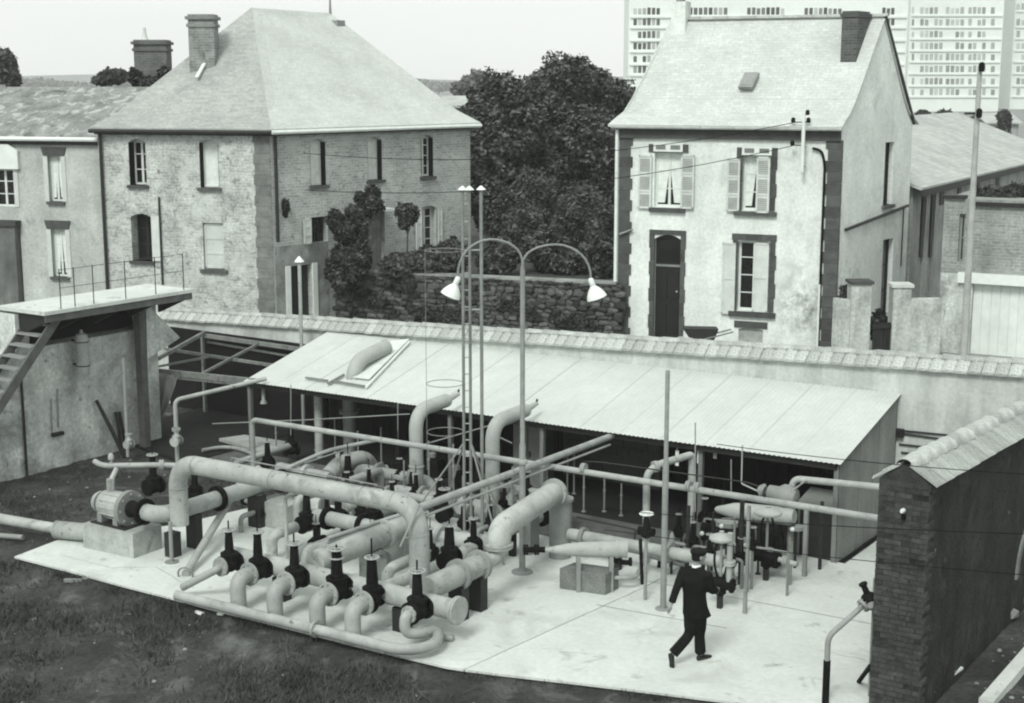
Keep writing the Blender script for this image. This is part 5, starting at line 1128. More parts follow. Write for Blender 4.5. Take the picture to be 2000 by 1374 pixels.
def bell_roof(e0, e1, r0, r1, out, th=.06):
    """eave e0-e1, ridge r0-r1, with a bell-cast flare at the eave; solid"""
    rows = []; flare = unit(e0 - e1) * .10
    for t, sag, o_ in ((0, 0, .24), (.07, -.03, .12), (.16, -.12, .0), (.3, -.17, 0), (.5, -.14, 0), (.75, -.06, 0), (1, 0, 0)):
        row = []
        for k, (e, r) in enumerate(((e0, r0), (e1, r1))):
            row.append(e + (r - e) * t + out * o_ + V(0, 0, .04 + sag) + (flare * (o_ / .24) if k == 0 else 0))
        rows.append(row)
    mb = MB(); pts = [p for r in rows for p in r]; n = len(rows)
    low = [p - V(0, 0, th) for p in pts]
    f = [(2 * i, 2 * i + 1, 2 * i + 3, 2 * i + 2) for i in range(n - 1)]
    k = 2 * n; f += [(k + 2 * i + 1, k + 2 * i, k + 2 * i + 2, k + 2 * i + 3) for i in range(n - 1)]
    f += [(k, k + 1, 1, 0), (k + 2 * n - 1, k + 2 * n - 2, 2 * n - 2, 2 * n - 1)]
    for i in range(n - 1): f += [(2 * i, 2 * i + 2, k + 2 * i + 2, k + 2 * i), (2 * i + 3, 2 * i + 1, k + 2 * i + 1, k + 2 * i + 3)]
    mb.add(pts + low, f); return mb
ov = unit(V(sh_[0], sh_[1], 0)) * .16
E0, E1 = V(B[0], B[1], zE) + ov * .6 + WF.N * .0, V(A[0], A[1], zE) - ov * .25
F0, F1 = V(Dg[0], Dg[1], zE) + ov * .6, V(Cg[0], Cg[1], zE) - ov * .25
rf = build(bell_roof(E0, E1, R0 + ov * .5, R1 - ov * .25, WF.N), 'roof', SLATE, rh, uv=True)
build(bell_roof(F1, F0, R1 - ov * .25, R0 + ov * .5, -WF.N), 'rear_roof', SLATE, rh, uv=True)
# ridge tiles
rd = unit(R0 - R1); Lr = np.linalg.norm(R0 - R1); rtm = ridge_mesh(.42, .10, .09); ang = math.atan2(rd[1], rd[0]); rtme = rtm.data('ridge_tile')
for k in range(int(Lr / .4) + 1):
    o = link(rtme, 'ridge_tile', TILE, rf, R1 + rd * (.1 + k * .4) + V(0, 0, .05) - OFF[rf.name]); o.rotation_euler = (0, 0, ang)
# verge line, gutter, frieze, quoins
mb = MB(); mb.beam(V(*(F1 + V(0, 0, .02))), R1 - ov * .25 + V(0, 0, .06), .05, .10); build(mb, 'verge_board', DARK, rh)
mb = MB(); mb.path([E0 - V(0, 0, .03) + WF.N * .25, E1 - V(0, 0, .03) + WF.N * .25], .045, 0, 10); build(mb, 'gutter', PIPE, rh)
mb = MB(); WF.box(mb, 0.02, WF.L - .02, .002, .09, zE - .33, zE - .03); build(mb, 'frieze', STONE, rh)
hq = .30; n = int((zE - .3 - BASEZ) / hq)
for sd in (0, 1):
    for k in range(n + 1):
        z0 = BASEZ + k * hq - .02; z1 = min(z0 + hq, zE - .305); w_ = .34 if k % 2 else .40
        mb = MB(); WF.box(mb, .08 if sd == 0 else WF.L - w_, w_ + .06 if sd == 0 else WF.L + .03, -.12, .035, z0 + .006, z1 - .006); build(mb, 'quoin', STONE, rh)
for i in (0, 1): surround(rh, WF, ow[i], .17, STONE, top=.22, sides=(i == 1))
m_ = MB(); WF.box(m_, ow[0]['s0'] - .12, ow[0]['s1'] + .12, .0, .1, ow[0]['z0'] - .14, ow[0]['z0'] - .02); build(m_, 'stone_sill', STONE, rh)
m_ = MB(); WF.box(m_, ow[1]['s0'] - .2, ow[1]['s1'] + .2, .0, .1, ow[1]['z0'] - .14, ow[1]['z0'] - .02); build(m_, 'stone_sill', STONE, rh)
surround(rh, WF, ow[2], .15, STONE, top=.13); surround(rh, WF, ow[3], .17, STONE, top=.17)
m_ = MB(); WF.box(m_, ow[3]['s0'] - .2, ow[3]['s1'] + .2, .0, .1, ow[3]['z0'] - .16, ow[3]['z0'] - .02); build(m_, 'stone_sill', STONE, rh)
m_ = MB(); WF.box(m_, ow[4]['s0'] - .12, ow[4]['s1'] + .12, .0, .03, ow[4]['z1'], ow[4]['z1'] + .18); build(m_, 'lintel_stone', STONE, rh)
window(rh, WF, ow[0], cols=2, rows=3, curtain=.92); window(rh, WF, ow[1], cols=2, rows=3, curtain=.8); window(rh, WF, ow[3], cols=2, rows=4); mb = MB(); WF.box(mb, ow[4]['s0'], ow[4]['s1'], -.15, -.06, ow[4]['z0'], ow[4]['z1']); build(mb, 'cellar_infill', CONC2, rh)
for i in (0, 1):   # transom lights with two small panes
    o = ow[i]; zt0, zt1 = o['z1'] + .02, o['z1'] + .26; mb = MB(); a, b = o['s0'] - .02, o['s1'] + .02
    WF.box(mb, a, b, .04, .07, zt0, zt1); tb = build(mb, 'transom_box', FRAMEW, rh)
    for k in (0, 1):
        m_ = MB(); w_ = (b - a) / 2; WF.box(m_, a + k * w_ + .07, a + (k + 1) * w_ - .07, .071, .076, zt0 + .06, zt1 - .06); build(m_, 'pane', mat('grey_light', .18, .3, .2, 4, .2, 0), tb)
def sh(x0, x1, y0, y1, **k): q = WF.rect(x0, x1, y0, y1); return shutter(rh, WF, q['s0'], q['s1'], q['z0'], q['z1'], **k)
sh(1248, 1274, 303, 407); sh(1331, 1357, 303, 408); sh(1421, 1446, 310, 413); sh(1479, 1505, 306, 416, n=.1); sh(1411, 1437, 474, 613, panels=2, brace=True); sh(1472, 1502, 474, 609, panels=2, brace=True, n=.08)
# front door with fanlight
o = ow[2]; mb = MB(); WF.box(mb, o['s0'], o['s1'], -.2, -.15, o['z0'], o['z1']); dr = build(mb, 'door', DOORM, rh)
for k, (u0, u1) in enumerate(((.1, .45), (.55, .9))):
    for v0, v1 in ((.08, .34), (.40, .66)):
        m_ = MB(); ww = o['s1'] - o['s0']; hh = o['z1'] - o['z0']; WF.box(m_, o['s0'] + u0 * ww, o['s0'] + u1 * ww, -.149, -.13, o['z0'] + v0 * hh, o['z0'] + v1 * hh); build(m_, 'door_panel', DOORM, dr)
m_ = MB(); WF.box(m_, o['s0'], o['s1'], -.149, -.11, o['z0'] + .70 * hh, o['z0'] + .72 * hh); build(m_, 'transom_bar', STEEL, dr)
m_ = MB(); WF.box(m_, o['s0'] + .06, o['s1'] - .06, -.149, -.14, o['z0'] + .74 * hh, o['z0'] + .93 * hh); build(m_, 'pane', GLASS, dr)
m_ = MB(); m_.sphere(WF.at(o['s1'] - .12, -.1, o['z0'] + .47 * hh), .035, 8, 6); build(m_, 'handle', PIPE, dr)
for q in os_:
    window(rh, WS, q, depth=.14, cols=1, rows=3, fm=DARK, sill=STONE)
# drainpipes, cable and bracket
mb = MB(); mb.tube(WF.at(.02, .08, BASEZ - .1), WF.at(.02, .08, zE - .1), .05, n=8); build(mb, 'drainpipe', WHITE, rh)
q = WF.pix(1612, 320); mb = MB(); mb.path([WF.at(WF.pix(1588, 290)[0], .06, WF.pix(1588, 290)[1]), WF.at(WF.pix(1606, 294)[0], .07, WF.pix(1606, 294)[1]), WF.at(q[0], .07, q[1]), WF.at(q[0], .07, BASEZ)], .035, .2, 8); build(mb, 'service_cable', VALVE, rh)
q = WF.pix(1602, 555); mb = MB(); mb.tube(WF.at(q[0], .08, BASEZ - .1), WF.at(q[0], .08, q[1]), .035, n=8); build(mb, 'drainpipe', WHITE, rh)
a_, b_ = WS.pix(1648, 449), WS.pix(1769, 402); mb = MB(); mb.tube(WS.at(a_[0], .06, a_[1]), WS.at(b_[0], .06, b_[1]), .045, n=8); build(mb, 'sloping_pipe', DARK, rh)
a_, b_ = WS.pix(1762, 405), WS.pix(1757, 520); mb = MB(); mb.tube(WS.at(a_[0], .05, a_[1]), WS.at(a_[0] - .01, .05, b_[1]), .02, n=6); build(mb, 'thin_pipe', DARK, rh)
a_, b_ = WF.pix(1212, 457), WF.pix(1238, 448); mb = MB(); mb.tube(WF.at(a_[0], .1, a_[1]), WF.at(b_[0], .1, b_[1]), .03, n=6); build(mb, 'sloping_pipe', PIPE2, rh)
# chimneys and roof light
CHB = mat('chimney_brick', 0.09, 0.9, 0.2, 3, 0.3, 0.5, 30, brick=dict(w=.23, h=.075, m=.01, c=.25, mc=1.5))
def rh_roof(px, py):
    n_ = unit(np.cross(E1 - E0, R0 - E0)); d = ray(px, py); return _C + d * (np.dot(E0 - _C, n_) / np.dot(d, n_))
c0 = rh_roof(1686, 96); u_ = WF.D; zc = HZ(1690, 22, c0)
cl, cr = rh_roof(1671, 92), rh_roof(1714, 90)
mb = MB(); a0 = V(*(R1 + u_ * (-.74))); a0[2] = c0[2] - .9; SDn = -WS.D; mb.obox(a0 + SDn * .95, u_ * .42, -SDn * .8, V(0, 0, zc - a0[2])); ch = build(mb, 'chimney', CHB, rf, uv=True)
mb = MB(); mb.obox(a0 + SDn * .99 - u_ * .04 + V(0, 0, zc - a0[2] - .16), u_ * .50, -SDn * .88, V(0, 0, .10)); build(mb, 'chimney_band', CHB, rf)
mb = MB(); q = rh_roof(1300, 84); mb.obox(R0 - u_ * -.02 + V(0, 0, -1.0) + WF.N * .3, u_ * .42, -WF.N * .55, V(0, 0, 1.55)); build(mb, 'chimney', RHW, rf)
for k in (0, 1): mb = MB(); mb.lathe([(.10, 0), (.09, .3), (.11, .32), (.11, .36)], R0 + u_ * .22 + WF.N * (.15 - k * .25) + V(0, 0, .55), n=10); build(mb, 'chimney_pot', PIPE2, rf)
mb = MB(); n_ = unit(np.cross(E1 - E0, R0 - E0)); n_ = n_ if n_[2] > 0 else -n_
p0, p1, p2, p3 = rh_roof(1443, 176), rh_roof(1470, 176), rh_roof(1484, 147), rh_roof(1456, 147); mb.prism([p0, p1, p2, p3], n_ * .12); sk = build(mb, 'roof_light', PIPE2, rf)
c_ = (p0 + p1 + p2 + p3) / 4; mb = MB(); mb.prism([c_ + (p - c_) * .75 + n_ * .121 for p in (p0, p1, p2, p3)], n_ * .01); build(mb, 'pane', mat('sky_glass', .25, .15, .2, 2, 0, 0, spec=.6), sk)
# electric bracket on the facade
brk = WF.pix(1572, 300); bz = WF.pix(1572, 222)[1]
br = thing('insulator_bracket', 'white insulator bracket with dark fitting at the right of the white house front', 'bracket', WF.at(brk[0], .12, brk[1] - .2))
mb = MB(); mb.tube(WF.at(brk[0], .28, WF.pix(1572, 335)[1]), WF.at(brk[0], .28, bz), .05, n=8); build(mb, 'mast', WHITE, br)
for py_ in (288, 325): q = WF.pix(1572, py_)[1]; mb = MB(); mb.tube(WF.at(brk[0], .0, q), WF.at(brk[0], .3, q), .02, n=6); build(mb, 'strut', PIPE2, br)
for dx_, py_ in ((.09, 225), (-.28, 240), (-.28, 285), (.12, 240)): q = WF.pix(1572, py_)[1]; mb = MB(); mb.lathe([(.03, 0), (.06, .03), (.05, .12), (.03, .14)], WF.at(brk[0] + dx_, .28, q), n=10); mb.tube(WF.at(brk[0], .28, q + .02), WF.at(brk[0] + dx_, .28, q + .02), .015, n=5); build(mb, 'insulator', VALVE, br)

# ------------------------------------------------------------------ left house, blunt corner
BRKL = mat('limewashed_brick', 0.42, 0.93, 0.3, 1.1, 0.45, 0.6, 25, brick=dict(w=.24, h=.085, m=.012, c=.2, mc=1.2, wob=.12), stain=[(0.62, 1.5, 0.48, 0.72), (0.20, 5.0, 0.56, 0.70), (0.6, 9, .60, .7), (.10, 12, .66, .72)])
BRKR = mat('grey_brick', 0.40, 0.93, 0.22, 1.0, 0.28, 0.5, 35, brick=dict(w=.24, h=.085, m=.012, c=.18, mc=1.3, wob=.06), stain=[(0.48, 1.6, 0.52, 0.72), (0.18, 6, 0.58, 0.70), (.48, 11, .62, .7)])
PLAST = mat('dark_plaster', 0.20, 0.95, 0.25, 1.2, 0.35, 0.3, 20, stain=[(.36, 1.4, .50, .70), (.11, 4, .56, .7)])
K = GD(527, 252, 42.0); zL = float(K[2]); Lc = G(190, 249, zL); Rc = G(918, 240, zL)
lh_ = thing('brick_corner_house', 'large old brick house with a blunt corner and broad hipped slate roof', 'house', V(K[0], K[1] + 3, BASEZ))
WL, WR = WP(Lc, K), WP(K, Rc)
ol = [WL.rect(252, 285, 272, 362), WL.rect(390, 427, 273, 367), WL.rect(257, 297, 418, 510), WL.rect(397, 437, 436, 527)]
orr = [WR.rect(606, 636, 272, 363), WR.rect(718, 746, 268, 352), WR.rect(822, 846, 264, 345), WR.rect(606, 640, 424, 474), WR.rect(716, 752, 414, 532), WR.rect(822, 852, 402, 490), WR.rect(568, 610, 518, 622)]
for o in ol[:3] + orr[:3] + [orr[5]]: o['arch'] = .10
build(wall_mesh(WL, WL.L, BASEZ - .3, zL - .02, ol, t=.5), 'left_wall', BRKL, lh_, uv=True)
build(wall_mesh(WR, WR.L, BASEZ - .3, zL - .02, orr, t=.5), 'right_wall', BRKR, lh_, uv=True)
window(lh_, WL, ol[0], depth=.30, cols=2, rows=3, sill=STONE, shade_jambs=True); window(lh_, WL, ol[1], depth=.22, cols=1, rows=1, blind=True, sill=STONE, shade_jambs=True); window(lh_, WL, ol[2], depth=.36, cols=2, rows=3, fm=DARK, sill=STONE)
shutter(lh_, WL, ol[3]['s0'] + .02, ol[3]['s1'] - .02, ol[3]['z0'] + .03, ol[3]['z1'] - .02, n=-.1, panels=3, brace=True)
m_ = MB(); WL.box(m_, ol[3]['s0'] - .1, ol[3]['s1'] + .1, -.05, .08, ol[3]['z0'] - .1, ol[3]['z0']); build(m_, 'stone_sill', STONE, lh_)
m_ = MB(); WL.box(m_, ol[2]['s1'] + .02, ol[2]['s1'] + .32, .03, .06, ol[2]['z0'] + .02, ol[2]['z1'] - .05); build(m_, 'shutter', SHUT, lh_)
for o in orr[:3]: window(lh_, WR, o, depth=.2, shade_jambs=True, cols=2 if o is orr[2] else 1, rows=4 if o is orr[2] else 1, blind=o is not orr[2], sill=STONE)
window(lh_, WR, orr[3], depth=.2, cols=2, rows=2, fm=DARK); q = orr[3]; shutter(lh_, WR, q['s0'] - .32, q['s0'] - .02, q['z0'], q['z1'], brace=True)
window(lh_, WR, orr[5], depth=.2, cols=2, rows=4); q = orr[5]; shutter(lh_, WR, q['s0'] - .30, q['s0'] - .02, q['z0'], q['z1'] - .05, brace=True); shutter(lh_, WR, q['s1'] + .02, q['s1'] + .22, q['z0'], q['z1'] - .05, brace=True)
for q, m_, nm in ((orr[4], PLAST, 'garden door'), (orr[6], DARK, 'street door')):
    mb = MB(); WR.box(mb, q['s0'], q['s1'], -.24, -.19, q['z0'], q['z1']); d_ = build(mb, 'door', m_, lh_)
    for k in range(4):
        mm = MB(); w_ = (q['s1'] - q['s0']) / 4; WR.box(mm, q['s0'] + k * w_ + .01, q['s0'] + (k + 1) * w_ - .01, -.189, -.175, q['z0'] + .05, q['z1'] - .05); build(mm, 'door_plank', m_, d_)
q = orr[6]
for sd in (0, 1): mb = MB(); WR.box(mb, q['s0'] - .2 if sd == 0 else q['s1'] + .01, q['s0'] - .01 if sd == 0 else q['s1'] + .2, -.1, .04, q['z0'], q['z1'] + .02); build(mb, 'white_jamb', WHITE, lh_)
q = orr[4]; mb = MB(); WR.box(mb, q['s0'] - .35, q['s0'] + .75, .02, .5, q['z1'] + .05, q['z1'] + .12); build(mb, 'door_canopy', WHITE, lh_)
mb = MB(); WR.box(mb, .05, WR.pix(640, 560)[0], .004, .03, BASEZ - .2, WR.pix(580, 478)[1]); 
# plaster dado around the street door is split so that it clears the doorway
q = orr[6]; top = WR.pix(580, 478)[1]
for s0_, s1_, z0_, z1_ in ((.05, q['s0'] - .21, BASEZ - .2, top), (q['s1'] + .21, WR.pix(642, 560)[0], BASEZ - .2, top), (q['s0'] - .21, q['s1'] + .21, q['z1'] + .03, top)):
    mb = MB(); WR.box(mb, s0_, s1_, .002, .012, z0_, z1_); build(mb, 'plaster_dado', PLAST, lh_)
for k in range(int((zL - BASEZ - .1) / .3)):
    z0_ = BASEZ + k * .3; w_ = .50 if k % 2 else .54
    mb = MB(); WL.box(mb, WL.L - w_, WL.L + .0, -.1, .02, z0_ + .004, z0_ + .296); build(mb, 'quoin', mat('sooty_brick', .17, .95, .3, 4, .4, .4, 40, rnd=.12), lh_)
# roof: two visible hips meeting at the corner hip
eo = .26
def outp(P, n1, n2=None):
    v = n1 if n2 is None else (n1 + n2) / (1 + np.dot(n1, n2)); return V(P[0], P[1], zL) + v * eo
Lr_ = outp(Lc, WL.N) - WL.D * .12; Kr = outp(K, WL.N, WR.N); Rr_ = outp(Rc, WR.N) + WR.D * .25
P1 = GD(492, 20, 46.5); P2 = GD(645, 22, 50.0); zP = (P1[2] + P2[2]) / 2; P1[2] = P2[2] = zP
BR = Rr_ - WR.N * 9.0; BL = Lr_ + WR.D * 9.5 - WL.D * .5; BL[2] = zL; BR[2] = zL
def hip(pts, name, m):
    lo = [p - V(0, 0, .07) for p in pts]; mb = MB(); n = len(pts)
    # soften the eave with a small kick: split near the eave edge
    mb.add(pts + lo, [tuple(range(n)), tuple(reversed(range(n, 2 * n)))] + [(i, n + i, n + (i + 1) % n, (i + 1) % n) for i in range(n)])
    return build(mb, name, m, lh_, uv=True)
def hip_kick(e0, e1, r0, r1, name, m):
    """sloping face with a flatter skirt along the eave"""
    k = .16; s0, s1 = e0 + (r0 - e0) * k, e1 + (r1 - e1) * k; dz = V(0, 0, -.16); s0 = s0 + dz; s1 = s1 + dz
    rows = [[e0, e1], [s0, s1], [r0, r1]]; mb = MB(); pts = [p for r in rows for p in r]; lo = [p - V(0, 0, .06) for p in pts]
    f = [(0, 1, 3, 2), (2, 3, 5, 4)]; f += [tuple(reversed([i + 6 for i in q])) for q in f]; f += [(6, 7, 1, 0), (10, 4, 5, 11), (0, 2, 8, 6), (2, 4, 10, 8), (3, 1, 7, 9), (5, 3, 9, 11)]
    mb.add(pts + lo, f); return build(mb, name, m, lh_, uv=True)
rfl = hip_kick(Lr_, Kr, P1 - WL.D * .02, P1, 'left_roof', SLATE2); rfr = hip_kick(Kr, Rr_, P1, P2, 'right_roof', SLATE)
hip_kick(Rr_, BR, P2, P2 + V(0, .02, 0), 'far_roof', SLATE); hip_kick(BR, BL, P2, P1, 'rear_roof', SLATE2); hip_kick(BL, Lr_, P1 + V(0, .02, 0), P1 - WL.D * .02, 'end_roof', SLATE2)
mb = MB(); mb.add([V(Lc[0], Lc[1], BASEZ - .3), V(BL[0], BL[1], BASEZ - .3), V(BL[0], BL[1], zL), V(Lc[0], Lc[1], zL), V(Rc[0], Rc[1], BASEZ - .3), V(BR[0], BR[1], BASEZ - .3), V(BR[0], BR[1], zL), V(Rc[0], Rc[1], zL)], [(0, 3, 2, 1), (4, 5, 6, 7), (1, 2, 6, 5)]); build(mb, 'rear_wall', BRKR, lh_, uv=True)
for nm, a_, b_, m_ in (('gutter', Lr_, Kr, DARK), ('gutter', Kr, Rr_, WHITE)):
    mb = MB(); mb.tube(a_ - V(0, 0, .1), b_ - V(0, 0, .1), .06, n=8); build(mb, nm, m_, lh_)
for W_ in (WL, WR): mb = MB(); W_.box(mb, .0, W_.L, .002, .2, zL - .20, zL - .11); build(mb, 'soffit_board', DARK, lh_)
mb = MB(); mb.tube(WR.at(.12, .08, WR.pix(530, 474)[1]), WR.at(.12, .08, zL - .1), .05, n=8); build(mb, 'drainpipe', DARK, lh_)
mb = MB(); mb.tube(WL.at(.12, .08, BASEZ), WL.at(.12, .08, zL - .1), .05, n=8); build(mb, 'drainpipe', DARK, lh_)
q = WL.pix(312, 385); mb = MB(); mb.tube(WL.at(q[0], .06, BASEZ + 1.2), WL.at(q[0], .06, q[1]), .03, n=6); build(mb, 'thin_pipe', DARK, lh_)
CHB2 = mat('chimney_brick_pale', 0.22, 0.9, 0.25, 3, 0.3, 0.5, 30, brick=dict(w=.23, h=.08, m=.01, c=.2, mc=1.4), stain=[(.12, 2, .55, .7)])
def chim(house, px0, px1, ytop, ybase, dist, m, parts_name='chimney', dep=.7):
    a_, b_ = GD(px0, ybase, dist), GD(px1, ybase, dist); zt_ = GD(px0, ytop, dist)[2]; w_ = np.linalg.norm((b_ - a_)[:2]); u = unit(V(*(b_ - a_)[:2], 0)); nn = V(_f[0], _f[1], 0)
    z0 = min(a_[2], b_[2]) - .9; mb = MB(); mb.obox(V(a_[0], a_[1], z0), u * w_, nn * dep, V(0, 0, zt_ - z0)); c = build(mb, parts_name, m, house, uv=True)
    for dz_, e_ in ((.06, .07), (.28, .045)):
        mb = MB(); mb.obox(V(a_[0], a_[1], zt_ - dz_ - .09) - u * e_ - nn * e_, u * (w_ + 2 * e_), nn * (dep + 2 * e_), V(0, 0, .09)); build(mb, 'chimney_band', m, c)
    return c, V(a_[0], a_[1], zt_) + u * w_ / 2 + nn * dep / 2
c, t_ = chim(lh_, 370, 420, 28, 128, 44.6, CHB2)
def lroof(px, py, up=.05):
    n_ = unit(np.cross(Kr - Lr_, P1 - Lr_)); d = ray(px, py); q = Lr_ + V(0, 0, up); return _C + d * (np.dot(q - _C, n_) / np.dot(d, n_))
mb = MB(); a_, b_ = lroof(384, 152), lroof(424, 80); mb.beam(a_, b_, .10, .05); build(mb, 'lead_flashing', WHITE, c)
mb = MB(); mb.lathe([(.05, 0), (.03, .5)], P2 - V(0, 0, .05), n=8); mb.cbox(P2 + V(.3, -.1, -.4), .5, .4, .3); build(mb, 'ridge_finial', PIPE2, rfr)

# ------------------------------------------------------------------ far left house
FHM = mat('roughcast_grey', 0.46, 0.95, 0.18, 1.0, 0.25, 0.4, 30, stain=[(.2, 1.5, .58, .74)], streak=.15)
MOSS = mat('mossy_tiles', 0.24, 0.95, 0.35, 1.6, 0.4, 0.8, 25, stain=[(.46, 2.6, .52, .62), (.10, 2.0, .56, .68)], dist=.06)
f0 = V(Lc[0], Lc[1], 0) - WL.N * .25; f1 = f0 - WL.D * 7.0
WFH = WP(f1, f0); zF = HZ(100, 270, f0 - WL.D * 1.5)
fh = thing('roughcast_house', 'low roughcast house with mossy roof at the left edge', 'house', V(f0[0] - 3, f0[1] + 2, BASEZ))
oh_ = [WFH.rect(95, 121, 305, 394), WFH.rect(102, 130, 448, 541), WFH.rect(-14, 28, 330, 404), WFH.rect(-20, 44, 440, 605)]
build(wall_mesh(WFH, WFH.L, BASEZ - .3, zF, oh_, t=.25), 'front_wall', FHM, fh)
PALE = mat('pale_stone_trim', .55, .9, .12, 3, .15, .3, 30)
for i, q in enumerate(oh_[:3]):
    window(fh, WFH, q, depth=.14, cols=2, rows=3, curtain=.7 if i < 2 else 0, sill=STONE if i < 2 else None)
    for sd in (0, 1): mb = MB(); WFH.box(mb, q['s0'] - .15 if sd == 0 else q['s1'], q['s0'] if sd == 0 else q['s1'] + .15, -.05, .025, q['z0'], q['z1']); build(mb, 'pale_jamb', PALE, fh)
    mb = MB(); a_, b_, z_ = q['s0'], q['s1'], q['z1']
    if i < 2: mb.prism([WFH.at(a_ - .12, 0, z_), WFH.at(b_ + .12, 0, z_), WFH.at(b_ + .2, 0, z_ + .26), WFH.at(a_ - .2, 0, z_ + .26)], WFH.N * .04); build(mb, 'lintel', STONE, fh)
    else: mb.prism([WFH.at(a_ - .25, 0, z_), WFH.at(b_ + .25, 0, z_), WFH.at(b_ + .25, 0, z_ + .55), WFH.at((a_ + b_) / 2, 0, z_ + .95), WFH.at(a_ - .25, 0, z_ + .55)], WFH.N * .12); build(mb, 'pediment', WHITE, fh)
q = oh_[3]; PILR = mat('grey_pier_render', .16, .9, .25, 2, .25, .4, 30, streak=.4)
mb = MB(); WFH.box(mb, q['s0'], q['s1'] - .05, -.2, .22, q['z0'], q['z1']); build(mb, 'projecting_pier', PILR, fh)
mb = MB(); WFH.box(mb, q['s0'] - .1, q['s1'] + .05, -.18, .3, q['z1'] + .002, q['z1'] + .16); build(mb, 'pier_cap', STONE, fh)
e0, e1 = WFH.at(-.3, .2, zF + .02), WFH.at(WFH.L - .02, .2, zF + .02); rz = HZ(150, 170, f0 - WFH.N * 3.0); r0, r1 = WFH.at(-.3, -3.0, rz), WFH.at(WFH.L + 2.0, -3.0, rz)
mb = MB(); mb.prism([e0, e1, r1, r0], V(0, 0, -.1)); build(mb, 'roof', MOSS, fh)
mb = MB(); mb.prism([r0, r1, WFH.at(WFH.L + 2.0, -6.2, zF), WFH.at(-.3, -6.2, zF)], V(0, 0, -.1)); build(mb, 'rear_roof', MOSS, fh)
mb = MB(); mb.tube(e0 - V(0, 0, .05), e1 - V(0, 0, .05), .065, n=8); build(mb, 'gutter', WHITE, fh)
mb = MB(); WFH.box(mb, .1, WFH.L - .1, .002, .12, zF - .2, zF - .08); build(mb, 'eave_board', DARK, fh)
mb = MB(); mb.add([WFH.at(0, 0, BASEZ), WFH.at(0, -6, BASEZ), WFH.at(0, -6, zF), WFH.at(0, 0, zF), WFH.at(0, -3, rz)], [(0, 3, 4, 2, 1)]); build(mb, 'gable', FHM, fh)
c, t_ = chim(fh, 264, 327, 78, 170, 49.5, mat('sooty_chimney', .12, .9, .25, 3, .3, .5, 30, brick=dict(w=.23, h=.08, m=.01, c=.2, mc=1.4)), dep=.8)
mb = MB(); mb.lathe([(.14, 0), (.08, .12), (.05, .4), (.02, .42)], t_ - V(_r[0], _r[1], 0) * .25, n=10); build(mb, 'chimney_pot', PALE, c)

# ------------------------------------------------------------------ buildings at the right
ZB = BASEZ
BARN = mat('barn_wall', 0.34, 0.95, 0.25, 1.0, 0.25, 0.4, 30, streak=.3, stain=[(.18, 1.5, .56, .72)])
BRK3 = mat('yard_brick', 0.30, 0.95, 0.2, 1.2, 0.3, 0.5, 30, brick=dict(w=.24, h=.085, m=.012, c=.15, mc=1.2), stain=[(.18, 1.6, .58, .72)], streak=.25)
SLATE3 = mat('pale_fibre_roof', 0.40, 0.7, 0.14, 0.8, 0.2, 0.4, 30, brick=dict(w=.5, h=.22, m=.01, c=.10, mc=.8))
barn = thing('long_barn', 'long barn with pale sloping roof behind the white house gable', 'barn', GD(1850, 600, 46) * V(1, 1, 0) + V(0, 0, ZB))
b0, b1 = GD(1784, 360, 43.0), GD(2040, 301, 53.0); zb_ = b0[2]; b1 = G(2040, 301, zb_) if False else V(b1[0], b1[1], zb_)
b1 = G(2060, 298, zb_)
WB = WP(b0, b1)
ups = [WB.rect(1905, 1912, 340, 372), WB.rect(1835, 1843, 362, 400), WB.rect(1870, 1876, 350, 385), WB.rect(1945, 1951, 330, 365)]
ups = [u for u in ups if 0 < u['s0'] < u['s1'] < WB.L]
build(wall_mesh(WB, WB.L, ZB - .3, zb_ - .05, [], t=.25), 'wall', BARN, barn)
for u in ups:
    mb = MB(); WB.box(mb, u['s0'], u['s1'], .003, .03, u['z0'], u['z1']); build(mb, 'shutter', DARK, barn)
for px in (1800, 1818):
    q = WB.pix(px, 420)[0]; mb = MB(); WB.box(mb, q - .12, q + .14, .003, .06, WB.pix(px, 500)[1], WB.pix(px, 378)[1]); build(mb, 'door_leaf', DARK, barn)
    mb = MB(); WB.box(mb, q + .18, q + .26, .003, .09, ZB, zb_ - .1); build(mb, 'post', PIPE2, barn)
back = -WB.N * 4.6
e0, e1 = WB.at(-.3, .35, zb_ - .08), WB.at(WB.L, .35, zb_ - .08); rr_ = HZ(1850, 236, b0 + back + WB.D * 2)
mb = MB(); mb.prism([e0, e1, e1 + back + V(0, 0, rr_ - zb_), e0 + back + V(0, 0, rr_ - zb_)], V(0, 0, -.1)); build(mb, 'roof', SLATE3, barn, uv=True)
mb = MB(); mb.beam(e0 - V(0, 0, .16), e1 - V(0, 0, .16), .08, .2); build(mb, 'fascia', DARK, barn)
mb = MB(); mb.prism([e0 + back + V(0, 0, rr_ - zb_ - .02), e1 + back + V(0, 0, rr_ - zb_ - .02), e1 + back * 1.3, e0 + back * 1.3], V(0, 0, -.1)); build(mb, 'rear_roof', SLATE3, barn, uv=True)
mb = MB(); mb.add([WB.at(0, 0, ZB), WB.at(0, -6, ZB), WB.at(0, -6, zb_ + .8), WB.at(0, -4.6, rr_ - .2), WB.at(0, 0, zb_)], [(0, 1, 2, 3, 4)]); build(mb, 'gable', BARN, barn)
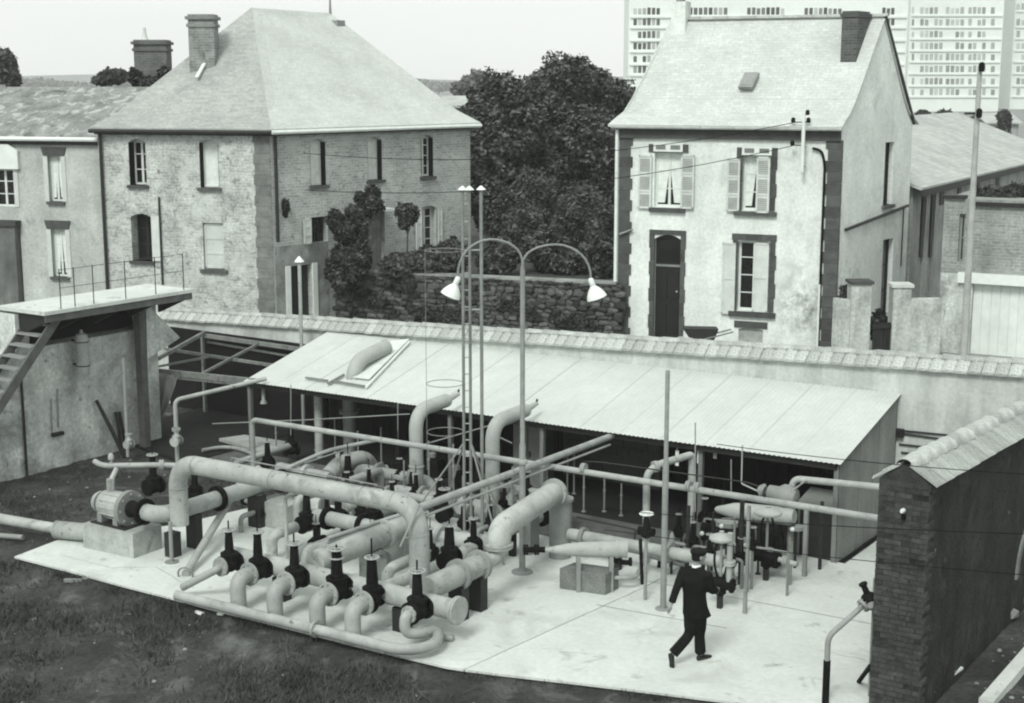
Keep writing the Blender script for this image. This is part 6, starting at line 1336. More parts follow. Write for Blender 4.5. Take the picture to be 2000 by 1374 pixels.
# brick yard building with garage
g0, g1 = GD(1834, 600, 38.5), GD(2080, 600, 37.0); WG = WP(g0, g1); ztop = WG.pix(1850, 388)[1]; zgar = WG.pix(1900, 536)[1]
gar = thing('brick_garage', 'brick yard building with white garage door behind the utility pole', 'garage', WG.at(2, -2, ZB))
og = [WG.rect(1872, 1884, 418, 512)]; og2 = [WG.rect(1896, 2060, 556, 705)]
s_hi = WG.pix(1900, 450)[0]
build(wall_mesh(WG, WG.L, zgar, ztop, [og[0]], t=.2), 'upper_wall', BRK3, gar, uv=True)
build(wall_mesh(WG, WG.L, ZB - .3, zgar - .001, [og2[0]], t=.2), 'lower_wall', DIRTY, gar)
window(gar, WG, og[0], depth=.12, cols=1, rows=2, fm=PIPE2)
q = og2[0]; nP = 9
mb = MB(); WG.box(mb, q['s0'], q['s1'], -.2, -.16, q['z0'], q['z1']); gd_ = build(mb, 'garage_door', WHITE, gar)
for k in range(nP): w_ = (q['s1'] - q['s0']) / nP; mb = MB(); WG.box(mb, q['s0'] + k * w_ + .008, q['s0'] + (k + 1) * w_ - .008, -.159, -.14, q['z0'], q['z1'] - .03); build(mb, 'door_plank', WHITE, gd_)
mb = MB(); WG.box(mb, WG.pix(1872, 545)[0], WG.L, .0, .12, WG.pix(1900, 553)[1], zgar + .04); build(mb, 'lintel', WHITE, gar)
mb = MB(); WG.box(mb, -.05, WG.pix(1885, 400)[0], -.3, .08, ztop, ztop + .09); build(mb, 'coping', DARK, gar)
mb = MB(); WG.box(mb, WG.pix(1900, 400)[0], WG.L, -.3, .1, WG.pix(1950, 404)[1], WG.pix(1950, 396)[1]); build(mb, 'coping', DARK, gar)
mb = MB(); mb.add([WG.at(0, 0, ZB), WG.at(0, -5, ZB), WG.at(0, -5, ztop), WG.at(0, 0, ztop), WG.at(WG.L, -5, ztop), WG.at(WG.L, 0, ztop)], [(0, 3, 2, 1), (3, 5, 4, 2)]); build(mb, 'side_wall', BRK3, gar, uv=True)
# gate pillars and yard wall
for i, (x0, x1, yt, dst, lb) in enumerate(((1664, 1703, 556, 36.6, 'stained gate pillar near the corner of the white house'), (1746, 1781, 562, 36.8, 'pale gate pillar right of the dark gate'))):
    a_, b_ = GD(x0, yt, dst), GD(x1, yt, dst); w_ = np.linalg.norm((b_ - a_)[:2]); u = unit(V(*(b_ - a_)[:2], 0)); nn = V(_f[0], _f[1], 0)
    gp = thing('gate_pillar', lb, 'pillar', V(a_[0], a_[1], ZB), 'gate pillars'); mb = MB(); mb.obox(V(a_[0], a_[1], ZB - .2), u * w_, nn * w_, V(0, 0, a_[2] - ZB + .2)); build(mb, 'shaft', DIRTY, gp)
    mb = MB(); mb.obox(V(a_[0], a_[1], a_[2]) - u * .05 - nn * .05, u * (w_ + .1), nn * (w_ + .1), V(0, 0, .08)); build(mb, 'cap', STONE if i == 0 else PALE, gp)
    if i == 0: P_a = V(b_[0], b_[1], ZB)
    else: P_b = V(a_[0], a_[1], ZB); P_c = V(b_[0], b_[1], ZB)
mb = MB(); d_ = P_b - P_a; L_ = np.linalg.norm(d_); gt = thing('yard_gate', 'dark low gate between the two pillars', 'gate', P_a)
mb = MB(); mb.beam(P_a + V(0, .15, .15), P_b + V(0, .15, .15), .05, .08); mb.beam(P_a + V(0, .15, .95), P_b + V(0, .15, .95), .05, .08); build(mb, 'rails', DARK, gt)
for k in range(6): mb = MB(); c_ = P_a + d_ * ((k + .5) / 6) + V(0, .19, 0); mb.obox(c_ - unit(d_) * L_ / 13 + V(0, 0, .05), unit(d_) * L_ / 6.5, V(0, .02, 0), V(0, 0, 1.0)); build(mb, 'board', DARK, gt)
WY = WP(P_c, GD(1838, 640, 36.9)); mb = MB(); WY.box(mb, 0, WY.L, -.3, 0, ZB - .3, WY.pix(1810, 585)[1]); tag(build(mb, 'yard_wall', DIRTY), 'low dirty white yard wall between the gate and the garage', 'wall')
e_ = GD(1625, 640, 37.2); WY2 = WP(e_, GD(1664, 640, 36.6)); mb = MB(); WY2.box(mb, 0, WY2.L, -.25, 0, ZB - .3, WY2.pix(1645, 585)[1]); tag(build(mb, 'yard_wall', DIRTY), 'short dirty white wall between the white house and the stained pillar', 'wall')
# utility pole
up = GD(1883, 680, 34.5); up = V(up[0], up[1], ZB); ph = HZ(1893, 128, up); ut = thing('utility_pole', 'tall pale utility pole at the right in front of the garage', 'pole', up)
mb = MB(); mb.lathe([(.095, -.3), (.055, ph - ZB)], up, n=10); build(mb, 'shaft', mat('pale_pole', .42, .9, .2, 3, .2, .4, 30, streak=.2), ut)
for py in (132, 222):
    z_ = HZ(1893, py, up); mb = MB(); mb.lathe([(.05, -.1), (.07, -.05), (.07, .08), (.03, .12)], V(up[0], up[1], z_) + V(-_f[0], -_f[1], 0) * .13, n=10); build(mb, 'insulator', VALVE, ut)
z_ = HZ(1893, 222, up); mb = MB(); mb.tube(V(up[0], up[1], z_) - rr2 * .3, V(up[0], up[1], z_) + rr2 * .1, .03, n=6); build(mb, 'crossarm', DARK, ut)

# ------------------------------------------------------------------ tower blocks
TOWER = mat('tower_concrete', 0.78, 0.9, 0.05, 0.05, 0.05, 0.1, 3)
TGL = mat('tower_glass', 0.06, 0.3, 0.3, 0.3, 0, 0, 1, rnd=0.8)
TGL2 = mat('hazed_tower_glass', 0.34, 0.6, 0.2, 0.3, 0, 0, 1, rnd=0.45)  # paler panes; haze over the far blocks put into the colour
def tower(label, x0, x1, dist, top, rows, groups, group, seen=None, wh=1.45, floor=None):
    a_, b_ = GD(x0, 200, dist), GD(x1, 200, dist); W = WP(a_, b_); z0 = 1.0
    t = thing('tower_block', label, 'tower block', W.at(W.L / 2, -6, z0), group)
    mb = MB(); W.box(mb, 0, W.L, -13, 0, z0, top); build(mb, 'block', TOWER, t)
    ppm = FPX / dist; me = {}
    for ri, y in enumerate(rows):
        z_ = W.pix((x0 + x1) / 2, y)[1]
        mb = MB(); W.box(mb, .3, W.L - .3, .02, .35, z_ - 1.35, z_ - .95); build(mb, 'balcony_band', TOWER, t)
        for gi, (gx0, gx1, n) in enumerate(groups):
            if seen and not seen(ri, gi): continue
            w_ = (gx1 - gx0) / n
            for k in range(n):
                if random.random() < .06: continue
                s0 = W.pix(gx0 + k * w_ + w_ * .14, y)[0]; s1 = W.pix(gx0 + (k + 1) * w_ - w_ * .14, y)[0]; hh = wh * random.uniform(.8, 1.0)
                mb = MB(); W.box(mb, s0, s1, .003, .04, z_ - .7, z_ - .7 + hh); build(mb, 'window', TGL if dist < 350 and random.random() < .75 else TGL2, t)
    return t
tower('broad white tower block rising behind the slate roof of the white house', 1226, 1765, 300, 44, (22, 43, 68, 90, 115, 136), [(1236, 1290, 6), (1344, 1422, 8), (1458, 1533, 8), (1570, 1645, 8), (1722, 1748, 3)], 'white tower blocks', seen=lambda r, k: r == 0 or k in (0, 4))
tower('white tower block standing right of the white house gable', 1770, 1950, 385, 60, (22, 45, 68, 91, 113, 136, 160, 181), [(1780, 1786, 1), (1796, 1842, 5), (1846, 1884, 4), (1890, 1926, 4), (1934, 1944, 1)], 'white tower blocks', wh=1.75)
tower('white tower block cut off by the right edge of the picture', 1972, 2090, 400, 62, (14, 45, 68, 91, 113, 136, 160, 181), [(1984, 2040, 6)], 'white tower blocks', wh=1.75)
# small distant roofs
for i, (x0, x1, yt, yb, dst, lb) in enumerate(((868, 960, 188, 207, 90, 'low pale distant roof just right of the hipped roof'), (1790, 1830, 220, 245, 120, 'small dark distant shed left of the utility pole top'), (1930, 1990, 222, 240, 130, 'small distant gabled roof right of the utility pole'), (1560, 1600, 240, 260, 150, ''))):
    if not lb: continue
    a_, b_ = GD(x0, yb, dst), GD(x1, yb, dst); W = WP(a_, b_); z_ = a_[2]; hh = GD(x0, yt, dst)[2] - z_
    t = thing('distant_house', lb, 'house', W.at(W.L / 2, -3, 1.3)); mb = MB(); W.box(mb, 0, W.L, -6, 0, 1.0, z_); build(mb, 'wall', BARN if i != 1 else DARK, t)
    mb = MB(); mb.prism([W.at(-.3, .3, z_), W.at(W.L + .3, .3, z_), W.at(W.L + .3, -3, z_ + hh), W.at(-.3, -3, z_ + hh)], V(0, 0, -.12)); mb.prism([W.at(-.3, -6.3, z_), W.at(W.L + .3, -6.3, z_), W.at(W.L + .3, -3, z_ + hh), W.at(-.3, -3, z_ + hh)], V(0, 0, -.12)); build(mb, 'roof', SLATE3, t, uv=True)
# ------------------------------------------------------------------ garden terrace and its stone wall
T0 = WR.at(WR.pix(642, 545)[0], .25, 0); T1p = GD(1206, 548, 40.6); T1 = V(T1p[0], T1p[1], 0)
WT = WP(T0, T1); zw = WT.pix(900, 540)[1]; zg = zw - .22
GARD = mat('garden_earth', 0.06, 0.95, 0.4, 1.2, 0.4, 0.8, 12, dist=.05)
mb = MB(); fN = V(_f[0], _f[1], 0)
mb.prism([WT.at(0, -.25, 1.0), WT.at(WT.L, -.25, 1.0), T1 + fN * 45 + V(8, 0, 1.0), T0 + fN * 45 + V(-3, 0, 1.0)], (0, 0, zg - 1.0)); struct(mb, 'garden_terrace', GARD)
gw = thing('garden_wall', 'rough dry stone retaining wall below the garden', 'wall', WT.at(WT.L / 2, -.1, BASEZ))
mb = MB(); WT.box(mb, 0, WT.L, -.3, -.03, BASEZ - .2, zw - .02); build(mb, 'core', mat('dark_mortar_backing', .05, .95, .4, 5, .3, .5, 30), gw)  # dark mortar backing behind the stones
RUB = mat('rubble_stone', 0.075, 0.95, 0.45, 6, 0.5, 0.7, 40, rnd=0.7, stain=[(.22, 5, .60, .72)])
def rock_mesh(seed):
    r = random.Random(seed); bm = bmesh.new(); bmesh.ops.create_cube(bm, size=1.0); bmesh.ops.subdivide_edges(bm, edges=bm.edges[:], cuts=1, use_grid_fill=True)
    for v in bm.verts:
        n = v.co.normalized() * .5; v.co = v.co * .5 + n * .52 + Vector((r.uniform(-.06, .06), r.uniform(-.06, .06), r.uniform(-.06, .06)))
    me = bpy.data.meshes.new('stone'); bm.to_mesh(me); bm.free(); me.materials.append(RUB); return me
rocks = [rock_mesh(i) for i in range(9)]
wa = math.atan2(WT.D[1], WT.D[0]); z = BASEZ + .02; spots_ = []
while z < zw - .08:
    h = random.uniform(.09, .19); h = min(h, zw - .03 - z); s = random.uniform(-.1, .1)
    while s < WT.L:
        w = random.uniform(.12, .38); spots_.append((s + w / 2, z + h / 2, w, h)); s += w
    z += h
rest = MB()
for i, (sx, sz, w, h) in enumerate(sorted(spots_, key=lambda q: -q[2] * q[3])):
    me = random.choice(rocks); lc = Matrix.Translation(Vector(WT.at(sx, -.05 + random.uniform(-.03, .03), sz))) @ Matrix.Rotation(wa + random.uniform(-.2, .2), 4, 'Z') @ Matrix.Rotation(random.uniform(-.28, .28), 4, 'Y') @ Matrix.Rotation(random.uniform(-.25, .25), 4, 'X') @ Matrix.Diagonal((w * 1.06, .28, h * random.uniform(.95, 1.25), 1))
    if i < 300:
        o = link(me, 'stone', None, gw); o.matrix_local = Matrix.Translation(-Vector(OFF[gw.name])) @ lc
    else: rest.add([tuple(lc @ v.co) for v in me.vertices], [tuple(p.vertices) for p in me.polygons])
if rest.v: o = build(rest, 'small_stones', RUB, gw); o['kind'] = 'stuff'
mb = MB()
k = 0; s = 0.0
while s < WT.L - .05:
    w = min(random.uniform(.6, 1.0), WT.L - s); mb = MB(); WT.box(mb, s + .005, s + w - .005, -.32, .05, zw - .03 + random.uniform(-.01, .01), zw + .035); build(mb, 'coping_stone', mat('coping_grey', .24, .9, .2, 3, .3, .4, 30, rnd=.2), gw); s += w

# ------------------------------------------------------------------ foliage
LEAF = mat('dark_leaves', 0.034, 0.7, 0.5, 1.1, 0.6, 0.0, 1, spec=0.15, trans=0.15, stain=[(.17, 2.2, .54, .64)])
LEAF2 = mat('mid_leaves', 0.06, 0.7, 0.5, 1.4, 0.6, 0.0, 1, spec=0.15, trans=0.15, stain=[(.18, 3.0, .54, .66)])
LEAF_HI = mat('crown_highlights', 0.13, 0.7, 0.5, 1.6, 0.5, 0.0, 1, spec=0.15, trans=0.2)  # paler leaf colour that paints sunlit highlights
LEAF3 = mat('hazed_far_leaves', 0.2, 0.7, 0.4, 0.4, 0.4, 0.0, 1, trans=0.2)  # leaf colour lifted to stand in for the haze of distance
BARK = mat('bark', 0.06, 0.95, 0.3, 6, 0.4, 0.8, 20)
def leaf_mesh(blobs, n, size, seed, shell=.55, flat=.35):
    r = np.random.default_rng(seed); cs = np.array([b[0] for b in blobs]); rs = np.array([b[1] for b in blobs]); vol = rs.prod(1) ** .75; pick = r.choice(len(blobs), n, p=vol / vol.sum())
    d = r.normal(size=(n, 3)); d /= np.linalg.norm(d, axis=1)[:, None]
    rad = np.where(r.random(n) < shell, r.uniform(.78, 1.06, n), r.uniform(.1, .85, n) ** .6)
    # cluster into sprays so that the outline is ragged
    lump = 1 + .16 * np.sin(d[:, 0] * 7 + pick) * np.sin(d[:, 1] * 6 + 2 * pick) + .12 * np.sin(d[:, 2] * 9 + d[:, 0] * 5)
    c = cs[pick] + d * rs[pick] * (rad * lump)[:, None] + r.normal(0, .02, (n, 3))
    nd = d * .7 + r.normal(size=(n, 3)) * .8; nd[:, 2] += flat; nd /= np.linalg.norm(nd, axis=1)[:, None]
    t = np.cross(nd, r.normal(size=(n, 3))); t /= np.linalg.norm(t, axis=1)[:, None]; b = np.cross(nd, t)
    s = size * r.uniform(.55, 1.35, n)[:, None]; w = .55
    v = np.stack([c - t * s, c + b * s * w - nd * s * .1, c + t * s, c - b * s * w - nd * s * .1], 1).reshape(-1, 3)
    me = bpy.data.meshes.new('foliage'); me.vertices.add(4 * n); me.vertices.foreach_set('co', v.astype(np.float32).ravel())
    me.loops.add(4 * n); me.loops.foreach_set('vertex_index', np.arange(4 * n, dtype=np.int32)); me.polygons.add(n); me.polygons.foreach_set('loop_start', np.arange(0, 4 * n, 4, dtype=np.int32)); me.polygons.foreach_set('loop_total', np.full(n, 4, np.int32)); me.update(); me.validate(); return me
def blob(px, py, dist, rx, ry, dep=None):
    k = dist / FPX; c = GD(px, py, dist); return (c, V(rx * k, (dep or rx) * k, ry * k))
def tree(name, label, cat, blobs, n, size, base_z, m, seed, trunk=.18, group=None, crown='crown', stems=1):
    c = np.mean([b[0] for b in blobs], 0); low = min(blobs, key=lambda b: b[0][2]); bx, by = (c[0], c[1])
    root = thing(name, label, cat, (bx, by, base_z), group); b = V(bx, by, base_z)
    mbT = MB()
    for st in range(stems):
        jb = b + (V(random.uniform(-.25, .25), random.uniform(-.25, .25), 0) if stems > 1 else 0)
        top = V(c[0], c[1], max(base_z + .3, c[2] - .3)); mid = (jb + top) / 2 + V(random.uniform(-.1, .1), random.uniform(-.1, .1), 0)
        mbT.path([jb - V(0, 0, .1), mid, top], [trunk, trunk * .8, trunk * .6], 0, 8)
        for q in blobs: mbT.path([mid * .4 + top * .6, (top + q[0]) / 2 + V(0, 0, -.1), q[0] + V(0, 0, q[1][2] * .3)], [trunk * .5, trunk * .35, trunk * .12], 0, 6)
    build(mbT, 'trunk', BARK, root)
    me = leaf_mesh([(q[0] - OFF[root.name], q[1]) for q in blobs], n, size, seed); link(me, crown, m, root)
    if n > 3000: link(leaf_mesh([(q[0] - OFF[root.name] + V(0, 0, q[1][2] * .10), q[1] * .98) for q in blobs], n // 5, size * .9, seed + 500, shell=.95, flat=1.2), 'sunlit_' + crown if False else 'crown_highlights', LEAF_HI, root)  # added outer layer of paler leaves, highlights painted on the crown
    return root
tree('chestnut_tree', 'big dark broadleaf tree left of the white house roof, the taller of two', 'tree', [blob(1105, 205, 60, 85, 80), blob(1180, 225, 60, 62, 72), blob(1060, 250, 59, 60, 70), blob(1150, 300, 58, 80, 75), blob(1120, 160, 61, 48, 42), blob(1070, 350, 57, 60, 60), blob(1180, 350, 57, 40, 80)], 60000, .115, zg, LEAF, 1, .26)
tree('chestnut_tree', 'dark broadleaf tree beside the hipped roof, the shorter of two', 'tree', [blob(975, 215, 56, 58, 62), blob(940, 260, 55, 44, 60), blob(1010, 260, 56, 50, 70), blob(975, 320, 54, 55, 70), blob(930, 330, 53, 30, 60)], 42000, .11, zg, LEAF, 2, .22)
sh_list = [
    ('bushy dark shrub in the garden right of the brick house corner', [blob(955, 400, 50, 40, 50), blob(985, 440, 49, 40, 50)], 7000, LEAF),
    ('mid green shrub in the middle of the garden', [blob(1040, 400, 49, 45, 60), blob(1020, 450, 48, 40, 45)], 7000, LEAF2),
    ('tall pale leaved shrub beside the white house', [blob(1140, 420, 46, 48, 52), blob(1175, 460, 45, 30, 60)], 8000, LEAF2),
    ('low dark shrub above the garden wall below the lamp arms', [blob(1075, 490, 45, 50, 40), blob(1110, 510, 44.5, 40, 28)], 6000, LEAF),
    ('dark evergreen shrub at the foot of the white house quoin', [blob(1175, 510, 43.5, 26, 40)], 3500, LEAF),
    ('low pale shrub on the garden wall between mast and lamp post', [blob(985, 500, 44, 30, 30), blob(955, 512, 44, 24, 24)], 3500, LEAF2),
    ('rounded shrub on the garden wall left of the mast', [blob(850, 510, 43.2, 46, 26), blob(885, 500, 43.5, 30, 30)], 5000, LEAF2),
    ('low spreading shrub below the little standard tree', [blob(785, 518, 43, 40, 20), blob(815, 515, 43, 30, 22)], 4000, LEAF2),
    ('dark shrub spilling over the left end of the garden wall', [blob(665, 530, 42.6, 26, 34), blob(690, 520, 42.6, 26, 30)], 4500, LEAF),
    ('small ivy clump on the brick wall beside the drainpipe', [blob(552, 405, 42.4, 16, 18, 5)], 1200, LEAF)]
for i, (lb, bl, n, m) in enumerate(sh_list):
    tree('garden_shrub' if i < 9 else 'ivy_clump', lb, 'shrub' if i < 9 else 'ivy', bl, int(n * 1.8), .075 if i != 9 else .05, (zg if i not in (9,) else bl[0][0][2] - .5), m, 20 + i, .05, 'shrubs in the garden', 'foliage', 1 if i == 9 else 3)
tree('climbing_rose', 'dark climbing rose smothering the lower window of the brick house', 'climber', [blob(655, 432, 43.2, 18, 20, 8), blob(672, 452, 43.2, 22, 24, 9), blob(690, 425, 43.3, 20, 22, 8), blob(705, 455, 43.3, 18, 26, 8), blob(688, 490, 43.2, 20, 26, 9), blob(712, 505, 43.3, 14, 24, 8), blob(716, 405, 43.7, 16, 18, 7), blob(728, 382, 43.9, 18, 18, 7), blob(704, 388, 43.8, 12, 12, 6), blob(738, 402, 44, 12, 14, 6), blob(660, 505, 43, 14, 24, 7)], 14000, .07, zg, LEAF, 41, .04, None, 'foliage', 2)
tree('standard_tree', 'little standard tree with round head before the brick house', 'tree', [blob(785, 415, 43.6, 11, 14), blob(797, 408, 43.6, 10, 9), blob(800, 428, 43.6, 12, 12), blob(788, 438, 43.6, 9, 10), blob(810, 416, 43.6, 8, 12)], 4500, .06, zg, LEAF, 42, .035)
tree('ivy_clump', 'dark ivy bush around the foot of the distant sooty chimney', 'ivy', [blob(264, 152, 49.3, 12, 14), blob(322, 150, 49.3, 12, 16), blob(300, 165, 49, 22, 12)], 3500, .10, 5.5, LEAF, 43, .05)
tree('distant_tree', 'hazy tree at the left edge of the picture above the mossy roof', 'tree', [blob(5, 130, 75, 24, 30), blob(25, 155, 75, 14, 16)], 3500, .16, 1.3, LEAF2, 44, .12)
tree('distant_shrub', 'round bush on the skyline left of the sooty chimney', 'shrub', [blob(222, 150, 60, 26, 13), blob(200, 158, 60, 20, 8)], 3000, .11, 1.3, LEAF2, 45, .06)
tree('distant_tree', 'pale hazy tree between the hipped roof and the dark trees', 'tree', [blob(935, 165, 120, 30, 22), blob(905, 175, 120, 22, 14)], 3500, .26, 1.3, LEAF3, 46, .2)
tree('rooftop_vine', 'dark vine along the top of the brick garage', 'climber', [blob(1940, 380, 39, 36, 14, 10), blob(1985, 378, 39, 30, 15, 10)], 3000, .09, 3.0, LEAF2, 47, .03, None, 'foliage')
tree('wall_weed', 'dark creeper at the foot of the white house corner', 'climber', [blob(1652, 580, 37.2, 12, 22, 6), blob(1640, 600, 37.3, 8, 12, 5)], 900, .07, BASEZ, LEAF, 48, .02, None, 'foliage')
tree('gate_bush', 'small dark bush behind the dark yard gate', 'shrub', [blob(1718, 640, 37.6, 18, 30)], 1800, .08, BASEZ, LEAF, 49, .03, None, 'foliage')
for i, (x0, x1, y, dst) in enumerate(((1790, 1815, 228, 110), (1828, 1862, 228, 110), (1950, 1972, 228, 115))):
    tree('distant_shrub', ['dark far bush left of the utility pole, nearest the gable', 'wide dark far bush just left of the utility pole', 'small dark far bush right of the utility pole'][i], 'shrub', [blob((x0 + x1) / 2, y, dst, (x1 - x0) / 2, 10), blob((x0 + x1) / 2, y + 22, dst, (x1 - x0) / 2, 26)], 3500, .2, 1.3, LEAF, 60 + i, .1, 'far bushes below the tower blocks', 'foliage')
for i, (px, py, rx, ry, lb) in enumerate(((720, 585, 30, 16, 'ferny tuft hanging on the left part of the garden wall'), (860, 620, 40, 18, 'ferny tuft hanging low on the middle of the garden wall'), (1010, 600, 34, 16, 'ferny tuft hanging on the garden wall below the lamp post'), (1120, 630, 36, 16, 'ferny tuft low on the right part of the garden wall'), (780, 560, 26, 12, 'ferny tuft just below the coping of the garden wall'))):
    d_ = float(np.dot(WT.at(WT.pix(px, py)[0], .05, 0)[:2], _f[:2])); tree('wall_fern', lb, 'fern', [blob(px, py, d_, rx * 1.3, ry * 1.2, 6), blob(px + rx * 1.2, py + 10, d_, rx * .8, ry * .8, 5), blob(px - rx * .9, py - 8, d_, rx * .6, ry * .6, 5)], 3000, .05, BASEZ, LEAF2, 90 + i, .015, 'ferns on the garden wall', 'foliage')
# distant wooded ridge that reads as one mass
bl = [blob(x, 171 - 9 * math.sin(x * .013 + 1) ** 2, 800, 40, 9) for x in range(-60, 1300, 46)]
o = link(leaf_mesh(bl, 16000, 1.2, 77), 'distant_wood', LEAF3); tag(o, 'far wooded ridge on the hazy skyline', 'wood', kind='stuff')

# ------------------------------------------------------------------ grass, weeds and litter in the yard
def grass(n, region, seed, hmin, hmax, wid, thr):
    r = np.random.default_rng(seed); x = r.uniform(region[0], region[1], n); y = r.uniform(region[2], region[3], n)
    dens = hnoise(x, y, 1.4) + .6 * hnoise(x + 5, y, 3.7) + r.normal(0, .35, n); k = dens > thr; x, y = x[k], y[k]; n = len(x)
    z = soil_z(x, y) - .01; a = r.uniform(0, 2 * math.pi, n); h = r.uniform(hmin, hmax, n); w = wid * r.uniform(.6, 1.4, n); ln = r.normal(0, .55, (n, 2)) * h[:, None]
    p0 = np.stack([x - np.cos(a) * w, y - np.sin(a) * w, z], 1); p1 = np.stack([x + np.cos(a) * w, y + np.sin(a) * w, z], 1); p2 = np.stack([x + ln[:, 0], y + ln[:, 1], z + h], 1)
    v = np.stack([p0, p1, p2], 1).reshape(-1, 3); me = bpy.data.meshes.new('grass'); me.vertices.add(3 * n); me.vertices.foreach_set('co', v.astype(np.float32).ravel())
    me.loops.add(3 * n); me.loops.foreach_set('vertex_index', np.arange(3 * n, dtype=np.int32)); me.polygons.add(n); me.polygons.foreach_set('loop_start', np.arange(0, 3 * n, 3, dtype=np.int32)); me.polygons.foreach_set('loop_total', np.full(n, 3, np.int32)); me.update(); return me
GRASS = mat('rough_grass', 0.07, 0.7, 0.5, 1.3, 0.4, 0, 1, trans=.25, stain=[(.14, 2.5, .55, .7)])
tag(link(grass(150000, (-24, -3, 8.5, 15.85), 5, .03, .17, .015, .35), 'rough_grass', GRASS), 'dark rough grass on the soil in front of the slab', 'grass', kind='stuff')
tag(link(grass(22000, (-26.1, -20.4, 16.4, 23.6), 6, .02, .10, .012, -.05), 'rough_grass', GRASS), 'pale scrubby grass behind the pump at the left', 'grass', kind='stuff')
def grass_edge(poly, n, spread, seed, hmin=.0, hmax=.07):
    r = np.random.default_rng(seed); seg = [(np.array(a), np.array(b)) for a, b in zip(poly[:-1], poly[1:])]; ln = np.array([np.linalg.norm(b - a) for a, b in seg]); pk = r.choice(len(seg), n, p=ln / ln.sum()); t = r.random(n)
    a = np.array([seg[i][0] for i in pk]); b = np.array([seg[i][1] for i in pk]); p = a + (b - a) * t[:, None]; p = p + np.stack([np.zeros(n), -np.abs(r.normal(0, spread, n)) - .01], 1)
    keep = hnoise(p[:, 0] * 2.3, p[:, 1], 2.0) + r.normal(0, .4, n) > .1; p = p[keep]; n = len(p); z = np.full(n, -.16); h = .12 + r.uniform(hmin, hmax, n); an = r.uniform(0, 6.28, n); w = .014 * r.uniform(.6, 1.4, n); lean = r.normal(0, .35, (n, 2)) * h[:, None]
    v = np.stack([np.stack([p[:, 0] - np.cos(an) * w, p[:, 1] - np.sin(an) * w, z], 1), np.stack([p[:, 0] + np.cos(an) * w, p[:, 1] + np.sin(an) * w, z], 1), np.stack([p[:, 0] + lean[:, 0], p[:, 1] + lean[:, 1], z + h], 1)], 1).reshape(-1, 3)
    me = bpy.data.meshes.new('grass'); me.from_pydata(v.tolist(), [], [(3 * i, 3 * i + 1, 3 * i + 2) for i in range(n)]); return me
tag(link(grass_edge([q for q in SL1[:9]] + [q for q in SL2[1:6]], 6000, .07, 8), 'edge_weeds', GRASS), 'dark weeds and grass growing along the front edge of the slab', 'weeds', kind='stuff')
def crack(pts, seed):
    r = random.Random(seed); P_ = []
    for a_, b_ in zip(pts[:-1], pts[1:]):
        for k in range(7): t = k / 7; P_.append(a_ * (1 - t) + b_ * t + V(r.uniform(-.03, .03), r.uniform(-.03, .03), 0))
    P_.append(pts[-1]); mb = MB()
    for p, q in zip(P_[:-1], P_[1:]):
        d_ = unit(q - p); n_ = V(-d_[1], d_[0], 0) * r.uniform(.0015, .004); h_ = V(0, 0, .0055); mb.add([p - n_ + h_, q - n_ + h_, q + n_ + h_, p + n_ + h_], [(0, 1, 2, 3)])
    struct(mb, 'slab_crack', JT)
crack([G(1560, 1260), G(1620, 1275), G(1690, 1290)], 2); crack([G(120, 1085), G(220, 1110), G(300, 1108), G(380, 1150)], 3)
PEB = mat('pale_pebble', .22, .9, .3, 5, .3, .4, 40)
mb = MB(); r = random.Random(4)
for i in range(420):
    if i < 200: x, y = r.uniform(-22, -4), r.uniform(10, 15.8)
    elif i < 330: x, y = r.uniform(-5.6, -3.5), r.uniform(18.5, 26)
    else: x, y = r.uniform(-26, -21), r.uniform(17, 23)
    s = r.choice((.012, .016, .02, .028, .04)); mb.sphere((x, y, float(soil_z(np.array(x), np.array(y))) + s * .3), s, 6, 4, (1, r.uniform(.6, 1.2), .6))
tag(build(mb, 'scattered_pebbles', PEB), 'pale pebbles and crumbs of rubble scattered on the soil', 'pebbles', kind='stuff')
# litter that can be told apart
for i, (px, py, sx, sy, sz, lb) in enumerate(((390, 1212, .14, .07, .03, 'small white scrap on the dark soil below the rail pipe, left of two'), (433, 1216, .10, .06, .03, 'small white scrap on the dark soil below the rail pipe, right of two'), (145, 1146, .3, .1, .05, 'pale broken slate on the soil below the left tip of the slab'), (175, 1143, .22, .14, .06, 'pale rubble lump on the soil below the left tip of the slab'))):
    c = G(px, py, -.2); zz = float(soil_z(np.array(c[0]), np.array(c[1]))); mb = MB(); mb.cbox((c[0], c[1], zz + sz * .4), sx, sy, sz, .3 * i); mb.v = [(p[0] + random.uniform(-.02, .02), p[1] + random.uniform(-.02, .02), p[2]) for p in mb.v]; tag(build(mb, 'litter_scrap', WHITE if i < 2 else PEB), lb, 'litter')
def yard_obj(name, mb, m, lb, cat): tag(build(mb, name, m), lb, cat)
a_, b_ = G(1832, 1338), G(1872, 1312); mb = MB(); mb.beam(a_ + V(0, 0, .04), b_ + V(0, 0, .07), .14, .035); yard_obj('loose_plank', mb, BOARD, 'short pale plank on the ground at the foot of the blackened wall', 'plank')
c = G(1876, 1282); st_ = thing('bucket', 'pale upturned bucket beside the blackened wall', 'bucket', c)
mb = MB(); mb.lathe([(.13, 0), (.135, .01), (.10, .2), (.095, .2)], c, n=16); build(mb, 'shell', PIPE, st_); mb = MB(); mb.torus(c + V(0, 0, .02), (0, 0, 1), .135, .01, 16, 5); build(mb, 'rim', PIPE2, st_)
a_, b_ = G(1925, 1385), G(2030, 1262); mb = MB(); mb.beam(a_ + V(0, 0, .06), b_ + V(0, 0, .06), .2, .14); yard_obj('stone_kerb', mb, CONC, 'pale kerb crossing the lower right corner', 'kerb')
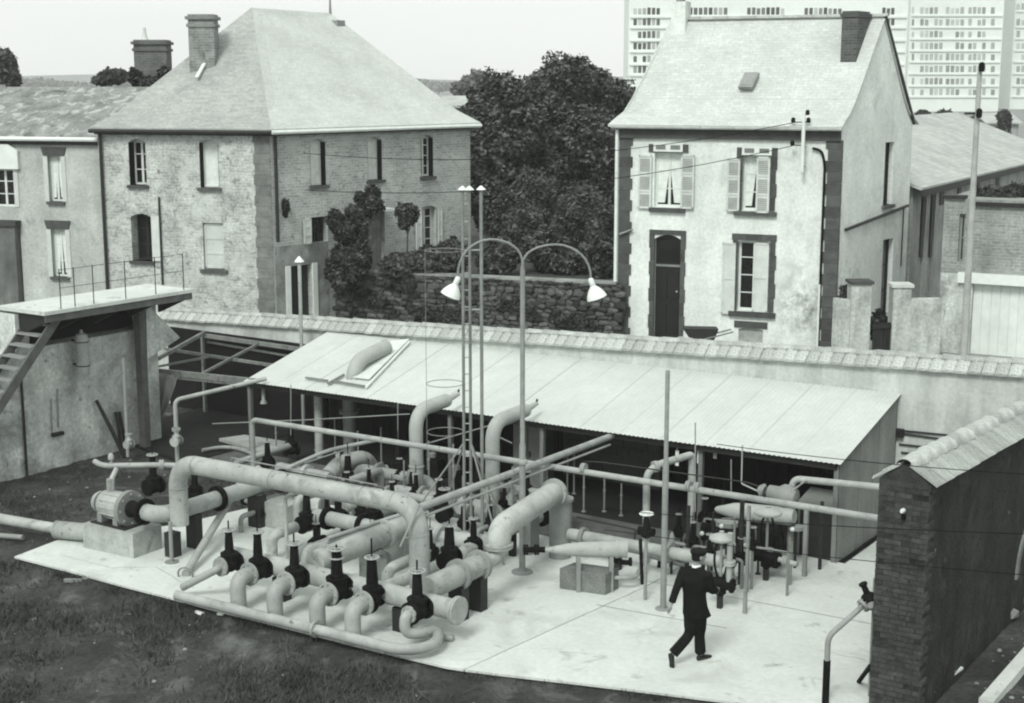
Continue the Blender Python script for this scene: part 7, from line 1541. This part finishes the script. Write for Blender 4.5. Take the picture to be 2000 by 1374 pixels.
for i, (px, py) in enumerate(((1962, 1190), (1990, 1178), (1975, 1205))):
    c = G(px, py); mb = MB(); mb.v = []; mb.cbox(c + V(0, 0, .06), .25 - .05 * i, .16, .12, .5 * i); mb.v = [(p[0] + random.uniform(-.03, .03), p[1] + random.uniform(-.03, .03), p[2] + random.uniform(-.02, .02)) for p in mb.v]
    yard_obj('rubble_block', mb, PEB, ['pale rubble block by the blackened wall, leftmost of three', 'pale rubble block by the blackened wall, farthest of three', 'pale rubble block by the blackened wall, nearest of three'][i], 'rubble')
# bicycle or handcart parts leaning at the house door: a small wheelbarrow
wb_ = GD(1372, 652, 37.5); zz = HZ(1372, 664, wb_); wbr = thing('wheelbarrow', 'wheelbarrow tipped beside the front door of the white house', 'wheelbarrow', V(wb_[0], wb_[1], BASEZ))
c = V(wb_[0], wb_[1], BASEZ + .45)
mb = MB(); mb.prism([c - rr2 * .35 + V(0, 0, .1), c + rr2 * .3 + V(0, 0, .0), c + rr2 * .42 + V(0, 0, .32), c - rr2 * .5 + V(0, 0, .34)], fN * .45); build(mb, 'tray', DARK, wbr)
mb = MB(); mb.torus(c - rr2 * .55 + V(0, 0, -.1), fN, .2, .035, 18, 6); build(mb, 'wheel', PIPE, wbr)
for s_ in (0, .4): mb = MB(); mb.tube(c - rr2 * .55 + fN * s_ + V(0, 0, -.1), c + rr2 * .8 + fN * s_ + V(0, 0, .25), .022, n=6); build(mb, 'handle', STEEL, wbr)
for s_ in (0, .4): mb = MB(); mb.tube(c + rr2 * .2 + fN * s_ + V(0, 0, .05), c + rr2 * .25 + fN * s_ + V(0, 0, -.45), .02, n=6); build(mb, 'leg', STEEL, wbr)

# ------------------------------------------------------------------ overhead wires
def wire(a_, b_, sag, lb, r=.010):
    pts = []
    for k in range(13):
        t = k / 12; pts.append(a_ * (1 - t) + b_ * t - V(0, 0, sag * 4 * t * (1 - t)))
    mb = MB(); mb.path(pts, r, 0, 5); tag(build(mb, 'overhead_wire', VALVE), lb, 'wire', 'overhead wires')
ins = WF.at(brk[0] - .28, .28, WF.pix(1572, 240)[1]); ins2 = WF.at(brk[0] - .28, .28, WF.pix(1572, 285)[1])
wire(ins, WR.at(1.0, .3, WR.pix(560, 300)[1]), .5, 'upper wire strung from the white house bracket to the brick house')
wire(ins2, WR.at(1.0, .3, WR.pix(560, 372)[1]), .5, 'lower wire strung from the white house bracket to the brick house')
for i, (y0, y1, y2) in enumerate(((950, 885, 928), (995, 1003, 1040), (1060, 1072, 1118))):
    a_ = GD(1180, 955 + i * 40, 20.5) if i else GD(1400, 868, 20.5); b_ = GD(2060, (930, 1045, 1128)[i], 17.0)
    wire(a_, b_, .05, ['wire crossing the top of the brick pier', 'wire crossing the middle of the brick pier', 'lowest wire crossing the brick pier'][i], .006)
a_, b_ = GD(412, 820, 27.5), GD(800, 809, 25.5)
# ------------------------------------------------------------------ walking man, seen from behind
SUIT = mat('black_suit', 0.010, 0.9, 0.3, 8, 0.2, 0.25, 60, spec=.06)
SKIN = mat('skin', 0.30, 0.6, 0.1, 10, 0.1, 0.1, 80)
SHIRT = mat('white_shirt', 0.72, 0.8, 0.05, 8, 0.05, 0.1, 60)
FELT = mat('black_felt', 0.010, 0.9, 0.2, 8, 0.2, 0.2, 60, spec=.15)
SHOE = mat('black_leather', 0.014, 0.4, 0.2, 8, 0.2, 0.1, 60)
heel, toe = G(1365, 1291), G(1319, 1307)
mp = (heel + toe) / 2; d0 = float(np.dot(mp[:2], _f[:2]))
head_dir = unit(V(*(heel - toe)[:2], 0)); face = unit(V(_f[0], _f[1], 0) * .80 + V(_r[0], _r[1], 0) * .60)   # chest turned right and away
side = V(face[1], -face[0], 0)                                                               # his right hand side
man = thing('person', 'man in dark suit and beret striding right across the slab, seen from behind', 'person', V(mp[0], mp[1], 0))
def J(px, py, dd=0.0): return GD(px, py, d0 + dd)
def remesh(o, vox=.014, sm=4):
    m = o.modifiers.new('remesh', 'REMESH'); m.mode = 'VOXEL'; m.voxel_size = vox; m.use_smooth_shade = True
    s = o.modifiers.new('smooth', 'SMOOTH'); s.iterations = sm; s.factor = .5
def ellring(c, a, b, n=20, ax=None, ux=None): return [c + side * a * math.cos(2 * math.pi * k / n) + face * b * math.sin(2 * math.pi * k / n) for k in range(n)]
hip = J(1358, 1190); chest = J(1355, 1132); neck = J(1360, 1103); headc = J(1365, 1086)
shL = J(1334, 1115, -.04); shR = J(1378, 1115, .08)
shL = neck + V(0, 0, -.10) - side * .175; shR = neck + V(0, 0, -.10) + side * .175
elL = J(1321, 1150, -.06); haL = J(1311, 1181, -.10); elR = shR + face * .06 + side * .05 + V(0, 0, -.27); haR = elR + face * .22 + V(0, 0, -.06) - side * .04
hL, hR = hip - side * .085 + V(0, 0, -.04), hip + side * .085 + V(0, 0, -.04)
knL = J(1349, 1238, .02); anL = J(1313, 1279, -.05); toeL = J(1319, 1306, -.06)
knR = J(1366, 1238, .10); anR = J(1369, 1279, .06)
anR = V(heel[0], heel[1], .09) + head_dir * .03
# body: one continuous skin under the clothes
mb = MB()
mb.rings([ellring(hip + V(0, 0, -.06), .13, .10), ellring(hip + V(0, 0, .08), .14, .10), ellring((hip + chest) / 2, .135, .095), ellring(chest, .16, .11), ellring(neck + V(0, 0, -.07), .12, .08), ellring(neck + V(0, 0, -.02), .06, .06), ellring(neck + V(0, 0, .05), .052, .056)], 20)
hd = unit(face * .75 + side * .45)                      # the head looks a little to the right
hs = V(hd[1], -hd[0], 0)
def hring(z, a, b, off=0.0, n=18): return [headc + V(0, 0, z) + hd * off + hs * a * math.cos(2 * math.pi * k / n) + hd * b * math.sin(2 * math.pi * k / n) for k in range(n)]
mb.rings([hring(-.125, .035, .045, .035), hring(-.10, .055, .075, .02), hring(-.06, .068, .09, .008), hring(-.01, .075, .098, 0), hring(.04, .076, .098, -.004), hring(.08, .066, .085, -.006), hring(.11, .03, .04, -.008)], 18)
mb.path([headc + hd * .09 + V(0, 0, .0), headc + hd * .118 + V(0, 0, -.035), headc + hd * .09 + V(0, 0, -.045)], [.012, .017, .012], 0, 8)
for s_ in (-1, 1): mb.sphere(headc + hs * s_ * .078 + V(0, 0, -.015) - hd * .01, .028, 10, 6, (.6, .9, 1.1))
for a_, e_, h_ in ((shL, elL, haL), (shR, elR, haR)):
    mb.path([a_, e_, h_], [.05, .045, .04, .033, .028], .06, 10)
    dv = unit(h_ - e_); u_, v_, _a = frame(dv); back = unit(np.cross(dv, side))
    pc = h_ + dv * .045; mb.sphere(pc, .042, 10, 6, (.75, .75, 1.1))
    for k in range(4):
        sp_ = (k - 1.5) * .017; b0_ = pc + back * sp_ + dv * .035; ln = (.06, .072, .066, .05)[k]
        mb.path([b0_, b0_ + dv * ln * .55 + side * .004, b0_ + dv * ln * .9 - side * .014], [.0095, .009, .0075], .01, 7)
    mb.path([pc + back * .03 - dv * .01, pc + back * .05 + dv * .02, pc + back * .05 + dv * .055], [.012, .011, .009], .01, 7)
mb.path([hL, knL, anL], [.075, .06, .05, .04], .08, 10); mb.path([hR, knR, anR], [.075, .06, .05, .04], .08, 10)
bo = build(mb, 'body', SKIN, man); remesh(bo, .009, 2)
# jacket
mb = MB()
hem = hip + V(0, 0, -.10)
mb.rings([ellring(hem + face * .015, .205, .155), ellring(hip + V(0, 0, .02), .195, .145), ellring((hip + chest) * .5, .18, .135), ellring(chest + V(0, 0, .0), .205, .145), ellring(neck + V(0, 0, -.11), .195, .115), ellring(neck + V(0, 0, -.06), .135, .09), ellring(neck + V(0, 0, -.015), .07, .07)], 20)
for a_, e_, h_ in ((shL, elL, haL), (shR, elR, haR)): mb.path([a_ + V(0, 0, .0), a_ * .5 + e_ * .5, e_, e_ * .12 + h_ * .88], [.085, .078, .068, .06, .056], .08, 12)
mb.path([hip + side * .15 + V(0, 0, .06), hem + side * .22 + face * .03 + V(0, 0, .02)], [.05, .035], 0, 10)       # blown jacket flap
jk = build(mb, 'jacket', SUIT, man); remesh(jk, .014, 5)
mb = MB(); mb.rings([ellring(neck + V(0, 0, -.03), .075, .078), ellring(neck + V(0, 0, .0) + face * .01, .066, .068), ellring(neck + V(0, 0, .012) + face * .012, .058, .060)], 20, cap0=False, cap1=False); build(mb, 'shirt_collar', SHIRT, man)
# trousers
mb = MB(); mb.rings([ellring(hip + V(0, 0, .06), .17, .13), ellring(hip + V(0, 0, -.05), .18, .14), ellring(hip + V(0, 0, -.13), .17, .13)], 20)
mb.path([hL + V(0, 0, .02), knL, anL * .96 + knL * .04], [.105, .09, .08, .078, .082], .1, 12); mb.path([hR + V(0, 0, .02), knR, anR * .9 + knR * .1], [.105, .092, .082, .078, .084], .1, 12)
tr = build(mb, 'trousers', SUIT, man); remesh(tr, .014, 4)
def shoe(ank, tip_dir, up, L=.27):
    mb = MB(); rs = []; sd_ = unit(np.cross(tip_dir, up))
    for t, w, h, zo in ((-.06, .028, .055, .02), (-.03, .038, .08, .03), (.04, .040, .075, .025), (.11, .046, .055, .005), (.18, .045, .045, -.005), (.225, .025, .03, -.012)):
        c = ank + tip_dir * t + up * (zo - .055); rs.append([c + sd_ * w * math.cos(2 * math.pi * k / 12) + up * h * .6 * math.sin(2 * math.pi * k / 12) for k in range(12)])
    mb.rings(rs, 12); build(mb, 'shoe', SHOE, man)
shoe(anR + V(0, 0, -.012), unit(head_dir), V(0, 0, 1))
td = unit(toeL - anL); shoe(anL + td * .03, td, unit(-head_dir * .8 + V(0, 0, -.15)) * -1)
mb = MB(); mb.rings([hring(-.055, .079, .07, -.035), hring(-.02, .081, .075, -.035), hring(.03, .083, .08, -.03)], 18); build(mb, 'hair', FELT, man)
mb = MB(); mb.rings([hring(.015, .082, .104, 0), hring(.04, .100, .122, -.005), hring(.075, .108, .128, -.008), hring(.10, .085, .10, -.01), hring(.115, .03, .04, -.01)], 18); mb.tube(headc + V(0, 0, .11), headc + V(0, 0, .135), .008, n=6); build(mb, 'beret', FELT, man)

# ------------------------------------------------------------------ the air
mb = MB(); mb.box(-900, 900, -60, 900, -1.6, 64); hz_ = bpy.data.materials.new('haze'); hz_.use_nodes = True; nt = hz_.node_tree
for n_ in list(nt.nodes):
    if n_.type == 'BSDF_PRINCIPLED': nt.nodes.remove(n_)
pv = nt.nodes.new('ShaderNodeVolumePrincipled'); pv.inputs['Color'].default_value = (.93, .96, .93, 1); pv.inputs['Density'].default_value = 0.0006; pv.inputs['Anisotropy'].default_value = 0.0
nt.links.new(pv.outputs[0], nt.nodes['Material Output'].inputs['Volume'])
ho = build(mb, 'haze', hz_, origin=(0, 0, 0)); tag(ho, 'pale air that fades the far tower blocks', 'haze', kind='stuff')
